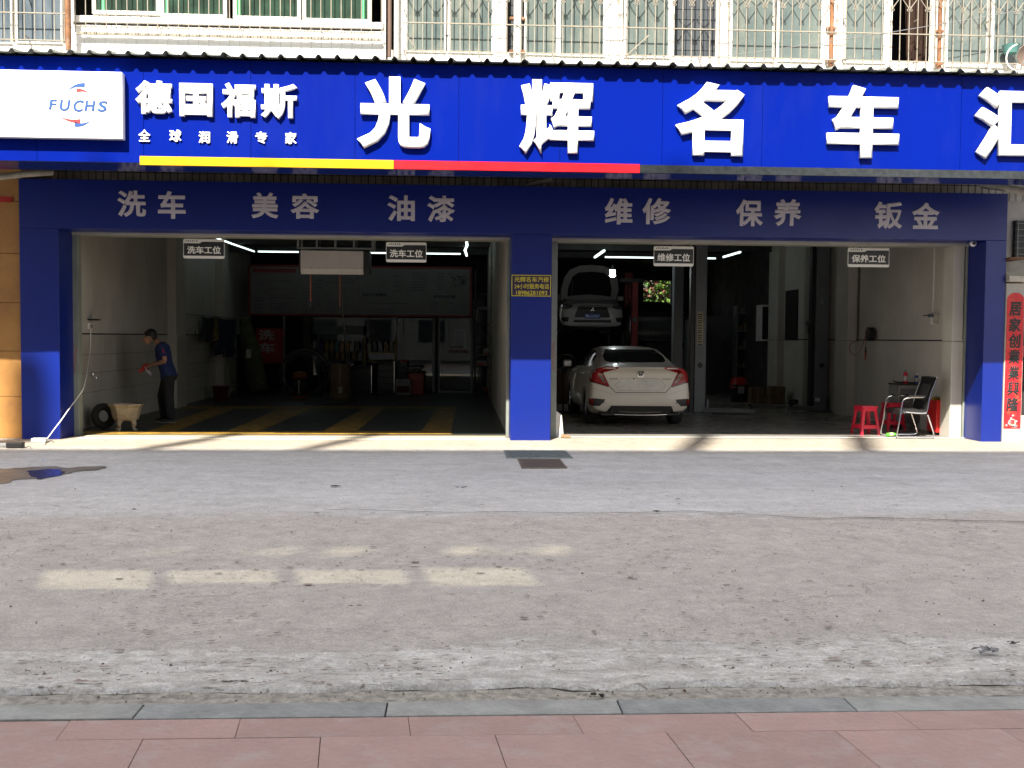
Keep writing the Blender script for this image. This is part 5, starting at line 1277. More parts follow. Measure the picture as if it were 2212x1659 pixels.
b.loft(rg); b.build('bag', M_redp, t, smooth=True); MB().box((G.x - .1, G.y - .27, .22), (G.x + .06, G.y - .262, .40)).build('label', mat('dim_white', (.30, .30, .30)), t)
G = gd(1684, 860); t = thing('wooden_plank', G, 'long brown plank leaning upright by the third pilaster', 'plank')
Pt = at(1674, 733, G.y + .15); MB().tube([G + Vector((.03, 0, 0)), Pt], .05, 4).build('plank', mat('plank_brown', (.15, .075, .04), rough=.7), t)
G = gd(1733, 875); t = thing('floor_jack', G, 'dark trolley jack lying left of the right lift post', 'jack')
MB().box((G.x - .3, G.y - .1, .05), (G.x + .3, G.y + .1, .13), .02).build('chassis', M_black, t)
for s in (-.24, .24):
    for v in (-.12, .12): MB().cyl((G.x + s, G.y + v - .02, .045), (G.x + s, G.y + v + .02, .045), .045, n=14).build('wheel', M_grey, t)
MB().tube([(G.x + .25, G.y, .12), (G.x + .5, G.y + .1, .5)], .014, 7).build('handle', M_grey, t)
q = at(1745, 705, 6.6); t = thing('lift_hook', q, 'black hook clamp hanging on the right lift post channel', 'hook')
MB().tube([q, q + Vector((-.05, 0, .08)), q + Vector((-.02, 0, .12)), q + Vector((.02, 0, .04)), q + Vector((.02, 0, -.12))], .012, 6).build('hook', M_black, t); MB().box(q + Vector((0, -.02, -.16)), q + Vector((.06, .02, -.02)), .004).build('clamp', M_black, t)
# scrap boards left of the repair bay opening
G = gd(1209, 944); t = thing('torn_board', G, 'torn pale board and brown scrap propped at the left jamb of the repair bay', 'board')
b = MB(); b.prism([(G.x - .05, G.y + .04, 0), (G.x + .05, G.y, 0), (G.x + .03, G.y + .12, .33), (G.x - .05, G.y + .16, .40)], (.015, .02, 0)); b.build('board', M_frame, t)
b = MB(); b.prism([(G.x, G.y - .12, .004), (G.x + .14, G.y - .2, .004), (G.x + .16, G.y - .16, .03), (G.x + .02, G.y + .0, .05)], (0, 0, .006)); b.build('scrap', M_card, t)

# ---------------------------------------------------------------- front right corner: stools, chair, cabinet, cart, bottles
M_st = mat('stool_red', (.62, .015, .045), rough=.35, var=.04)
def stool(G, rz, label, h=.475):
    t = thing('plastic_stool', G, label, 'stool', 'red plastic stools at the right door'); t.rotation_euler = (0, 0, rz)
    def lo(me_b, name, m=M_st, sm=False): 
        me = me_b.mesh(name); 
        if sm: sharp(me, 35)
        return link(me, name, m, t, world=False)
    b = MB(); b.box((-.145, -.145, h - .03), (.145, .145, h), .012, seg=2); lo(b, 'seat', sm=True)
    b = MB(); 
    for s in (0, 1, 2, 3):
        pass
    for sx, sy in ((-1, -1), (1, -1), (-1, 1), (1, 1)):
        b = MB(); T, Bt = Vector((sx * .125, sy * .125, h - .03)), Vector((sx * .175, sy * .175, 0))
        rg = [[b.b.verts.new(p + Vector((dx * sx, dy * sy, 0))) for dx, dy in ((0, 0), (-w_, 0), (-w_, -.02), (-.02, -w_), (0, -w_))] for p, w_ in ((T, .055), (Bt, .04))]
        b.loft(rg); lo(b, 'leg')
    for a in range(4):
        M = Matrix.Rotation(a * pi / 2, 4, 'Z')
        b = MB(); b.box((-.118, -.142, h - .085), (.118, -.130, h - .031)); b.xf(M); lo(b, 'apron')
        b = MB(); b.box((-.128, -.167, .10), (.128, -.155, .16)); b.xf(M); lo(b, 'stretcher')
    return t
G = gd(1875, 939); G.y += .12; stool(G, .15, 'red plastic stool standing alone just inside the repair bay')
G = gd(1926, 928); stool(G, .1, 'red plastic stool half hidden behind the black chair')
# tool cabinet
G = gd(1980, 928)
cx0, cx1 = at(1940, 925, G.y).x, at(2044, 925, G.y).x; Yc = G.y
t = thing('tool_cabinet', ((cx0 + cx1) / 2, Yc, 0), 'grey steel tool cabinet on castors behind the black chair', 'cabinet')
zt_ = at(1990, 832, Yc).z
M_cab = mat('cabinet_grey', (.20, .20, .19), rough=.45, var=.08)
MB().box((cx0, Yc, .12), (cx1, Yc + .45, zt_), .008).build('body', M_cab, t)
MB().box((cx0 - .01, Yc - .01, zt_ + .001), (cx1 + .01, Yc + .46, zt_ + .02), .004).build('top', M_black, t)
for k in range(5): MB().box((cx0 + .015, Yc - .014, .15 + (zt_ - .2) * k / 5), (cx0 + .40, Yc - .001, .15 + (zt_ - .2) * (k + .88) / 5), .004).build('drawer', mat('drawer_dark', (.10, .105, .105), rough=.4), t)
for x in (cx0 + .06, cx1 - .06):
    for y in (Yc + .06, Yc + .38): MB().cyl((x - .02, y, .05), (x + .02, y, .05), .05, n=14).build('castor', M_black, t)
pry = thing('pry_bar', (cx0 - .2, Yc + .1, zt_ + .03), 'long dark steel bar lying across the tool cabinet top', 'tool')
P0, P1 = at(1935, 826, Yc + .1), at(1970, 832, Yc + .1); P1.z = zt_ + .035; P0.z = zt_ + .05
MB().tube([P0 + Vector((-.05, 0, .015)), P0, P1, P1 + Vector((.3, 0, 0))], .012, 6).build('bar', M_black, pry)
def can(x, yb, yt, wpx, m, label, cap, Y=None, nm='spray_can'):
    p = at(x, yb, Yc + .12); r = wpx / 2 / F_ * (Yc + 15.9); h = at(x, yt, Yc + .12).z - (zt_ + .02); o = Vector((p.x, Yc + .12, zt_ + .021))
    t = thing(nm, o, label, 'can')
    MB().lathe([(0, 0), (r, 0), (r, h * .72), (r * .7, h * .8), (r * .35, h * .84)], o, 18).build('body', m, t, smooth=True); MB().lathe([(r * .35, h * .84), (r * .35, h), (0, h)], o, 12).build('nozzle', cap, t)
    MB().lathe([(r + .0006, h * .2), (r + .001, h * .21), (r + .001, h * .55), (r + .0006, h * .56)], o, 18).build('label', mat('can_label', (.45, .40, .42), var=.4, scale=40), t, smooth=True)
can(1955.5, 832, 799, 9.5, M_red, 'pinkish red spray bottle with pump on the tool cabinet', M_grey, nm='spray_bottle'); can(1980, 832, 807, 10, mat('can_blue', (.03, .07, .22), rough=.3), 'blue spray can right of the red bottle on the cabinet', M_frame)
# red waste cart
G = gd(2040, 941); Yr = G.y; rx0, rx1 = at(2022, 930, Yr).x, at(2056, 930, Yr).x; zr_ = at(2040, 868, Yr).z
t = thing('red_tool_cart', ((rx0 + rx1) / 2, Yr, 0), 'bright red steel cart with yellow gloves on top at the right jamb', 'cart')
b = MB(); b.box((rx0, Yr, .05), (rx1, Yr + .34, zr_), .006); b.build('body', mat('cart_red', (.60, .02, .02), rough=.3, var=.05), t)
MB().box((rx0 - .01, Yr - .01, zr_), (rx1 + .01, Yr + .35, zr_ + .025), .005).build('rim', mat('cart_red', (.60, .02, .02)), t)
for k in range(3): MB().box((rx0 + .015, Yr - .010, .28 + k * .10), (rx1 - .06, Yr - .001, .37 + k * .10), .003).build('drawer', mat('cart_red', (.6, .02, .02)), t)
MB().cyl((rx1 - .05, Yr - .02, .05), (rx1 - .01, Yr - .02, .05), .055, n=16).build('wheel', M_red, t); MB().cyl((rx0 + .02, Yr + .26, .05), (rx0 + .05, Yr + .26, .05), .05, n=16).build('wheel', M_black, t)
b = MB()
for k in range(5): b.box((rx0 + .05 + k * .028, Yr - .0115, .20), (rx0 + .068 + k * .028, Yr - .0105, .222))
b.build('pale_print', M_frame, t)['kind'] = 'stuff'
gl_ = thing('work_gloves', ((rx0 + rx1) / 2, Yr + .1, zr_ + .025), 'pair of dirty yellow gloves lying on the red cart', 'gloves')
for s in (-1, 1):
    c_ = Vector(((rx0 + rx1) / 2 + s * .08, Yr + .12, zr_ + .045)); b = MB(); b.tube([c_ + Vector((-.07, 0, 0)), c_, c_ + Vector((.06, .01, 0))], [.025, .035, .022], 8)
    for k in range(4): b.tube([c_ + Vector((.05, -.03 + k * .02, 0)), c_ + Vector((.10, -.04 + k * .025, -.005))], .010, 6)
    b.build('glove', mat('glove_yellow', (.40, .28, .03), rough=.9, var=.3, scale=20), gl_, smooth=True)
# cantilever style chair: chrome tube frame, black seat and back; it faces left
G = gd(1968, 946.5); CH = Vector((at(1965, 946, .62).x, .72, 0))
t = thing('office_chair', CH, 'black mesh armchair with bent chrome tube frame facing left', 'chair'); t.rotation_euler = (0, 0, radians(4))
def lo(b, name, m, sm=True):
    me = b.mesh(name)
    if sm: sharp(me, 40)
    return link(me, name, m, t, world=False)
def smooth_path(P, k=5):
    P = [Vector(p) for p in P]; out = []
    for i in range(len(P) - 1):
        p0, p1, p2, p3 = P[max(i - 1, 0)], P[i], P[i + 1], P[min(i + 2, len(P) - 1)]
        for j in range(k):
            f = j / k; out.append(.5 * ((2 * p1) + (-p0 + p2) * f + (2 * p0 - 5 * p1 + 4 * p2 - p3) * f * f + (-p0 + 3 * p1 - 3 * p2 + p3) * f ** 3))
    return out + [P[-1]]
for s in (-1, 1):
    y = s * .27
    fr_ = [(.12, y, .66), (-.10, y, .655), (-.215, y, .62), (-.245, y, .52), (-.275, y, .30), (-.315, y, .07), (-.28, y, .02), (-.20, y, .014), (.0, y, .013), (.22, y, .014), (.30, y, .03), (.305, y, .09), (.26, y, .22), (.20, y, .38)]
    lo(MB().tube(smooth_path(fr_), .0125, 8), 'tube_leg', M_chrome)
    lo(MB().box((-.13, y - .03, .658), (.14, y + .03, .685), .01, seg=2), 'armrest', M_black)
lo(MB().tube(smooth_path([(-.20, -.27, .42), (-.20, 0, .42), (-.20, .27, .42)]), .011, 8), 'cross_tube', M_chrome)
for s in (-1, 1): lo(MB().tube(smooth_path([(-.16, s * .235, .42), (.13, s * .235, .40), (.205, s * .235, .44), (.25, s * .235, .68), (.36, s * .235, .97)]), .012, 8), 'back_tube', M_chrome)
lo(MB().tube(smooth_path([(.36, -.235, .97), (.362, 0, .975), (.36, .235, .97)]), .012, 8), 'back_tube', M_chrome)
b = MB(); prev = None
for i in range(13):
    f = i / 12; x = -.26 + .44 * f; z = .455 + .02 * sin(f * pi) - .02 * (f ** 2); row = [b.b.verts.new((x, v, z + dz)) for v, dz in ((-.235, 0), (-.12, .006), (.12, .006), (.235, 0), (.235, -.075), (-.235, -.075))]
    if prev:
        for k in range(6): b.face([prev[k], row[k], row[(k + 1) % 6], prev[(k + 1) % 6]])
    else: b.face(row)
    prev = row
b.face(prev[::-1]); lo(b, 'seat', M_black)
def back_panel(z0, z1, y0, y1, th, name, m):
    b = MB(); prev = None
    for i in range(9):
        f = z0 + (z1 - z0) * i / 8; x = .185 + (f - .44) * .31
        row = [b.b.verts.new((x, y0, f)), b.b.verts.new((x + .02, (y0 + y1) / 2, f)), b.b.verts.new((x, y1, f)), b.b.verts.new((x + th, y1, f)), b.b.verts.new((x + th + .02, (y0 + y1) / 2, f)), b.b.verts.new((x + th, y0, f))]
        if prev:
            for k in range(6): b.face([prev[k], row[k], row[(k + 1) % 6], prev[(k + 1) % 6]])
        else: b.face(row)
        prev = row
    b.face(prev[::-1]); lo(b, name, m)
back_panel(.86, .975, -.225, .225, .025, 'headrest', M_black); back_panel(.46, .60, -.225, .225, .02, 'lumbar_pad', M_black)
back_panel(.60, .86, -.225, -.13, .02, 'side_pad', M_black); back_panel(.60, .86, .13, .225, .02, 'side_pad', M_black)
M_mesh = glass('mesh_fabric', (.30, .30, .30), .6, .0); back_panel(.60, .86, -.13, .13, .004, 'mesh_panel', M_mesh)
# green bottle
G = gd(1928, 944); t = thing('green_bottle', G + Vector((0, 0, .03)), 'green drink bottle lying on its side by the chair leg', 'bottle')
Mx = Matrix.Translation((G.x - .10, G.y, .033)) @ Euler((0, pi / 2 - .05, .2)).to_matrix().to_4x4()
Mg = mat('green_bottle', (.10, .42, .05), rough=.2, var=.1, scale=30)
MB().lathe([(0, 0), (.028, 0), (.032, .02), (.032, .13), (.014, .175), (.012, .19)], (0, 0, 0), 16, Mx).build('body', Mg, t, smooth=True); MB().lathe([(.013, .19), (.015, .192), (.015, .208), (0, .208)], (0, 0, 0), 12, Mx).build('cap', Mg, t)
MB().lathe([(.0325, .05), (.033, .052), (.033, .11), (.0325, .112)], (0, 0, 0), 16, Mx).build('label', mat('bottle_label', (.5, .6, .35), var=.4, scale=50), t)
# on the right wall: conduit, hose reel, soap holder
XH = XRW - .02
pA_, pB_ = atX(1857, 560, XH), atX(1857, 738, XH); tag(MB().box((XRW - .03, pA_.y, pB_.z), (XRW - .001, pA_.y + .045, 3.9), .003).build('conduit', mat('conduit_brown', (.09, .075, .06)), loc=(XRW, pA_.y, pB_.z)), 'vertical cable trunking on the right wall above the hose reel', 'conduit')
c_ = atX(1880, 722, XH - .08); t = thing('air_hose_reel', c_, 'black round hose reel on the right wall with a red hose loop', 'hose reel')
Mr = Matrix.Translation(c_) @ Euler((0, pi / 2, 0)).to_matrix().to_4x4()
MB().lathe([(0, -.06), (.12, -.06), (.135, -.05), (.135, .05), (.12, .06), (0, .06)], (0, 0, 0), 28, Mr).build('drum', M_black, t, smooth=True); MB().box(c_ + Vector((.04, -.03, -.05)), c_ + Vector((.10, .03, .05))).build('bracket', M_black, t)
M_rh = mat('red_hose', (.26, .035, .02), rough=.5)
hp = [atX(1872, 712, XH - .12), atX(1868, 730, XH - .12), atX(1861, 752, XH - .1), atX(1850, 766, XH - .1), atX(1840, 764, XH - .1), atX(1835, 752, XH - .1), atX(1840, 741, XH - .08), atX(1853, 737, XH - .04)]
MB().tube(smooth_path(hp), .007, 6).build('hose', M_rh, t, smooth=True)
hp = [atX(1873, 706, XH - .14), atX(1870, 722, XH - .14), atX(1870, 750, XH - .14)]; MB().tube(smooth_path(hp), .007, 6).build('hose', M_rh, t, smooth=True)
g0 = atX(1870, 750, XH - .14); t = thing('air_gun', g0 - Vector((0, 0, .3)), 'red and black air gun hanging below the hose reel', 'air gun')
MB().tube([g0, g0 - Vector((0, 0, .11))], [.014, .02], 8).build('grip', M_black, t); MB().tube([g0 - Vector((0, 0, .11)), g0 - Vector((0, 0, .25))], [.02, .012], 8).build('barrel', M_redp, t); MB().tube([g0 - Vector((0, 0, .25)), g0 - Vector((0, .03, .50))], .003, 5).build('needle', M_grey, t)
p = atX(2028, 690, XRW); t = thing('spray_holder', p, 'white wall box with a blue spray gun on the right wall', 'wall box')
MB().box(p + Vector((-.06, -.02, -.07)), p + Vector((-.001, .10, .09)), .004).build('box', mat('old_white', (.42, .40, .34)), t); MB().box(p + Vector((-.062, .10, -.08)), p + Vector((-.02, .19, .03)), .003).build('label', M_frame, t)
MB().box(p + Vector((-.11, .06, .04)), p + Vector((-.05, .20, .09)), .012).build('gun_body', mat('steel_blue', (.08, .10, .15)), t); MB().cyl(p + Vector((-.08, .2, .07)), p + Vector((-.08, .42, .07)), .008, n=6).build('nozzle', M_black, t)
p = atX(2020, 560, XRW); tag(MB().box((XRW - .02, p.y, 2.05), (XRW - .001, p.y + .02, 3.9)).build('conduit', M_frame, loc=(XRW, p.y, 2.05)), 'thin pale conduit running down to the wall box on the right', 'conduit')
G = gd(1845, 895); t = thing('floor_plug', G, 'black plug and cable heap at the foot of the right pilaster', 'plug'); MB().box((G.x + .02, G.y, 0), (G.x + .10, G.y + .08, .18), .015).build('plug', M_black, t); MB().torus((G.x + .1, G.y - .05, .012), (0, 0, 1), .09, .009, 20, 6).build('cable', M_black, t)
# security camera in the corner
p = at(2099, 520, .30); t = thing('security_camera', p, 'white security camera in the top right corner of the portal', 'camera')
MB().lathe([(0, 0), (.05, 0), (.055, .02), (.05, .05)], p + Vector((0, 0, .01)), 18).build('mount', M_white, t, smooth=True)
b = MB(); rg = []
for k in range(9):
    a = -pi / 2 + pi * k / 8; rg.append((.055 * cos(a), .05 * sin(a)))
b.lathe(rg, p + Vector((.015, -.02, -.045)), 18); b.build('ball', M_white, t, smooth=True); MB().lathe([(0, 0), (.022, 0), (.02, .01), (0, .012)], (0, 0, 0), 14, Matrix.Translation(p + Vector((0.0, -.072, -.05))) @ Euler((pi / 2, 0, 0)).to_matrix().to_4x4()).build('lens', M_black, t)

# ---------------------------------------------------------------- things on the forecourt
def drain_cover(c0x, c0y, c1x, c1y, m, label, bars):
    A, B = gd(c0x, c1y), gd(c1x, c0y); t = thing('drain_cover', ((A.x + B.x) / 2, A.y, .0), label, 'drain cover')
    X0, X1, Y0, Y1 = A.x, B.x, A.y, B.y
    b = MB(); b.box((X0, Y0, -.03), (X1, Y0 + .025, .010), .002); b.box((X0, Y1 - .025, -.03), (X1, Y1, .010), .002); b.box((X0, Y0 + .026, -.03), (X0 + .03, Y1 - .026, .0095), .002); b.box((X1 - .03, Y0 + .026, -.03), (X1, Y1 - .026, .0095), .002); b.build('frame', m, t)
    MB().box((X0 + .03, Y0 + .02, -.02), (X1 - .03, Y1 - .02, .004)).build('pit', mat('drain_pit', (.02, .018, .016)), t)
    for k in range(bars):
        x = X0 + .035 + (X1 - X0 - .07) * k / bars; w_ = (X1 - X0 - .07) / bars
        MB().box((x + w_ * .06, Y0 + .03, .004), (x + w_ * .66, Y1 - .03, .0088), .001).build('slat', m, t)
drain_cover(1094, 974, 1223, 990, mat('blue_grey_iron', (.20, .24, .25), rough=.7, var=.25, scale=14, stain=.4, stain_col=(.36, .36, .35), stain_scale=8), 'blue grey drain cover nearest the middle pillar', 30)
drain_cover(1127, 992.5, 1210, 1011.5, mat('brown_iron', (.15, .12, .10), rough=.8, var=.3, scale=20, stain=.5, stain_col=(.35, .33, .31), stain_scale=10), 'smaller brown drain grate in front of the blue grey cover', 18)
# puddle: thin water film over damp concrete
def blob(name, pts_px, z, m, seed=0, amp=.03, sub=6):
    P = [gd(*q) for q in pts_px]; out = []
    for i in range(len(P)):
        p0, p1, p2, p3 = P[i - 1], P[i], P[(i + 1) % len(P)], P[(i + 2) % len(P)]
        for j in range(sub):
            f = j / sub; v = .5 * ((2 * p1) + (-p0 + p2) * f + (2 * p0 - 5 * p1 + 4 * p2 - p3) * f * f + (-p0 + 3 * p1 - 3 * p2 + p3) * f ** 3)
            v.x += amp * mn.noise(Vector((v.x * 6, v.y * 6, seed))); v.y += amp * mn.noise(Vector((v.x * 6, v.y * 6, seed + 5))); v.z = z; out.append(v)
    b = MB(); b.prism(out, (0, 0, -.002)); return b
M_wet = mat('damp_concrete', (.19, .17, .145), rough=.42, var=.2, scale=3)
M_wat = mat('puddle_water', (.06, .055, .05), rough=.03, var=0, spec=.8)
tag(blob('w', [(-60, 1018), (20, 1012), (90, 1008), (160, 1010), (215, 1007), (228, 1011), (180, 1017), (125, 1024), (85, 1033), (40, 1036), (0, 1046), (-80, 1060)], .0035, M_wet, 2, .09).build('wet_patch', M_wet), kind='structure')
tag(blob('w', [(62, 1020), (84, 1016), (128, 1015), (138, 1023), (112, 1030), (92, 1036), (70, 1032)], .006, M_wat, 4, .07).build('puddle', M_wat), kind='structure')

for i, q in enumerate(()) if True else enumerate(([(205, 1000), (260, 996), (322, 997), (300, 1008), (240, 1011)], [(690, 1003), (730, 999), (770, 1001), (760, 1011), (710, 1013)], [(1520, 1000), (1600, 998), (1650, 1006), (1620, 1016), (1560, 1014)], [(1980, 1003), (2050, 1000), (2100, 1008), (2060, 1020), (2000, 1014)])):
    tag(blob('w', q, .003, None, 10 + i).build('repair_patch', mat('patch_concrete', (.30, .285, .275), rough=.85, var=.2, scale=6, bump=.3)), kind='structure')
def scrap(x, y, size, m, label, name, cat, n=5, seed=0, flat=.01):
    G = gd(x, y); r = random.Random(seed); t = thing(name, G, label, cat); b = MB()
    for k in range(n):
        c_ = Vector((G.x + r.uniform(-1, 1) * size, G.y + r.uniform(-.6, .6) * size, .004)); a = r.random() * 6
        q = [c_ + Vector((cos(a + k2 * 1.3) * size * r.uniform(.3, .6), sin(a + k2 * 1.3) * size * r.uniform(.2, .4), .006 + r.random() * flat)) for k2 in range(4)]
        b.prism(q, (0, 0, .002))
    b.build('scraps', m, t)
M_dk = mat('dark_debris', (.03, .026, .022), rough=.9); M_nl = mat('newspaper', (.30, .30, .32), rough=.8, var=.5, scale=30); M_dl = mat('dead_leaf', (.13, .07, .04), rough=.8)
for (x, y, s, m, lab, nm, cat, n, fl) in ((722, 1052, .05, mat('brown_crumbs', (.07, .06, .05)), 'dark crumbs of dirt in the middle left of the forecourt', 'dirt_crumbs', 'debris', 12, .006), (994, 1055, .055, M_black, 'single flat black scrap on the pale forecourt', 'black_scrap', 'debris', 3, .01),
        (2137, 1414, .055, M_nl, 'crumpled grey newspaper at the right of the forecourt', 'crumpled_paper', 'paper', 7, .03), (1484, 1502, .022, M_dl, 'curled brown leaf lying on the grit by the kerb', 'dead_leaf', 'leaf', 2, .02), (1295, 1508, .03, M_dk, 'dark debris in the gutter left of the brown leaf', 'gutter_debris', 'debris', 6, .01),
        (290, 1104, .05, M_dk, 'dark flat pebble left of the long crack', 'pebble', 'stone', 2, .02), (1425, 1108, .05, M_dk, 'dark chip lying on the long crack', 'chip', 'stone', 3, .015), (768, 1314, .03, M_dl, 'small dry leaf in the lower middle of the forecourt', 'dead_leaf', 'leaf', 2, .01),
        (97, 998, .04, mat('blue_wrapper', (.15, .35, .6)), 'tiny light blue wrapper near the puddle', 'wrapper', 'litter', 2, .01), (1665, 1372, .02, mat('orange_scrap', (.45, .16, .05)), 'tiny orange scrap in the lower right of the forecourt', 'orange_scrap', 'litter', 1, .01), (1275, 1282, .02, M_black, 'small black bit right of the middle of the forecourt', 'black_bit', 'litter', 2, .01),
        (2185, 1395, .04, M_dk, 'dark twig scraps at the right edge of the mortar strip', 'twig_scraps', 'debris', 4, .01), (505, 1482, .05, mat('brown_crumbs', (.10, .085, .07)), 'brown crumbs on the left of the mortar strip', 'mortar_crumbs', 'debris', 6, .004)):
    scrap(x, y, s, m, lab, nm, cat, n, x, fl)
# worn pits, stuck leaves' stains and flattened grit on the old concrete: thin flakes lying on the surface
r = random.Random(11); vs = []; fs = []
for k in range(9000):
    x = r.uniform(-6.2, 6.8); y = -11.2 + 8.2 * r.random() ** 1.25
    if abs(x) > (y + 15.9) * .56 or y > -2.0: continue
    d = mn.noise(Vector((x * .9, y * 1.1, 4))) + .5 * mn.noise(Vector((x * 3, y * 3, 8)))
    if d < r.uniform(-.25, .55) or (y > -6.5 and r.random() < .72): continue
    s = r.uniform(.0035, .011) * (1 if r.random() < .95 else 1.6); n_ = 6; b0 = len(vs); z = .0062 + (.0 if y < -11 else 0)
    if y < -10.95: z = .026
    a = r.random() * 6; el = r.uniform(1.2, 2.6)
    for q in range(n_): t_ = q * 2 * pi / n_; rr_ = s * r.uniform(.6, 1.2); vs.append((x + cos(t_) * rr_ * el, y + sin(t_) * rr_, z + .0006 * r.random()))
    fs.append(tuple(range(b0, b0 + n_)))
me = bpy.data.meshes.new('surface_flakes'); me.from_pydata(vs, [], fs); cols_ = [mat('flake_brown', (.19, .155, .135), rough=.95, var=.2, scale=30), mat('flake_dark', (.12, .105, .095), rough=.95), mat('flake_rust', (.25, .19, .165), rough=.95), mat('flake_pale', (.44, .42, .40), rough=.95)]
for m in cols_: me.materials.append(m)
me.polygons.foreach_set('material_index', [r.choices((0, 1, 2, 3), (5, 3, 3, 3))[0] for _ in me.polygons]); o = bpy.data.objects.new('surface_flakes', me); COL.objects.link(o); tag(o, kind='stuff')
# loose grit
r = random.Random(5); vs = []; fs = []
for k in range(2600):
    if r.random() < .62: x, y = r.uniform(-6, 6.5), r.gauss(-11.15, .10)
    elif r.random() < .5: x, y = r.uniform(-4, 4), r.uniform(-11, -6.6)
    else: x, y = r.uniform(-6, 6), r.uniform(-11, -3)
    if y < ky1 + .02: continue
    s = r.uniform(.002, .007) * (1.0 if r.random() < .93 else 1.8); z = .004 if y < -11.05 or y > -10.4 else .03; b0 = len(vs)
    for q in ((1, 0, 0), (-.5, .8, 0), (-.5, -.8, 0), (0, 0, .9)): vs.append((x + q[0] * s, y + q[1] * s, z + q[2] * s))
    fs += [(b0, b0 + 1, b0 + 3), (b0 + 1, b0 + 2, b0 + 3), (b0 + 2, b0, b0 + 3)]
me = bpy.data.meshes.new('loose_grit'); me.from_pydata(vs, [], fs); o = link(me, 'loose_grit', mat('grit_stone', (.16, .13, .11), rough=.9, var=.4, scale=30)); tag(o, kind='stuff')

# ---------------------------------------------------------------- across the street, behind the camera: the block whose roofline shades the forecourt
YO_ = -27.0; Y0s = -1.35; zroof = (Y0s - YO_) / .85
ob = thing('opposite_building', (-6, YO_ - 6, 0), 'tall pale block across the street behind the viewer, its roofline shading the forecourt', 'building')
M_opp = mat('opposite_wall', (.42, .40, .37), rough=.85, var=.1)
zlow = (-9.75 - YO_) / .85
MB().box((-30, YO_ - 12, 0), (12, YO_, zlow)).build('wall', M_opp, ob)
# added screen on its roof edge: shades, and lets sun patches through its holes
hd = thing('roof_light_mask', (-9, YO_, zlow), 'unseen holed screen added on the opposite roof to shape sun patches', 'light mask')
def hole_at(x0, x1, y0, y1):
    a, b_ = gd(x0, y1), gd(x1, y0); sh_ = lambda x, y: x + .353 * (YO_ - y)
    ym_ = (a.y + b_.y) / 2; return (sh_(gd(x0, (y0 + y1) / 2).x, ym_), sh_(gd(x1, (y0 + y1) / 2).x, ym_), (a.y - YO_) / .85, (b_.y - YO_) / .85)
def mask_row(z0, z1, holes, T):
    x = -30; tm_ = bpy.data.materials.new('mask_pane'); tm_.use_nodes = True; n_t = tm_.node_tree; n_t.nodes.remove(n_t.nodes['Principled BSDF']); q_ = n_t.nodes.new('ShaderNodeBsdfTransparent'); q_.inputs[0].default_value = (T, T, T * .86, 1); n_t.links.new(q_.outputs[0], n_t.nodes['Material Output'].inputs['Surface'])
    for h in sorted(holes):
        MB().box((x, YO_ - .25, z0), (h[0], YO_, z1)).build('panel', M_opp, hd)
        MB().box((h[0], YO_ - .14, z0 + .0), (h[1], YO_ - .12, z1)).build('mask_pane', tm_, hd); x = h[1]
    MB().box((x, YO_ - .25, z0), (12, YO_, z1)).build('panel', M_opp, hd)
za, zb_ = (-9.52 - YO_) / .85, (-8.48 - YO_) / .85
q0_, q1_ = gd(40, 1250).x - .2, gd(1200, 1250).x + .3; sx_ = .353 * (YO_ + 9.0)
mask_row(zlow, za, [], 0)
MB().box((-30, YO_ - .25, za), (q0_ + sx_, YO_, zb_)).build('panel', M_opp, hd); MB().box((q1_ + sx_, YO_ - .25, za), (12, YO_, zb_)).build('panel', M_opp, hd)
# added mask above the viewer: four tinted panes stand in for window-reflected light
ZK = 6.2; kx_ = .3 * ZK; ky_ = .85 * ZK
ck = thing('patch_light_mask', (q0_ - kx_, -9.0 - ky_, 0), 'unseen mask added above the viewer to cast four pale light patches', 'canopy')
tm2 = bpy.data.materials.new('patch_mask_tint'); tm2.use_nodes = True; n_t = tm2.node_tree; n_t.nodes.remove(n_t.nodes['Principled BSDF']); q_ = n_t.nodes.new('ShaderNodeBsdfTransparent'); q_.inputs[0].default_value = (.40, .40, .35, 1); n_t.links.new(q_.outputs[0], n_t.nodes['Material Output'].inputs['Surface'])
quads = []
for (xa1, xa2, xb1, xb2, ya_, yb_) in ((85, 325, 72, 325, 1231, 1275), (358, 592, 355, 600, 1231, 1262), (626, 868, 640, 890, 1231, 1264), (908, 1128, 925, 1170, 1226, 1268)):
    quads.append([gd(xa1, ya_), gd(xa2, ya_), gd(xb2, yb_), gd(xb1, yb_)])
up_ = lambda p: Vector((p.x - kx_, p.y - ky_, ZK))
YA, YB_ = -9.85 - ky_, -8.42 - ky_; XA_, XB_ = q0_ - kx_ - .5, q1_ - kx_ + .5
prev = [Vector((XA_, YB_, ZK)), Vector((XA_, YA, ZK))]
for Q in quads:
    U = [up_(p) for p in Q]                                             # far left, far right, near right, near left
    MB().prism([prev[0], Vector((U[0].x, YB_, ZK)), U[0], U[3], Vector((U[3].x, YA, ZK))] + prev[:0:-1], (0, 0, .05)).build('panel', M_opp, ck)
    MB().prism([Vector((U[0].x, YB_, ZK)), Vector((U[1].x, YB_, ZK)), U[1], U[0]], (0, 0, .05)).build('panel', M_opp, ck)
    MB().prism([U[3], U[2], Vector((U[2].x, YA, ZK)), Vector((U[3].x, YA, ZK))], (0, 0, .05)).build('panel', M_opp, ck)
    MB().prism(U, (0, 0, .004)).build('patch_pane', tm2, ck)
    prev = [Vector((U[1].x, YB_, ZK)), U[1], U[2], Vector((U[2].x, YA, ZK))]
MB().prism([Vector((XB_, YB_, ZK)), prev[0], prev[1], prev[2], prev[3], Vector((XB_, YA, ZK))], (0, 0, .05)).build('panel', M_opp, ck)
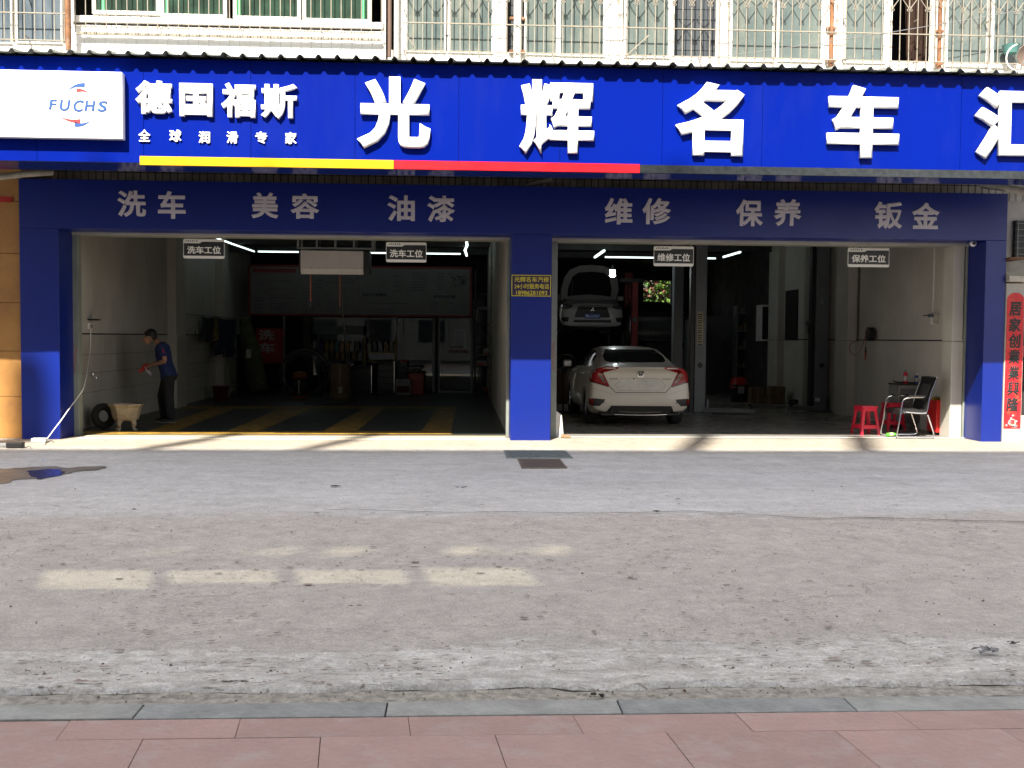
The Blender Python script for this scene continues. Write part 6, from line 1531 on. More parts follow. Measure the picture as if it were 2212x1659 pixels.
for x in (XA_ + .1, XB_ - .1): MB().cyl((x, YA - 2.6, 0), (x, YA - 2.6, ZK + .02), .06, n=12).build('post', M_grey, ck); MB().box((x - .04, YA - 2.65, ZK + .05), (x + .04, YB_, ZK + .15)).build('beam', M_grey, ck)
H2 = [hole_at(x, x + w_ * (2.0 if x < 1300 else 1.2), 1170, 1197) for x, w_ in ((306, 16), (350, 30), (392, 12), (432, 14), (530, 18), (566, 10), (590, 26), (684, 14), (712, 34), (780, 16), (962, 40), (1070, 26), (1112, 18), (1150, 40), (1440, 14), (1500, 10), (1580, 24), (1630, 12), (1700, 9), (1930, 12), (2080, 22), (2130, 10))]
z2a, z2b = H2[0][2], H2[0][3]; mask_row(zb_, z2a, [], 0); mask_row(z2a, z2b, H2, .62)
H3 = [hole_at(x, x + w_, 1158, 1170) for x, w_ in ((118, 46), (560, 20), (965, 30), (1100, 22), (1170, 34), (1606, 20))]
z3a, z3b = H3[0][2], H3[0][3]; mask_row(z2b, z3a, [], 0); mask_row(z3a, z3b, H3, 1.0); mask_row(z3b, zroof, [], 0)
def roof_thing(xg, yg0, yg1, wd, dep=.5):
    """an upright on the roof edge whose shadow falls from ground row yg0 to yg1 near x"""
    X = xg + .353 * (YO_ - Y0s); MB().box((X - wd / 2, YO_ - dep - .05, zroof), (X + wd / 2, YO_ - .05, (yg1 - YO_) / .85), .02).build('roof_post', M_slab, ob)
roof_thing(gd(290, 972).x, 0, 1.2, .20); roof_thing(gd(640, 972).x, 0, 1.2, .17); roof_thing(gd(1470, 972).x, 0, 1.2, .24); roof_thing(gd(1850, 972).x, 0, 1.0, .24)
roof_thing(px[0] - .48, 0, 1.2, .5)
for k in range(9):
    for j in range(11):
        pass
fm_ = MB().box((-.9, -.03, 0), (.9, .02, 1.5), .01).mesh('window'); fm_.materials.append(mat('far_window', (.05, .06, .07), rough=.1))
for k in range(11):
    for j in range(6):
        o = bpy.data.objects.new('window', fm_); COL.objects.link(o); o.parent = ob; o.location = Vector((-27 + k * 3.6, YO_ + .012, 1.2 + j * 3.15)) - ORG[ob.name]
# ---------------------------------------------------------------- cars
M_cw = mat('white_car_paint', (.50, .47, .41), rough=.38, var=.02, coat=.2)
M_cw2 = mat('white_car_paint_old', (.42, .42, .40), rough=.35, var=.06, coat=.3)
M_cg = mat('dark_car_glass', (.012, .013, .014), rough=.06, var=.02, spec=.7)
M_gap = mat('panel_gap', (.03, .03, .03), rough=.8)
M_tl = mat('tail_lamp_red', (.24, .002, .005), rough=.28, var=.25, scale=30, coat=.15, spec=.3)
M_tl2 = mat('tail_lamp_dark', (.07, .004, .005), rough=.25, coat=.2)
M_tlc = mat('lamp_clear', (.16, .11, .09), rough=.25, var=.6, scale=60, coat=.2)
def car_mesh(ST, lean=None, arches=(), sub=2, zmid=(.55, .72)):
    """ST rows: y, half width, bottom, belt, top, roof half width"""
    b = bmesh.new(); rings = []
    for (y, hw, zb, zs, zt, rw) in ST:
        h = [(0, zb), (hw * .80, zb), (hw * .95, zb + .05), (hw, zb + .20), (hw, zb + (zs - zb) * .50), (hw * .985, zb + (zs - zb) * .72), (hw * .955, zs - .045), (hw * .91, zs)]
        ex, ez = rw, zt - .035
        bx, bz = h[-1]
        h += [(bx + (ex - bx) * f, bz + (ez - bz) * f + .02 * sin(f * pi)) for f in (.33, .67)] + [(ex, ez), (rw * .72, zt - .010), (0, zt)]
        full = h + [(-x, z) for x, z in h[-2:0:-1]]
        ring = []
        for x, z in full:
            dy = lean(z, x) * max(0, 1 - abs(y - ST[0][0]) / .45) if lean else 0
            ring.append(b.verts.new((x, y + dy, z)))
        rings.append(ring)
    n = len(rings[0])
    for A, B in zip(rings, rings[1:]):
        for i in range(n): b.faces.new((A[i], A[(i + 1) % n], B[(i + 1) % n], B[i]))
    # flat strips close both ends: join left and right points
    def cap(R, flip):
        m = n // 2
        L = [R[0]] + R[1:m] + [R[m]]; Rr = [R[0]] + [R[n - i] for i in range(1, m)] + [R[m]]
        for i in range(m):
            q = [L[i], L[i + 1], Rr[i + 1], Rr[i]]; u = []
            for v in q:
                if v not in u: u.append(v)
            if len(u) > 2: b.faces.new(u if flip else u[::-1])
    cap(rings[0], True); cap(rings[-1], False)
    bmesh.ops.recalc_face_normals(b, faces=b.faces[:])
    me = bpy.data.meshes.new('body'); b.to_mesh(me); b.free()
    o = bpy.data.objects.new('tmp', me); COL.objects.link(o)
    s = o.modifiers.new('s', 'SUBSURF'); s.levels = s.render_levels = sub
    cut = []
    for (yc, zc, r, hwid) in arches:
        for sgn in (-1, 1):
            cm = MB().cyl((sgn * hwid, yc, zc), (sgn * (hwid + .6), yc, zc), r, n=32).mesh('c'); co = bpy.data.objects.new('c', cm); COL.objects.link(co); cut.append(co)
            q = o.modifiers.new('b', 'BOOLEAN'); q.operation = 'DIFFERENCE'; q.object = co; q.solver = 'EXACT'
    dg = bpy.context.evaluated_depsgraph_get(); out = bpy.data.meshes.new_from_object(o.evaluated_get(dg))
    bpy.data.objects.remove(o)
    for c in cut: bpy.data.objects.remove(c)
    sharp(out, 50)
    return out
class Shell:
    def __init__(s, me, parent, axis='y', sgn=1, lift=0):
        s.bv = BVHTree.FromPolygons([v.co for v in me.vertices], [p.vertices for p in me.polygons]); s.p = parent; s.axis = axis
    def hit(s, a, z, axis='y', sg=1):
        if axis == 'y': o, d = Vector((a, -5 * sg, z)), Vector((0, sg, 0))
        elif axis == 'x': o, d = Vector((-5 * sg, a, z)), Vector((sg, 0, 0))
        else: o, d = Vector((a, z, 9)), Vector((0, 0, -1))
        h = s.bv.ray_cast(o, d)
        return (h[0], h[1]) if h[0] is not None else None
    def decal(s, name, poly, m, off=.006, step=.05, axis='y', sg=1, parent=None, inset=0):
        P2 = []
        for i, p in enumerate(poly):                          # densify the outline
            q = poly[(i + 1) % len(poly)]; L = math.dist(p, q); k = max(1, int(L / step))
            P2 += [(p[0] + (q[0] - p[0]) * j / k, p[1] + (q[1] - p[1]) * j / k) for j in range(k)]
        n = len(P2); xs = [p[0] for p in P2]; zs = [p[1] for p in P2]
        def inside(x, z):
            c = False
            for i in range(n):
                (x1, z1), (x2, z2) = P2[i], P2[i - 1]
                if (z1 > z) != (z2 > z) and x < (x2 - x1) * (z - z1) / (z2 - z1) + x1: c = not c
            return c
        pts = [Vector(p) for p in P2]; x = min(xs) + step / 2
        while x < max(xs):
            z = min(zs) + step / 2
            while z < max(zs):
                if inside(x, z) and min(math.dist((x, z), p) for p in P2) > step * .4: pts.append(Vector((x, z)))
                z += step
            x += step
        V, E, F = delaunay_2d_cdt(pts, [(i, (i + 1) % n) for i in range(n)], [list(range(n))], 1, 1e-5)[:3]
        co = []; nr = []
        for v in V:
            h = s.hit(v.x, v.y, axis, sg)
            if h is None: co.append(None); nr.append(None)
            else: co.append(h[0] + h[1] * off); nr.append(h[1])
        F = [f for f in F if all(co[i] is not None for i in f)]
        F = [f for f in F if max((co[f[0]] - co[f[1]]).length, (co[f[1]] - co[f[2]]).length) < .35]
        b = bmesh.new(); vv = [b.verts.new(c if c is not None else (0, 0, 0)) for c in co]; lo = [b.verts.new(c - q * (off + .01) if c is not None else (0, 0, 0)) for c, q in zip(co, nr)]
        ec = {}
        for f in F:
            b.faces.new([vv[i] for i in f])
            for i in range(len(f)):
                e = (f[i], f[(i + 1) % len(f)]); k = tuple(sorted(e)); ec[k] = None if k in ec else e
        for e in ec.values():
            if e: b.faces.new([vv[e[0]], lo[e[0]], lo[e[1]], vv[e[1]]])
        for v in [v for v in b.verts if not v.link_faces]: b.verts.remove(v)
        bmesh.ops.recalc_face_normals(b, faces=b.faces[:])
        me = bpy.data.meshes.new(name); b.to_mesh(me); b.free(); sharp(me, 45)
        par = parent or s.p
        return link(me, name, m, par, world=False)
    def line(s, name, pts, w_, m, off=.002, axis='y', sg=1, closed=False, parent=None):
        P = [Vector(p) for p in pts]; out = []
        seq = list(zip(P, P[1:])) + ([(P[-1], P[0])] if closed else [])
        b = bmesh.new(); prev = None
        for p, q in seq:
            k = max(2, int((q - p).length / .03)); d = (q - p).normalized(); nn = Vector((-d.y, d.x)) * w_ / 2; prev = None
            for j in range(k + 1):
                c = p.lerp(q, j / k); A, B = s.hit(*(c + nn), axis, sg), s.hit(*(c - nn), axis, sg)
                if A is None or B is None: prev = None; continue
                cur = [b.verts.new(A[0] + A[1] * off), b.verts.new(B[0] + B[1] * off)]
                if prev: b.faces.new((prev[0], cur[0], cur[1], prev[1]))
                prev = cur
        me = bpy.data.meshes.new(name); b.to_mesh(me); b.free(); return link(me, name, m, parent or s.p, world=False)
def mirror(poly): return [(-x, z) for x, z in poly][::-1]
def local(b, name, m, t, smooth=True, deg=35):
    me = b.mesh(name)
    if smooth: sharp(me, deg)
    return link(me, name, m, t, world=False)
def wheel(t, x, y, r=.32, w_=.21, rim=M_chrome):
    s = 1 if x > 0 else -1; M = Matrix.Translation((x, y, r)) @ Euler((0, s * pi / 2, 0)).to_matrix().to_4x4()
    b = MB(); b.lathe([(r * .62, -w_ / 2), (r * .93, -w_ / 2), (r, -w_ * .36), (r, w_ * .36), (r * .93, w_ / 2), (r * .62, w_ / 2), (r * .60, 0)], (0, 0, 0), 36, M); o = local(b, 'wheel', M_rubber, t)
    b = MB(); b.lathe([(0, w_ * .30), (r * .16, w_ * .34), (r * .17, w_ * .2), (r * .2, w_ * .2)], (0, 0, 0), 18, M)
    for k in range(5):
        a = k * 2 * pi / 5; c_, s_ = cos(a), sin(a); q = [Vector((c_ * u - s_ * v, s_ * u + c_ * v, w_ * .32)) for u, v in ((r * .1, -.03), (r * .62, -.02), (r * .62, .02), (r * .1, .03))]
        b.prism([M @ p for p in q], (M.to_3x3() @ Vector((0, 0, -.03))))
    b.lathe([(r * .60, w_ * .44), (r * .64, w_ * .44), (r * .62, -w_ * .3), (r * .56, -w_ * .3)], (0, 0, 0), 30, M); me = b.mesh('rim'); link(me, 'rim', rim, o, world=False)
    for x_ in (-.04, 0, .04):
        b = MB(); b.torus(M @ Vector((0, 0, x_)), M.to_3x3() @ Vector((0, 0, 1)), r + .0005, .003, 36, 4); me = b.mesh('tread_groove'); link(me, 'tread_groove', M_black, o, world=False)

# --- white sedan, rear towards the street
D0 = at(1383, 860, 2.25)
CAR = Vector((D0.x + .02, 2.22, 0))
t = thing('white_sedan', CAR, 'white sedan parked nose in beside the grey lift post, tail lamps facing out', 'car')
def lean(z, x):
    K = [(.2, .16), (.30, .06), (.40, .0), (.58, .0), (.64, .04), (.80, .075), (.95, .075), (1.02, .03), (1.08, .02)]
    for (a, p), (c, q) in zip(K, K[1:]):
        if z <= c: v = p + (q - p) * (z - a) / (c - a); break
    else: v = .02
    return v + .10 * max(0, abs(x) / .85) ** 3
ST = [(0, .80, .265, .985, 1.05, .66), (.05, .87, .26, 1.0, 1.082, .67), (.16, .895, .25, 1.0, 1.09, .66), (.40, .905, .20, 1.0, 1.115, .64), (.62, .905, .19, .995, 1.15, .61), (.95, .905, .19, .985, 1.27, .585), (1.35, .905, .19, .98, 1.38, .575),
      (1.9, .90, .19, .97, 1.425, .57), (2.5, .90, .19, .96, 1.41, .56), (2.95, .90, .19, .95, 1.33, .56), (3.35, .895, .19, .94, 1.15, .60), (3.65, .89, .19, .93, 1.0, .64), (4.1, .87, .19, .86, .92, .60), (4.4, .83, .2, .76, .82, .56), (4.58, .74, .22, .66, .72, .48), (4.65, .60, .26, .60, .64, .40)]
me = car_mesh(ST, lean, ((.93, .33, .365, .66), (3.65, .33, .365, .66))); sh = Shell(me, None)
body = link(me, 'body', M_cw, t, world=False); sh.p = t
Lm = [(-.405, 1.052), (-.60, 1.062), (-.80, 1.015), (-.885, .955), (-.888, .84), (-.84, .795), (-.565, .712), (-.548, .728), (-.668, .962), (-.60, .985), (-.41, 1.038)]
Lc = [(-.745, .950), (-.69, .952), (-.598, .775), (-.64, .775), (-.715, .86)]
Ld = [(-.70, .985), (-.665, .99), (-.545, .73), (-.585, .722)]
for f in (lambda p: p, mirror):
    lo_ = sh.decal('tail_lamp', f(Lm), M_tl, .012, .03); sh.decal('lamp_lens', f(Lc), M_tlc, .016, .03, parent=lo_); sh.decal('lamp_divider', f([(-.70, 1.0), (-.66, 1.01), (-.655, .96), (-.69, .95)]), M_tl2, .016, .03, parent=lo_)
    sh.decal('lamp_rim', f([(-.888, .95), (-.86, .97), (-.865, .84), (-.82, .805), (-.56, .722), (-.565, .705), (-.85, .787), (-.893, .83)]), M_tl2, .015, .03, parent=lo_)
    v_ = sh.decal('bumper_vent', f([(-.885, .505), (-.80, .508), (-.62, .492), (-.65, .44), (-.60, .425), (-.665, .43), (-.72, .375), (-.87, .382), (-.89, .42)]), M_black, .006, .03)
    sh.decal('reflector', f([(-.878, .495), (-.83, .495), (-.83, .395), (-.868, .395)]), M_tl, .011, .03, parent=v_)
sh.decal('rear_window', [(-.455, 1.355), (.455, 1.355), (.555, 1.24), (.555, 1.16), (.50, 1.135), (-.50, 1.135), (-.555, 1.16), (-.555, 1.24)], M_cg, .004, .04)
Lid = [(-.41, 1.045), (-.60, .982), (-.668, .966), (-.55, .725), (-.445, .612), (.445, .612), (.55, .725), (.668, .966), (.60, .982), (.41, 1.045)]
sh.line('boot_gap', Lid[1:-1], .011, M_gap, .003)
sh.line('recess_edge_shade', [(-.32, .862), (.32, .862), (.45, .74), (.365, .645), (-.365, .645), (-.45, .74)], .008, mat('seam_shade_grey', (.30, .29, .27), rough=.5), .002, closed=True)  # grey outline paints the shade of a recess; the surface stays flush
sh.decal('plate_recess', [(-.31, .855), (.31, .855), (.44, .74), (.36, .652), (-.36, .652), (-.44, .74)], mat('white_paint_recess', (.50, .485, .445), rough=.4), .001, .05)  # flush patch, its tint set apart to suggest the recess
sh.line('bumper_seam', [(-.87, .69), (-.55, .60), (-.44, .575), (.44, .575), (.55, .60), (.87, .69)], .005, mat('seam_shade_grey', (.30, .29, .27)), .002)
sh.decal('diffuser', [(-.515, .382), (.55, .378), (.60, .272), (-.60, .272)], M_black, .010, .04)
sh.decal('lower_valance', [(-.62, .268), (.62, .268), (.60, .262), (-.60, .262)], M_black, .006, .03)
b = MB(); b.box((-.70, .10, .20), (.70, .5, .262), .02); local(b, 'under_tray', M_black, t)
b = MB(); b.tube([(-.46, .08, .232), (-.28, .055, .225), (-.1, .05, .222), (.1, .05, .222), (.28, .055, .225), (.46, .08, .232)], .006, 6); local(b, 'chrome_strip', M_chrome, t)
for s in (-1, 1):
    b = MB(); b.tube([(s * .50, .12, .245), (s * .50, .3, .245)], .026, 12); local(b, 'exhaust', M_grey, t)
def on_rear(x, z, off=.004): h = sh.hit(x, z); return h[0] + h[1] * off
def badge(txt, x0, x1, z0, z1, m, bold=.02, slant=0):
    me = glyph(txt, bold, .003, 2); a, c, lo2, hi2 = bounds(me)
    for v in me.vertices:
        X = x0 + (v.co.x - a) / (c - a) * (x1 - x0) + slant * (v.co.y - lo2) / (hi2 - lo2) * (z1 - z0); Z = z0 + (v.co.y - lo2) / (hi2 - lo2) * (z1 - z0); h = sh.hit(X, Z); v.co = h[0] + h[1] * (.002 + v.co.z)
    return link(me, 'badge_letter', m, t, world=False)
M_bd = mat('badge_dark', (.07, .07, .07), rough=.3, metal=.6)
badge('东风本田', -.545, -.405, .838, .862, M_bd); badge('CIVIC', .395, .550, .838, .862, M_bd, .012, .3)
b = MB(); 
em = sh.decal('emblem', [(-.06, .985), (-.052, .997), (.052, .997), (.06, .985), (.05, .895), (.035, .885), (-.035, .885), (-.05, .895)], M_chrome, .008, .03)
sh.decal('emblem_field', [(-.048, .980), (.048, .980), (.038, .898), (-.038, .898)], mat('emblem_field', (.35, .35, .34), rough=.3), .011, .03, parent=em)
for pl in ([(-.040, .978), (-.024, .978), (-.012, .902), (-.026, .902)], [(.040, .978), (.024, .978), (.012, .902), (.026, .902)], [(-.02, .945), (.02, .945), (.018, .928), (-.018, .928)]): sh.decal('emblem_bar', pl, M_bd, .013, .03, parent=em)
for (x, z) in ((-.115, .835), (.09, .835), (-.13, .77), (.13, .77), (-.11, .705), (.115, .705), (-.03, .822), (.03, .822)):
    p = on_rear(x, z); b = MB(); b.lathe([(0, 0), (.010, 0), (.008, .006), (0, .007)], (0, 0, 0), 10, Matrix.Translation(p) @ Euler((pi / 2, 0, 0)).to_matrix().to_4x4()); local(b, 'plate_screw', M_cw, t)
b = MB(); b.box(on_rear(-.115, .858) - Vector((.018, .008, .006)), on_rear(-.115, .858) + Vector((.018, .002, .006)), .002); local(b, 'boot_button', M_black, t)
# side windows, pillars, door handles, mirror
for sg in (1, -1):
    sh.decal('side_window', [(1.02, 1.06), (1.15, 1.22), (1.5, 1.31), (2.0, 1.345), (2.0, 1.03), (1.2, 1.03)], M_cg, .004, .06, 'x', sg); sh.decal('side_window', [(2.06, 1.345), (2.5, 1.33), (2.95, 1.22), (3.25, 1.04), (3.2, 1.01), (2.06, 1.03)], M_cg, .004, .06, 'x', sg)
    for yy in (2.05, 1.02): sh.line('door_gap', [(yy, .98), (yy, .35)], .006, M_gap, .002, 'x', sg)
    sh.line('crease_shade', [(.5, .78), (3.9, .70)], .01, mat('seam_shade_grey', (.30, .29, .27)), .002, 'x', sg)  # grey line painted as the shade of a crease; the body has no fold
    b = MB(); b.box((-sg * .90, 2.95, .98), (-sg * 1.08, 3.08, 1.12), .04, seg=2); mo = local(b, 'mirror', M_cw, t); b = MB(); b.box((-sg * .925, 2.944, 1.0), (-sg * 1.06, 2.952, 1.10), .01); me2 = b.mesh('mirror_glass'); link(me2, 'mirror_glass', M_chrome, mo, world=False)
sh.decal('windscreen', [(-.5, 2.98), (.5, 2.98), (.6, 3.5), (-.6, 3.5)], M_cg, .004, .08, 'z')
for y in (.93, 3.65):
    for s in (-1, 1): wheel(t, s * .775, y)
b = MB(); b.tube([(-.78, .93, .32), (.78, .93, .32)], .04, 8); local(b, 'axle', M_black, t)

# --- raised white car with its bonnet open, nose towards the street
LY = 12.9; c_ = at(1282, 700, LY); LZ = at(1282, 704.5, LY).z - .22
t = thing('raised_car', (c_.x, LY, LZ), 'white car with open bonnet raised high on a lift behind the sedan', 'car'); ORG[t.name] = Vector((c_.x, LY, LZ))
def lean2(z, x): return (.05 if z < .3 else 0) + max(0, z - .55) * .25 + .28 * (abs(x) / .85) ** 3
ST = [(0, .80, .22, .74, .83, .52), (.06, .86, .21, .78, .86, .55), (.22, .885, .20, .80, .88, .58), (.6, .89, .20, .86, .92, .6), (1.1, .89, .20, .91, .97, .62), (1.5, .89, .20, .93, 1.15, .6), (2.05, .89, .2, .94, 1.40, .55), (2.7, .89, .2, .95, 1.47, .54), (3.4, .89, .2, .97, 1.43, .53), (3.9, .88, .22, .98, 1.25, .55), (4.35, .86, .26, .95, 1.06, .55), (4.52, .78, .3, .88, .96, .5)]
me = car_mesh(ST, lean2, ((.85, .30, .36, .64), (3.5, .30, .36, .64))); sh = Shell(me, t); link(me, 'body', M_cw2, t, world=False)
gr_ = sh.decal('grille', [(-.40, .765), (.40, .765), (.49, .50), (.48, .465), (-.49, .465), (-.50, .50)], M_black, .008, .05)
for z in (.70, .65): sh.line('grille_bar', [(-.40, z), (.40, z)], .008, M_grey, .012, parent=gr_)
sh.line('grille_surround', [(-.55, .80), (-.42, .775), (.42, .775), (.55, .80)], .03, M_cw2, .014)
for f in (lambda p: p, mirror):
    h_ = sh.decal('headlight', f([(-.54, .80), (-.60, .72), (-.74, .69), (-.865, .705), (-.868, .80), (-.70, .83)]), mat('headlamp_smoke', (.07, .07, .07), rough=.12, coat=.8), .010, .04)
    sh.decal('lamp_lens', f([(-.80, .78), (-.76, .80), (-.74, .73), (-.79, .72)]), mat('headlamp_glint', (.5, .5, .48), rough=.1, metal=.7), .014, .03, parent=h_)
    sh.decal('fog_recess', f([(-.84, .47), (-.65, .465), (-.68, .345), (-.82, .34), (-.865, .38)]), M_black, .008, .04)
sh.decal('lower_grille', [(-.53, .395), (.53, .395), (.52, .322), (-.52, .322)], M_black, .008, .05)
h = sh.hit(0, .55); yf = h[0].y - .02
b = MB(); b.box((-.22, yf - .012, .43), (.22, yf, .57), .003); pl_ = local(b, 'number_plate', mat('plate_blue', (.02, .08, .38), rough=.4), t)
me = glyph('鄂A·519D7', .02, .003, 2); a, c, lo2, hi2 = bounds(me)
for v in me.vertices: v.co = Vector((-.195 + (v.co.x - a) / (c - a) * .39, yf - .0125 - v.co.z, .455 + (v.co.y - lo2) / (hi2 - lo2) * .09))
link(me, 'letter', mat('plate_white', (.75, .78, .8)), pl_, world=False)
b = MB(); c0 = Vector((0, yf - .01, .675)); r_ = .032
for k in range(3):
    a = pi / 2 + k * 2 * pi / 3; d = Vector((cos(a), 0, sin(a))); n_ = Vector((-sin(a), 0, cos(a)))
    b.prism([c0, c0 + d * r_ + n_ * r_ * .55, c0 + d * r_ * 2, c0 + d * r_ - n_ * r_ * .55], (0, -.006, 0))
local(b, 'emblem', M_chrome, t, False)
# open bonnet: outer skin, inner frame, dark liner
hb = Vector((0, 1.12, 1.0)); ht = Vector((0, .50, 1.93)); ax = (ht - hb).normalized(); nn_ = Vector((1, 0, 0)).cross(ax).normalized()
def hp_(x, f, o=0): return hb.lerp(ht, f) + Vector((x, 0, 0)) + nn_ * o
outl = [(-.76, 0), (-.80, .30), (-.74, .62), (-.60, .86), (-.35, .97), (0, 1.0), (.35, .97), (.60, .86), (.74, .62), (.80, .30), (.76, 0)]
innl = [(-.62, .10), (-.62, .35), (-.52, .68), (-.36, .80), (0, .83), (.36, .80), (.52, .68), (.62, .35), (.62, .10), (.3, .14), (0, .16), (-.3, .14)]
off_ = -.02 if nn_.y > 0 else .02; o2 = -.035 if nn_.y > 0 else .035
b = MB(); b.prism([hp_(x, f) for x, f in outl], nn_ * (-off_)); bn = local(b, 'bonnet', M_cw2, t)
b = MB(); b.prism([hp_(x, f, off_) for x, f in innl], nn_ * off_ * .3); me = b.mesh('liner'); link(me, 'liner', M_black, bn, world=False)
b = MB(); b.tube([hp_(x * 1.0, f, o2 * .7) for x, f in outl], .03, 6); me = b.mesh('edge_frame'); sharp(me); link(me, 'edge_frame', M_cw2, bn, world=False)
b = MB(); b.box((-.7, .25, .80), (.7, 1.1, .93)); local(b, 'engine_bay', M_black, t)
b = MB(); b.tube([(-.6, .3, .86), (-.52, .62, 1.5)], .008, 6); local(b, 'bonnet_stay', M_grey, t)
for y in (.85, 3.5):
    for s in (-1, 1):
        wheel(t, s * .77, y)
b = MB(); b.box((-.62, .9, .12), (.62, 3.9, .21), .02); local(b, 'underbody', M_black, t)
sh.decal('windscreen', [(-.52, 1.35), (.52, 1.35), (.48, 1.95), (-.48, 1.95)], M_cg, .004, .08, 'z')
for sg in (1, -1):
    b = MB(); b.box((-sg * .9, 1.55, .98), (-sg * 1.08, 1.66, 1.12), .03); local(b, 'mirror', M_cw2, t)
# lift arms carrying it
lf = thing('car_lift', (c_.x, LY + 1.8, 0), 'dark two post lift holding the white raised car', 'car lift')
for s in (-1, 1):
    b = MB(); b.box((c_.x + s * 1.25 - .12, LY + 1.7, 0), (c_.x + s * 1.25 + .12, LY + 1.95, 3.5), .01); b.build('column', M_beam if s < 0 else mat('lift_red', (.2, .012, .015)), lf)
    for dy in (-.9, .9):
        b = MB(); b.prism([Vector((c_.x + s * 1.2, LY + 1.75, LZ + .04)), Vector((c_.x + s * 1.2, LY + 1.9, LZ + .04)), Vector((c_.x + s * .55, LY + 1.88 + dy, LZ + .04)), Vector((c_.x + s * .55, LY + 1.77 + dy, LZ + .04))], (0, 0, .08)); b.build('arm', M_grey, lf)
# --- dark car silhouetted against the back window
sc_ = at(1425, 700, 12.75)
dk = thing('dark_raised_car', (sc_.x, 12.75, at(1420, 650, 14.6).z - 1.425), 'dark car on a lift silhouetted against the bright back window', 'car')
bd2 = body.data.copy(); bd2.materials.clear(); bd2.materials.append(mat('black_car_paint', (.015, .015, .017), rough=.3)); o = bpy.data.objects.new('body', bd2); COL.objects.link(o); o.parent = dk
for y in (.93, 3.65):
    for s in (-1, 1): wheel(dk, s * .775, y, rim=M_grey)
# oil drainer / jack under the raised car
G = gd(1240, 860); tq = thing('oil_drainer', Vector((at(1222, 800, 9).x, 9, 0)), 'dim brown drum and hoses standing left of the sedan', 'drum')
q = ORG[tq.name]; MB().lathe([(0, 0), (.28, 0), (.28, .03), (.26, .04), (.26, .8), (.28, .82), (0, .84)], q, 22).build('drum', mat('brown_drum', (.10, .06, .035), rough=.5), tq, smooth=True); MB().torus(q + Vector((0, -.05, .95)), (0, 1, .2), .22, .02, 24, 7).build('hose', M_black, tq, smooth=True)
# round wire fan guard beside it
q = at(1218, 800, 5.6); fg = thing('wire_fan', (q.x, 5.6, 0), 'tall brass coloured wire fan guard beside the left jamb of the repair bay', 'fan')
for r_ in (.08, .16, .24, .32): MB().torus(q, (.3, 1, 0), r_, .004, 30, 4).build('guard_ring', mat('brass_wire', (.14, .09, .045), rough=.4, metal=.5), fg)
MB().tube([q + Vector((0, .1, 0)), Vector((q.x, q.y + .12, .05))], .02, 8).build('stand', M_black, fg); MB().lathe([(0, 0), (.2, 0), (.2, .04), (0, .05)], (q.x, q.y + .12, 0), 20).build('base', M_black, fg); MB().lathe([(0, 0), (.07, 0), (.07, .15), (0, .16)], (0, 0, 0), 16, Matrix.Translation(q) @ Euler((-pi / 2, 0, 0)).to_matrix().to_4x4()).build('motor', M_black, fg)

# ---------------------------------------------------------------- the man wringing a cloth
def blend(b, name, m, t, voxel=.009, it=6, parent=None):
    """overlapping volumes merged into one continuous skin"""
    bmesh.ops.recalc_face_normals(b.b, faces=b.b.faces[:]); me = bpy.data.meshes.new(name); b.b.to_mesh(me); b.b.free()
    o = bpy.data.objects.new('tmp', me); COL.objects.link(o); r = o.modifiers.new('r', 'REMESH'); r.mode = 'VOXEL'; r.voxel_size = voxel
    s = o.modifiers.new('s', 'SMOOTH'); s.iterations = it; s.factor = .5
    dg = bpy.context.evaluated_depsgraph_get(); out = bpy.data.meshes.new_from_object(o.evaluated_get(dg)); bpy.data.objects.remove(o)
    out.polygons.foreach_set('use_smooth', [True] * len(out.polygons)); out.materials.clear()
    return link(out, name, m, parent or t, world=False)
def et(b, pts, rx, ry, up=(0, 1, 0), n=14):
    """elliptic tube: ry across (along up), rx in the other direction"""
    P = [Vector(p) for p in pts]; rg = []
    for i, p in enumerate(P):
        d = (P[min(i + 1, len(P) - 1)] - P[max(i - 1, 0)]).normalized(); rg.append(b.ring(p, d, Vector(up), ry[i], n, rx[i]))
    b.loft(rg); return b
def ell(b, c, rx, ry, rz, M=None, n=16):
    prof = [(sin(pi * i / 10), -cos(pi * i / 10)) for i in range(11)]; mm = Matrix.Translation(Vector(c)) @ (M or Matrix.Identity(4)) @ Matrix.Diagonal((rx, ry, rz, 1)); b.lathe(prof, (0, 0, 0), n, mm); return b
Gp = gd(362, 912.5)
man = thing('person', (Gp.x, Gp.y, 0), 'man in navy shirt with red shoulder stripe bending to wring a red cloth', 'person')
M_skin = mat('skin', (.30, .16, .10), rough=.55, var=.08, scale=8); M_hair = mat('black_hair', (.008, .007, .007), rough=.7)
M_shirt = mat('navy_shirt', (.010, .022, .09), rough=.85, var=.15, scale=12); M_trs = mat('dark_trousers', (.016, .016, .018), rough=.9, var=.25, scale=9)
b = MB()
Mh = Euler((0, radians(-42), 0)).to_matrix().to_4x4()                   # head tipped forward and down (towards -x)
hc = Vector((-.295, -.01, 1.525))
ell(b, hc + Vector((.01, 0, .02)), .098, .078, .105, Mh); ell(b, hc + Vector((-.050, 0, -.052)), .062, .06, .075, Mh)   # skull, face
ell(b, hc + Vector((-.040, 0, -.118)), .034, .032, .03)                                                                  # chin
et(b, [hc + Vector((-.098, 0, -.015)), hc + Vector((-.128, 0, -.055)), hc + Vector((-.106, 0, -.070))], [.012, .016, .010], [.011, .017, .012])   # nose
et(b, [hc + Vector((-.082, 0, -.092)), hc + Vector((-.098, 0, -.099))], [.010, .006], [.024, .018])                      # lips
for s in (-1, 1): ell(b, hc + Vector((.005, s * .078, -.012)), .022, .010, .034, Mh)                                     # ears
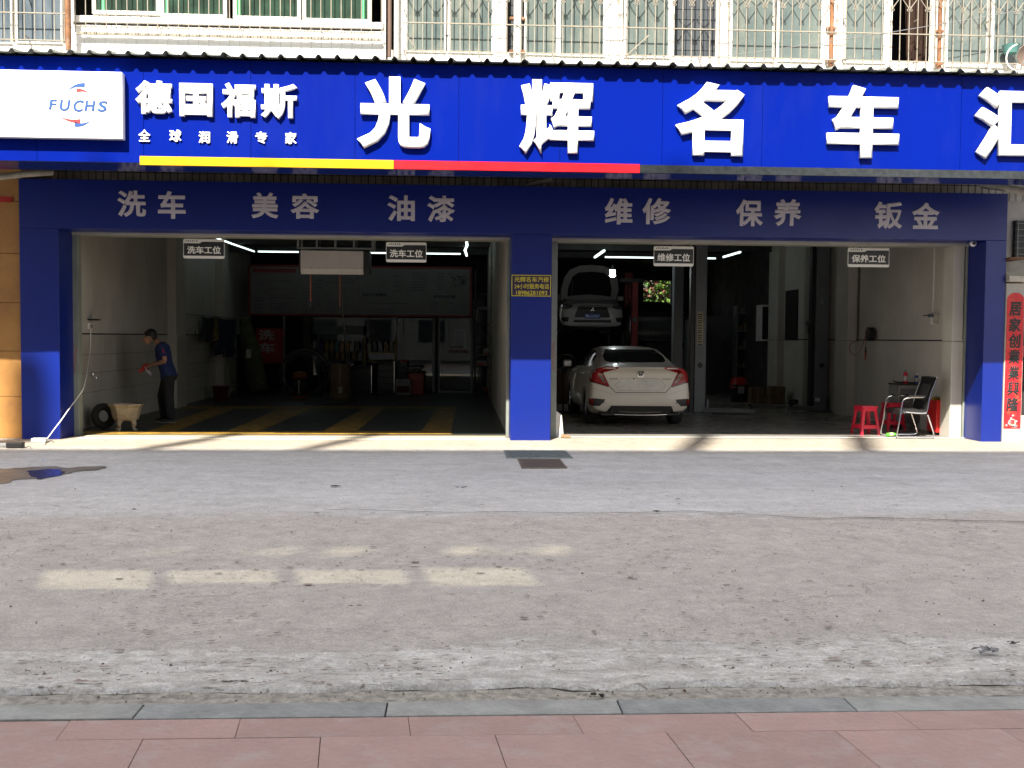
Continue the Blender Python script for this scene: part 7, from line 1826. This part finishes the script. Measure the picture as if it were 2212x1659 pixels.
et(b, [(-.20, 0, 1.47), (-.15, 0, 1.41), (-.10, 0, 1.36)], [.055, .058, .075], [.052, .056, .09])                        # neck
et(b, [(-.10, 0, 1.39), (-.075, 0, 1.33), (-.065, 0, 1.20), (-.04, 0, 1.06), (.01, 0, .93), (.03, 0, .84)], [.07, .105, .115, .10, .09, .085], [.10, .17, .165, .145, .14, .13])
NS, FS = Vector((-.045, -.185, 1.355)), Vector((-.12, .18, 1.345))
NE, FE = Vector((.03, -.235, 1.10)), Vector((-.13, .22, 1.10)); NH, FH = Vector((-.275, -.075, 1.015)), Vector((-.30, .03, 1.03))
for S_, E_, H__ in ((NS, NE, NH), (FS, FE, FH)):
    et(b, [S_ + Vector((0, .04 if S_.y < 0 else -.04, .0)), S_, S_.lerp(E_, .5), E_], [.06, .058, .046, .040], [.06, .055, .045, .038])
    et(b, [E_, E_.lerp(H__, .3), E_.lerp(H__, .8), H__], [.040, .041, .028, .026], [.038, .038, .026, .022])
    d = (H__ - E_).normalized(); pc = H__ + d * .045; sd = Vector((0, -1 if S_.y < 0 else 1, 0))
    et(b, [H__, pc, pc + d * .03], [.020, .036, .034], [.022, .018, .016], up=(0, 1, 0))
    for k in range(4):                                                  # fingers curling round the cloth
        z_ = .026 - .018 * k; base = pc + d * .03 + Vector((0, 0, z_)); L = (.030, .034, .032, .025)[k]
        et(b, [base, base + d * L, base + d * (L + .016) - sd * .022, base + d * (L + .004) - sd * .040], [.0105, .0100, .0095, .008], [.0105, .010, .0095, .008], n=8)
    tb_ = H__ + d * .03 + Vector((0, 0, .022)); et(b, [tb_, tb_ + d * .025 + Vector((0, 0, .028)), tb_ + d * .055 + Vector((0, 0, .024)) - sd * .012], [.013, .012, .009], [.013, .012, .009], n=8)
HN, HF = Vector((.045, -.09, .86)), Vector((.0, .09, .86)); KN, KF = Vector((.05, -.10, .46)), Vector((-.115, .09, .47)); AN, AF = Vector((.085, -.10, .085)), Vector((-.08, .10, .085))
for H1, K1, A1 in ((HN, KN, AN), (HF, KF, AF)):
    et(b, [H1 - Vector((0, 0, .06)), H1.lerp(K1, .4), K1], [.080, .075, .055], [.075, .07, .052]); et(b, [K1, K1.lerp(A1, .35), A1], [.058, .058, .036], [.056, .054, .034])
    et(b, [A1 + Vector((.03, 0, -.04)), A1 + Vector((-.05, 0, -.045)), A1 + Vector((-.15, 0, -.06))], [.04, .035, .022], [.036, .042, .036])
blend(b, 'body', M_skin, man, .008, 3)
b = MB()                                                                # shirt
et(b, [(-.115, 0, 1.405), (-.085, 0, 1.345), (-.065, 0, 1.20), (-.04, 0, 1.06), (.01, 0, .93), (.035, 0, .80)], [.075, .125, .138, .128, .132, .150], [.11, .19, .185, .17, .175, .195])
for S_, E_ in ((NS, NE), (FS, FE)):
    et(b, [S_ + Vector((0, .07 if S_.y < 0 else -.07, .01)), S_ + Vector((0, 0, .004)), S_.lerp(E_, .42), S_.lerp(E_, .70)], [.085, .078, .070, .076], [.08, .07, .064, .07])
for k, z in enumerate((1.02, .96, .90)): et(b, [(-.14 + .02 * k, -.10, z), (.0, -.175, z - .02), (.10, -.12, z - .05)], [.010, .012, .008], [.010, .012, .008], n=8)
blend(b, 'shirt', M_shirt, man, .009, 3)
b = MB()
for k in range(9):
    f = k / 8; q = Vector((-.095 + .115 * f, -.10 - .155 * sin(f * pi / 2), 1.425 - .19 * f ** 1.7)); 
    if k: b.tube([pq, q], .017, 6)
    pq = q
blend(b, 'shoulder_stripe', mat('stripe_red', (.30, .01, .02), rough=.8), man, .006, 2)
b = MB()                                                                # trousers
et(b, [(.03, 0, .895), (.035, 0, .83), (.035, 0, .76)], [.125, .135, .12], [.165, .18, .165])
for H1, K1, A1 in ((HN, KN, AN), (HF, KF, AF)):
    et(b, [H1 + Vector((0, 0, -.02)), H1.lerp(K1, .4), K1, K1.lerp(A1, .5), A1 + Vector((0, 0, .0))], [.118, .102, .088, .084, .072], [.105, .095, .083, .080, .070])
    for k in range(4): zc = A1.z + .03 + .028 * k; et(b, [(A1.x - .05, A1.y - .06, zc), (A1.x + .02, A1.y - .075, zc - .012), (A1.x + .07, A1.y - .04, zc + .005)], [.009] * 3, [.009] * 3, n=6)
blend(b, 'trousers', M_trs, man, .010, 3)
for A1 in (AN, AF):
    b = MB(); et(b, [A1 + Vector((.055, 0, -.045)), A1 + Vector((.02, 0, -.035)), A1 + Vector((-.08, 0, -.045)), A1 + Vector((-.17, 0, -.062)), A1 + Vector((-.185, 0, -.066))], [.035, .048, .040, .022, .012], [.036, .045, .050, .044, .028]); so_ = blend(b, 'shoe', M_black, man, .008, 2)
    b = MB(); b.box(A1 + Vector((-.185, -.05, -.084)), A1 + Vector((.075, .05, -.062)), .012); me = b.mesh('sole'); link(me, 'sole', mat('pale_sole', (.30, .29, .27)), so_, world=False)
b = MB()                                                                # hair
ell(b, hc + Vector((.018, 0, .045)), .106, .090, .102, Mh); ell(b, hc + Vector((.070, 0, -.005)), .055, .070, .060); ell(b, hc + Vector((-.05, 0, .075)), .055, .065, .035, Mh)
for k in range(26): a = rnd.random() * 6.28; ell(b, hc + Vector((.02 + .08 * cos(a) * .9, .07 * sin(a), .075 + .02 * rnd.random())), .022, .022, .016)
blend(b, 'hair', M_hair, man, .006, 1)
for s in (-1, 1): b = MB(); ell(b, hc + Vector((-.096, s * .030, -.024)), .010, .012, .008); local(b, 'eye', M_hair, man)
b = MB(); b.tube([hc + Vector((-.06, -.079, -.035)), hc + Vector((-.01, -.088, -.012)), hc + Vector((.05, -.085, .012)), hc + Vector((.10, -.03, .02))], .0028, 6); local(b, 'face_strap', mat('strap_grey', (.25, .25, .24)), man)
b = MB(); b.box((-.10, -.172, 1.19), (-.075, -.168, 1.215)); 
cl = thing('red_cloth', (Gp.x - .38, Gp.y - .02, .9), 'crumpled red and white cloth being wrung in his hands', 'cloth')
b = MB(); o_ = Vector((Gp.x, Gp.y, 0)); r = random.Random(3)
for k in range(7):
    a = o_ + Vector((-.33 + r.uniform(-.02, .02), -.03 + r.uniform(-.04, .04), 1.02 + r.uniform(-.02, .03))); et(b, [a, a + Vector((-.05 + r.uniform(-.06, .02), r.uniform(-.03, .03), -.05)), a + Vector((-.10 + r.uniform(-.06, .10), r.uniform(-.04, .04), -.12 + r.uniform(-.03, .03)))], [.022, .026, .012], [.024, .03, .014], n=8)
bmesh.ops.translate(b.b, verts=b.b.verts[:], vec=-ORG[cl.name]); blend(b, 'cloth', mat('cloth_red', (.45, .045, .035), rough=.9, var=.4, scale=22), cl, .007, 2)
b = MB()
for k in range(3):
    a = o_ + Vector((-.36 + .03 * k, -.06, .96 - .02 * k)); et(b, [a, a + Vector((.03, -.01, -.05)), a + Vector((.045, 0, -.10))], [.014, .018, .008], [.014, .018, .008], n=8)
bmesh.ops.translate(b.b, verts=b.b.verts[:], vec=-ORG[cl.name]); blend(b, 'white_corner', mat('cloth_white', (.42, .40, .42), rough=.9), cl, .007, 2)
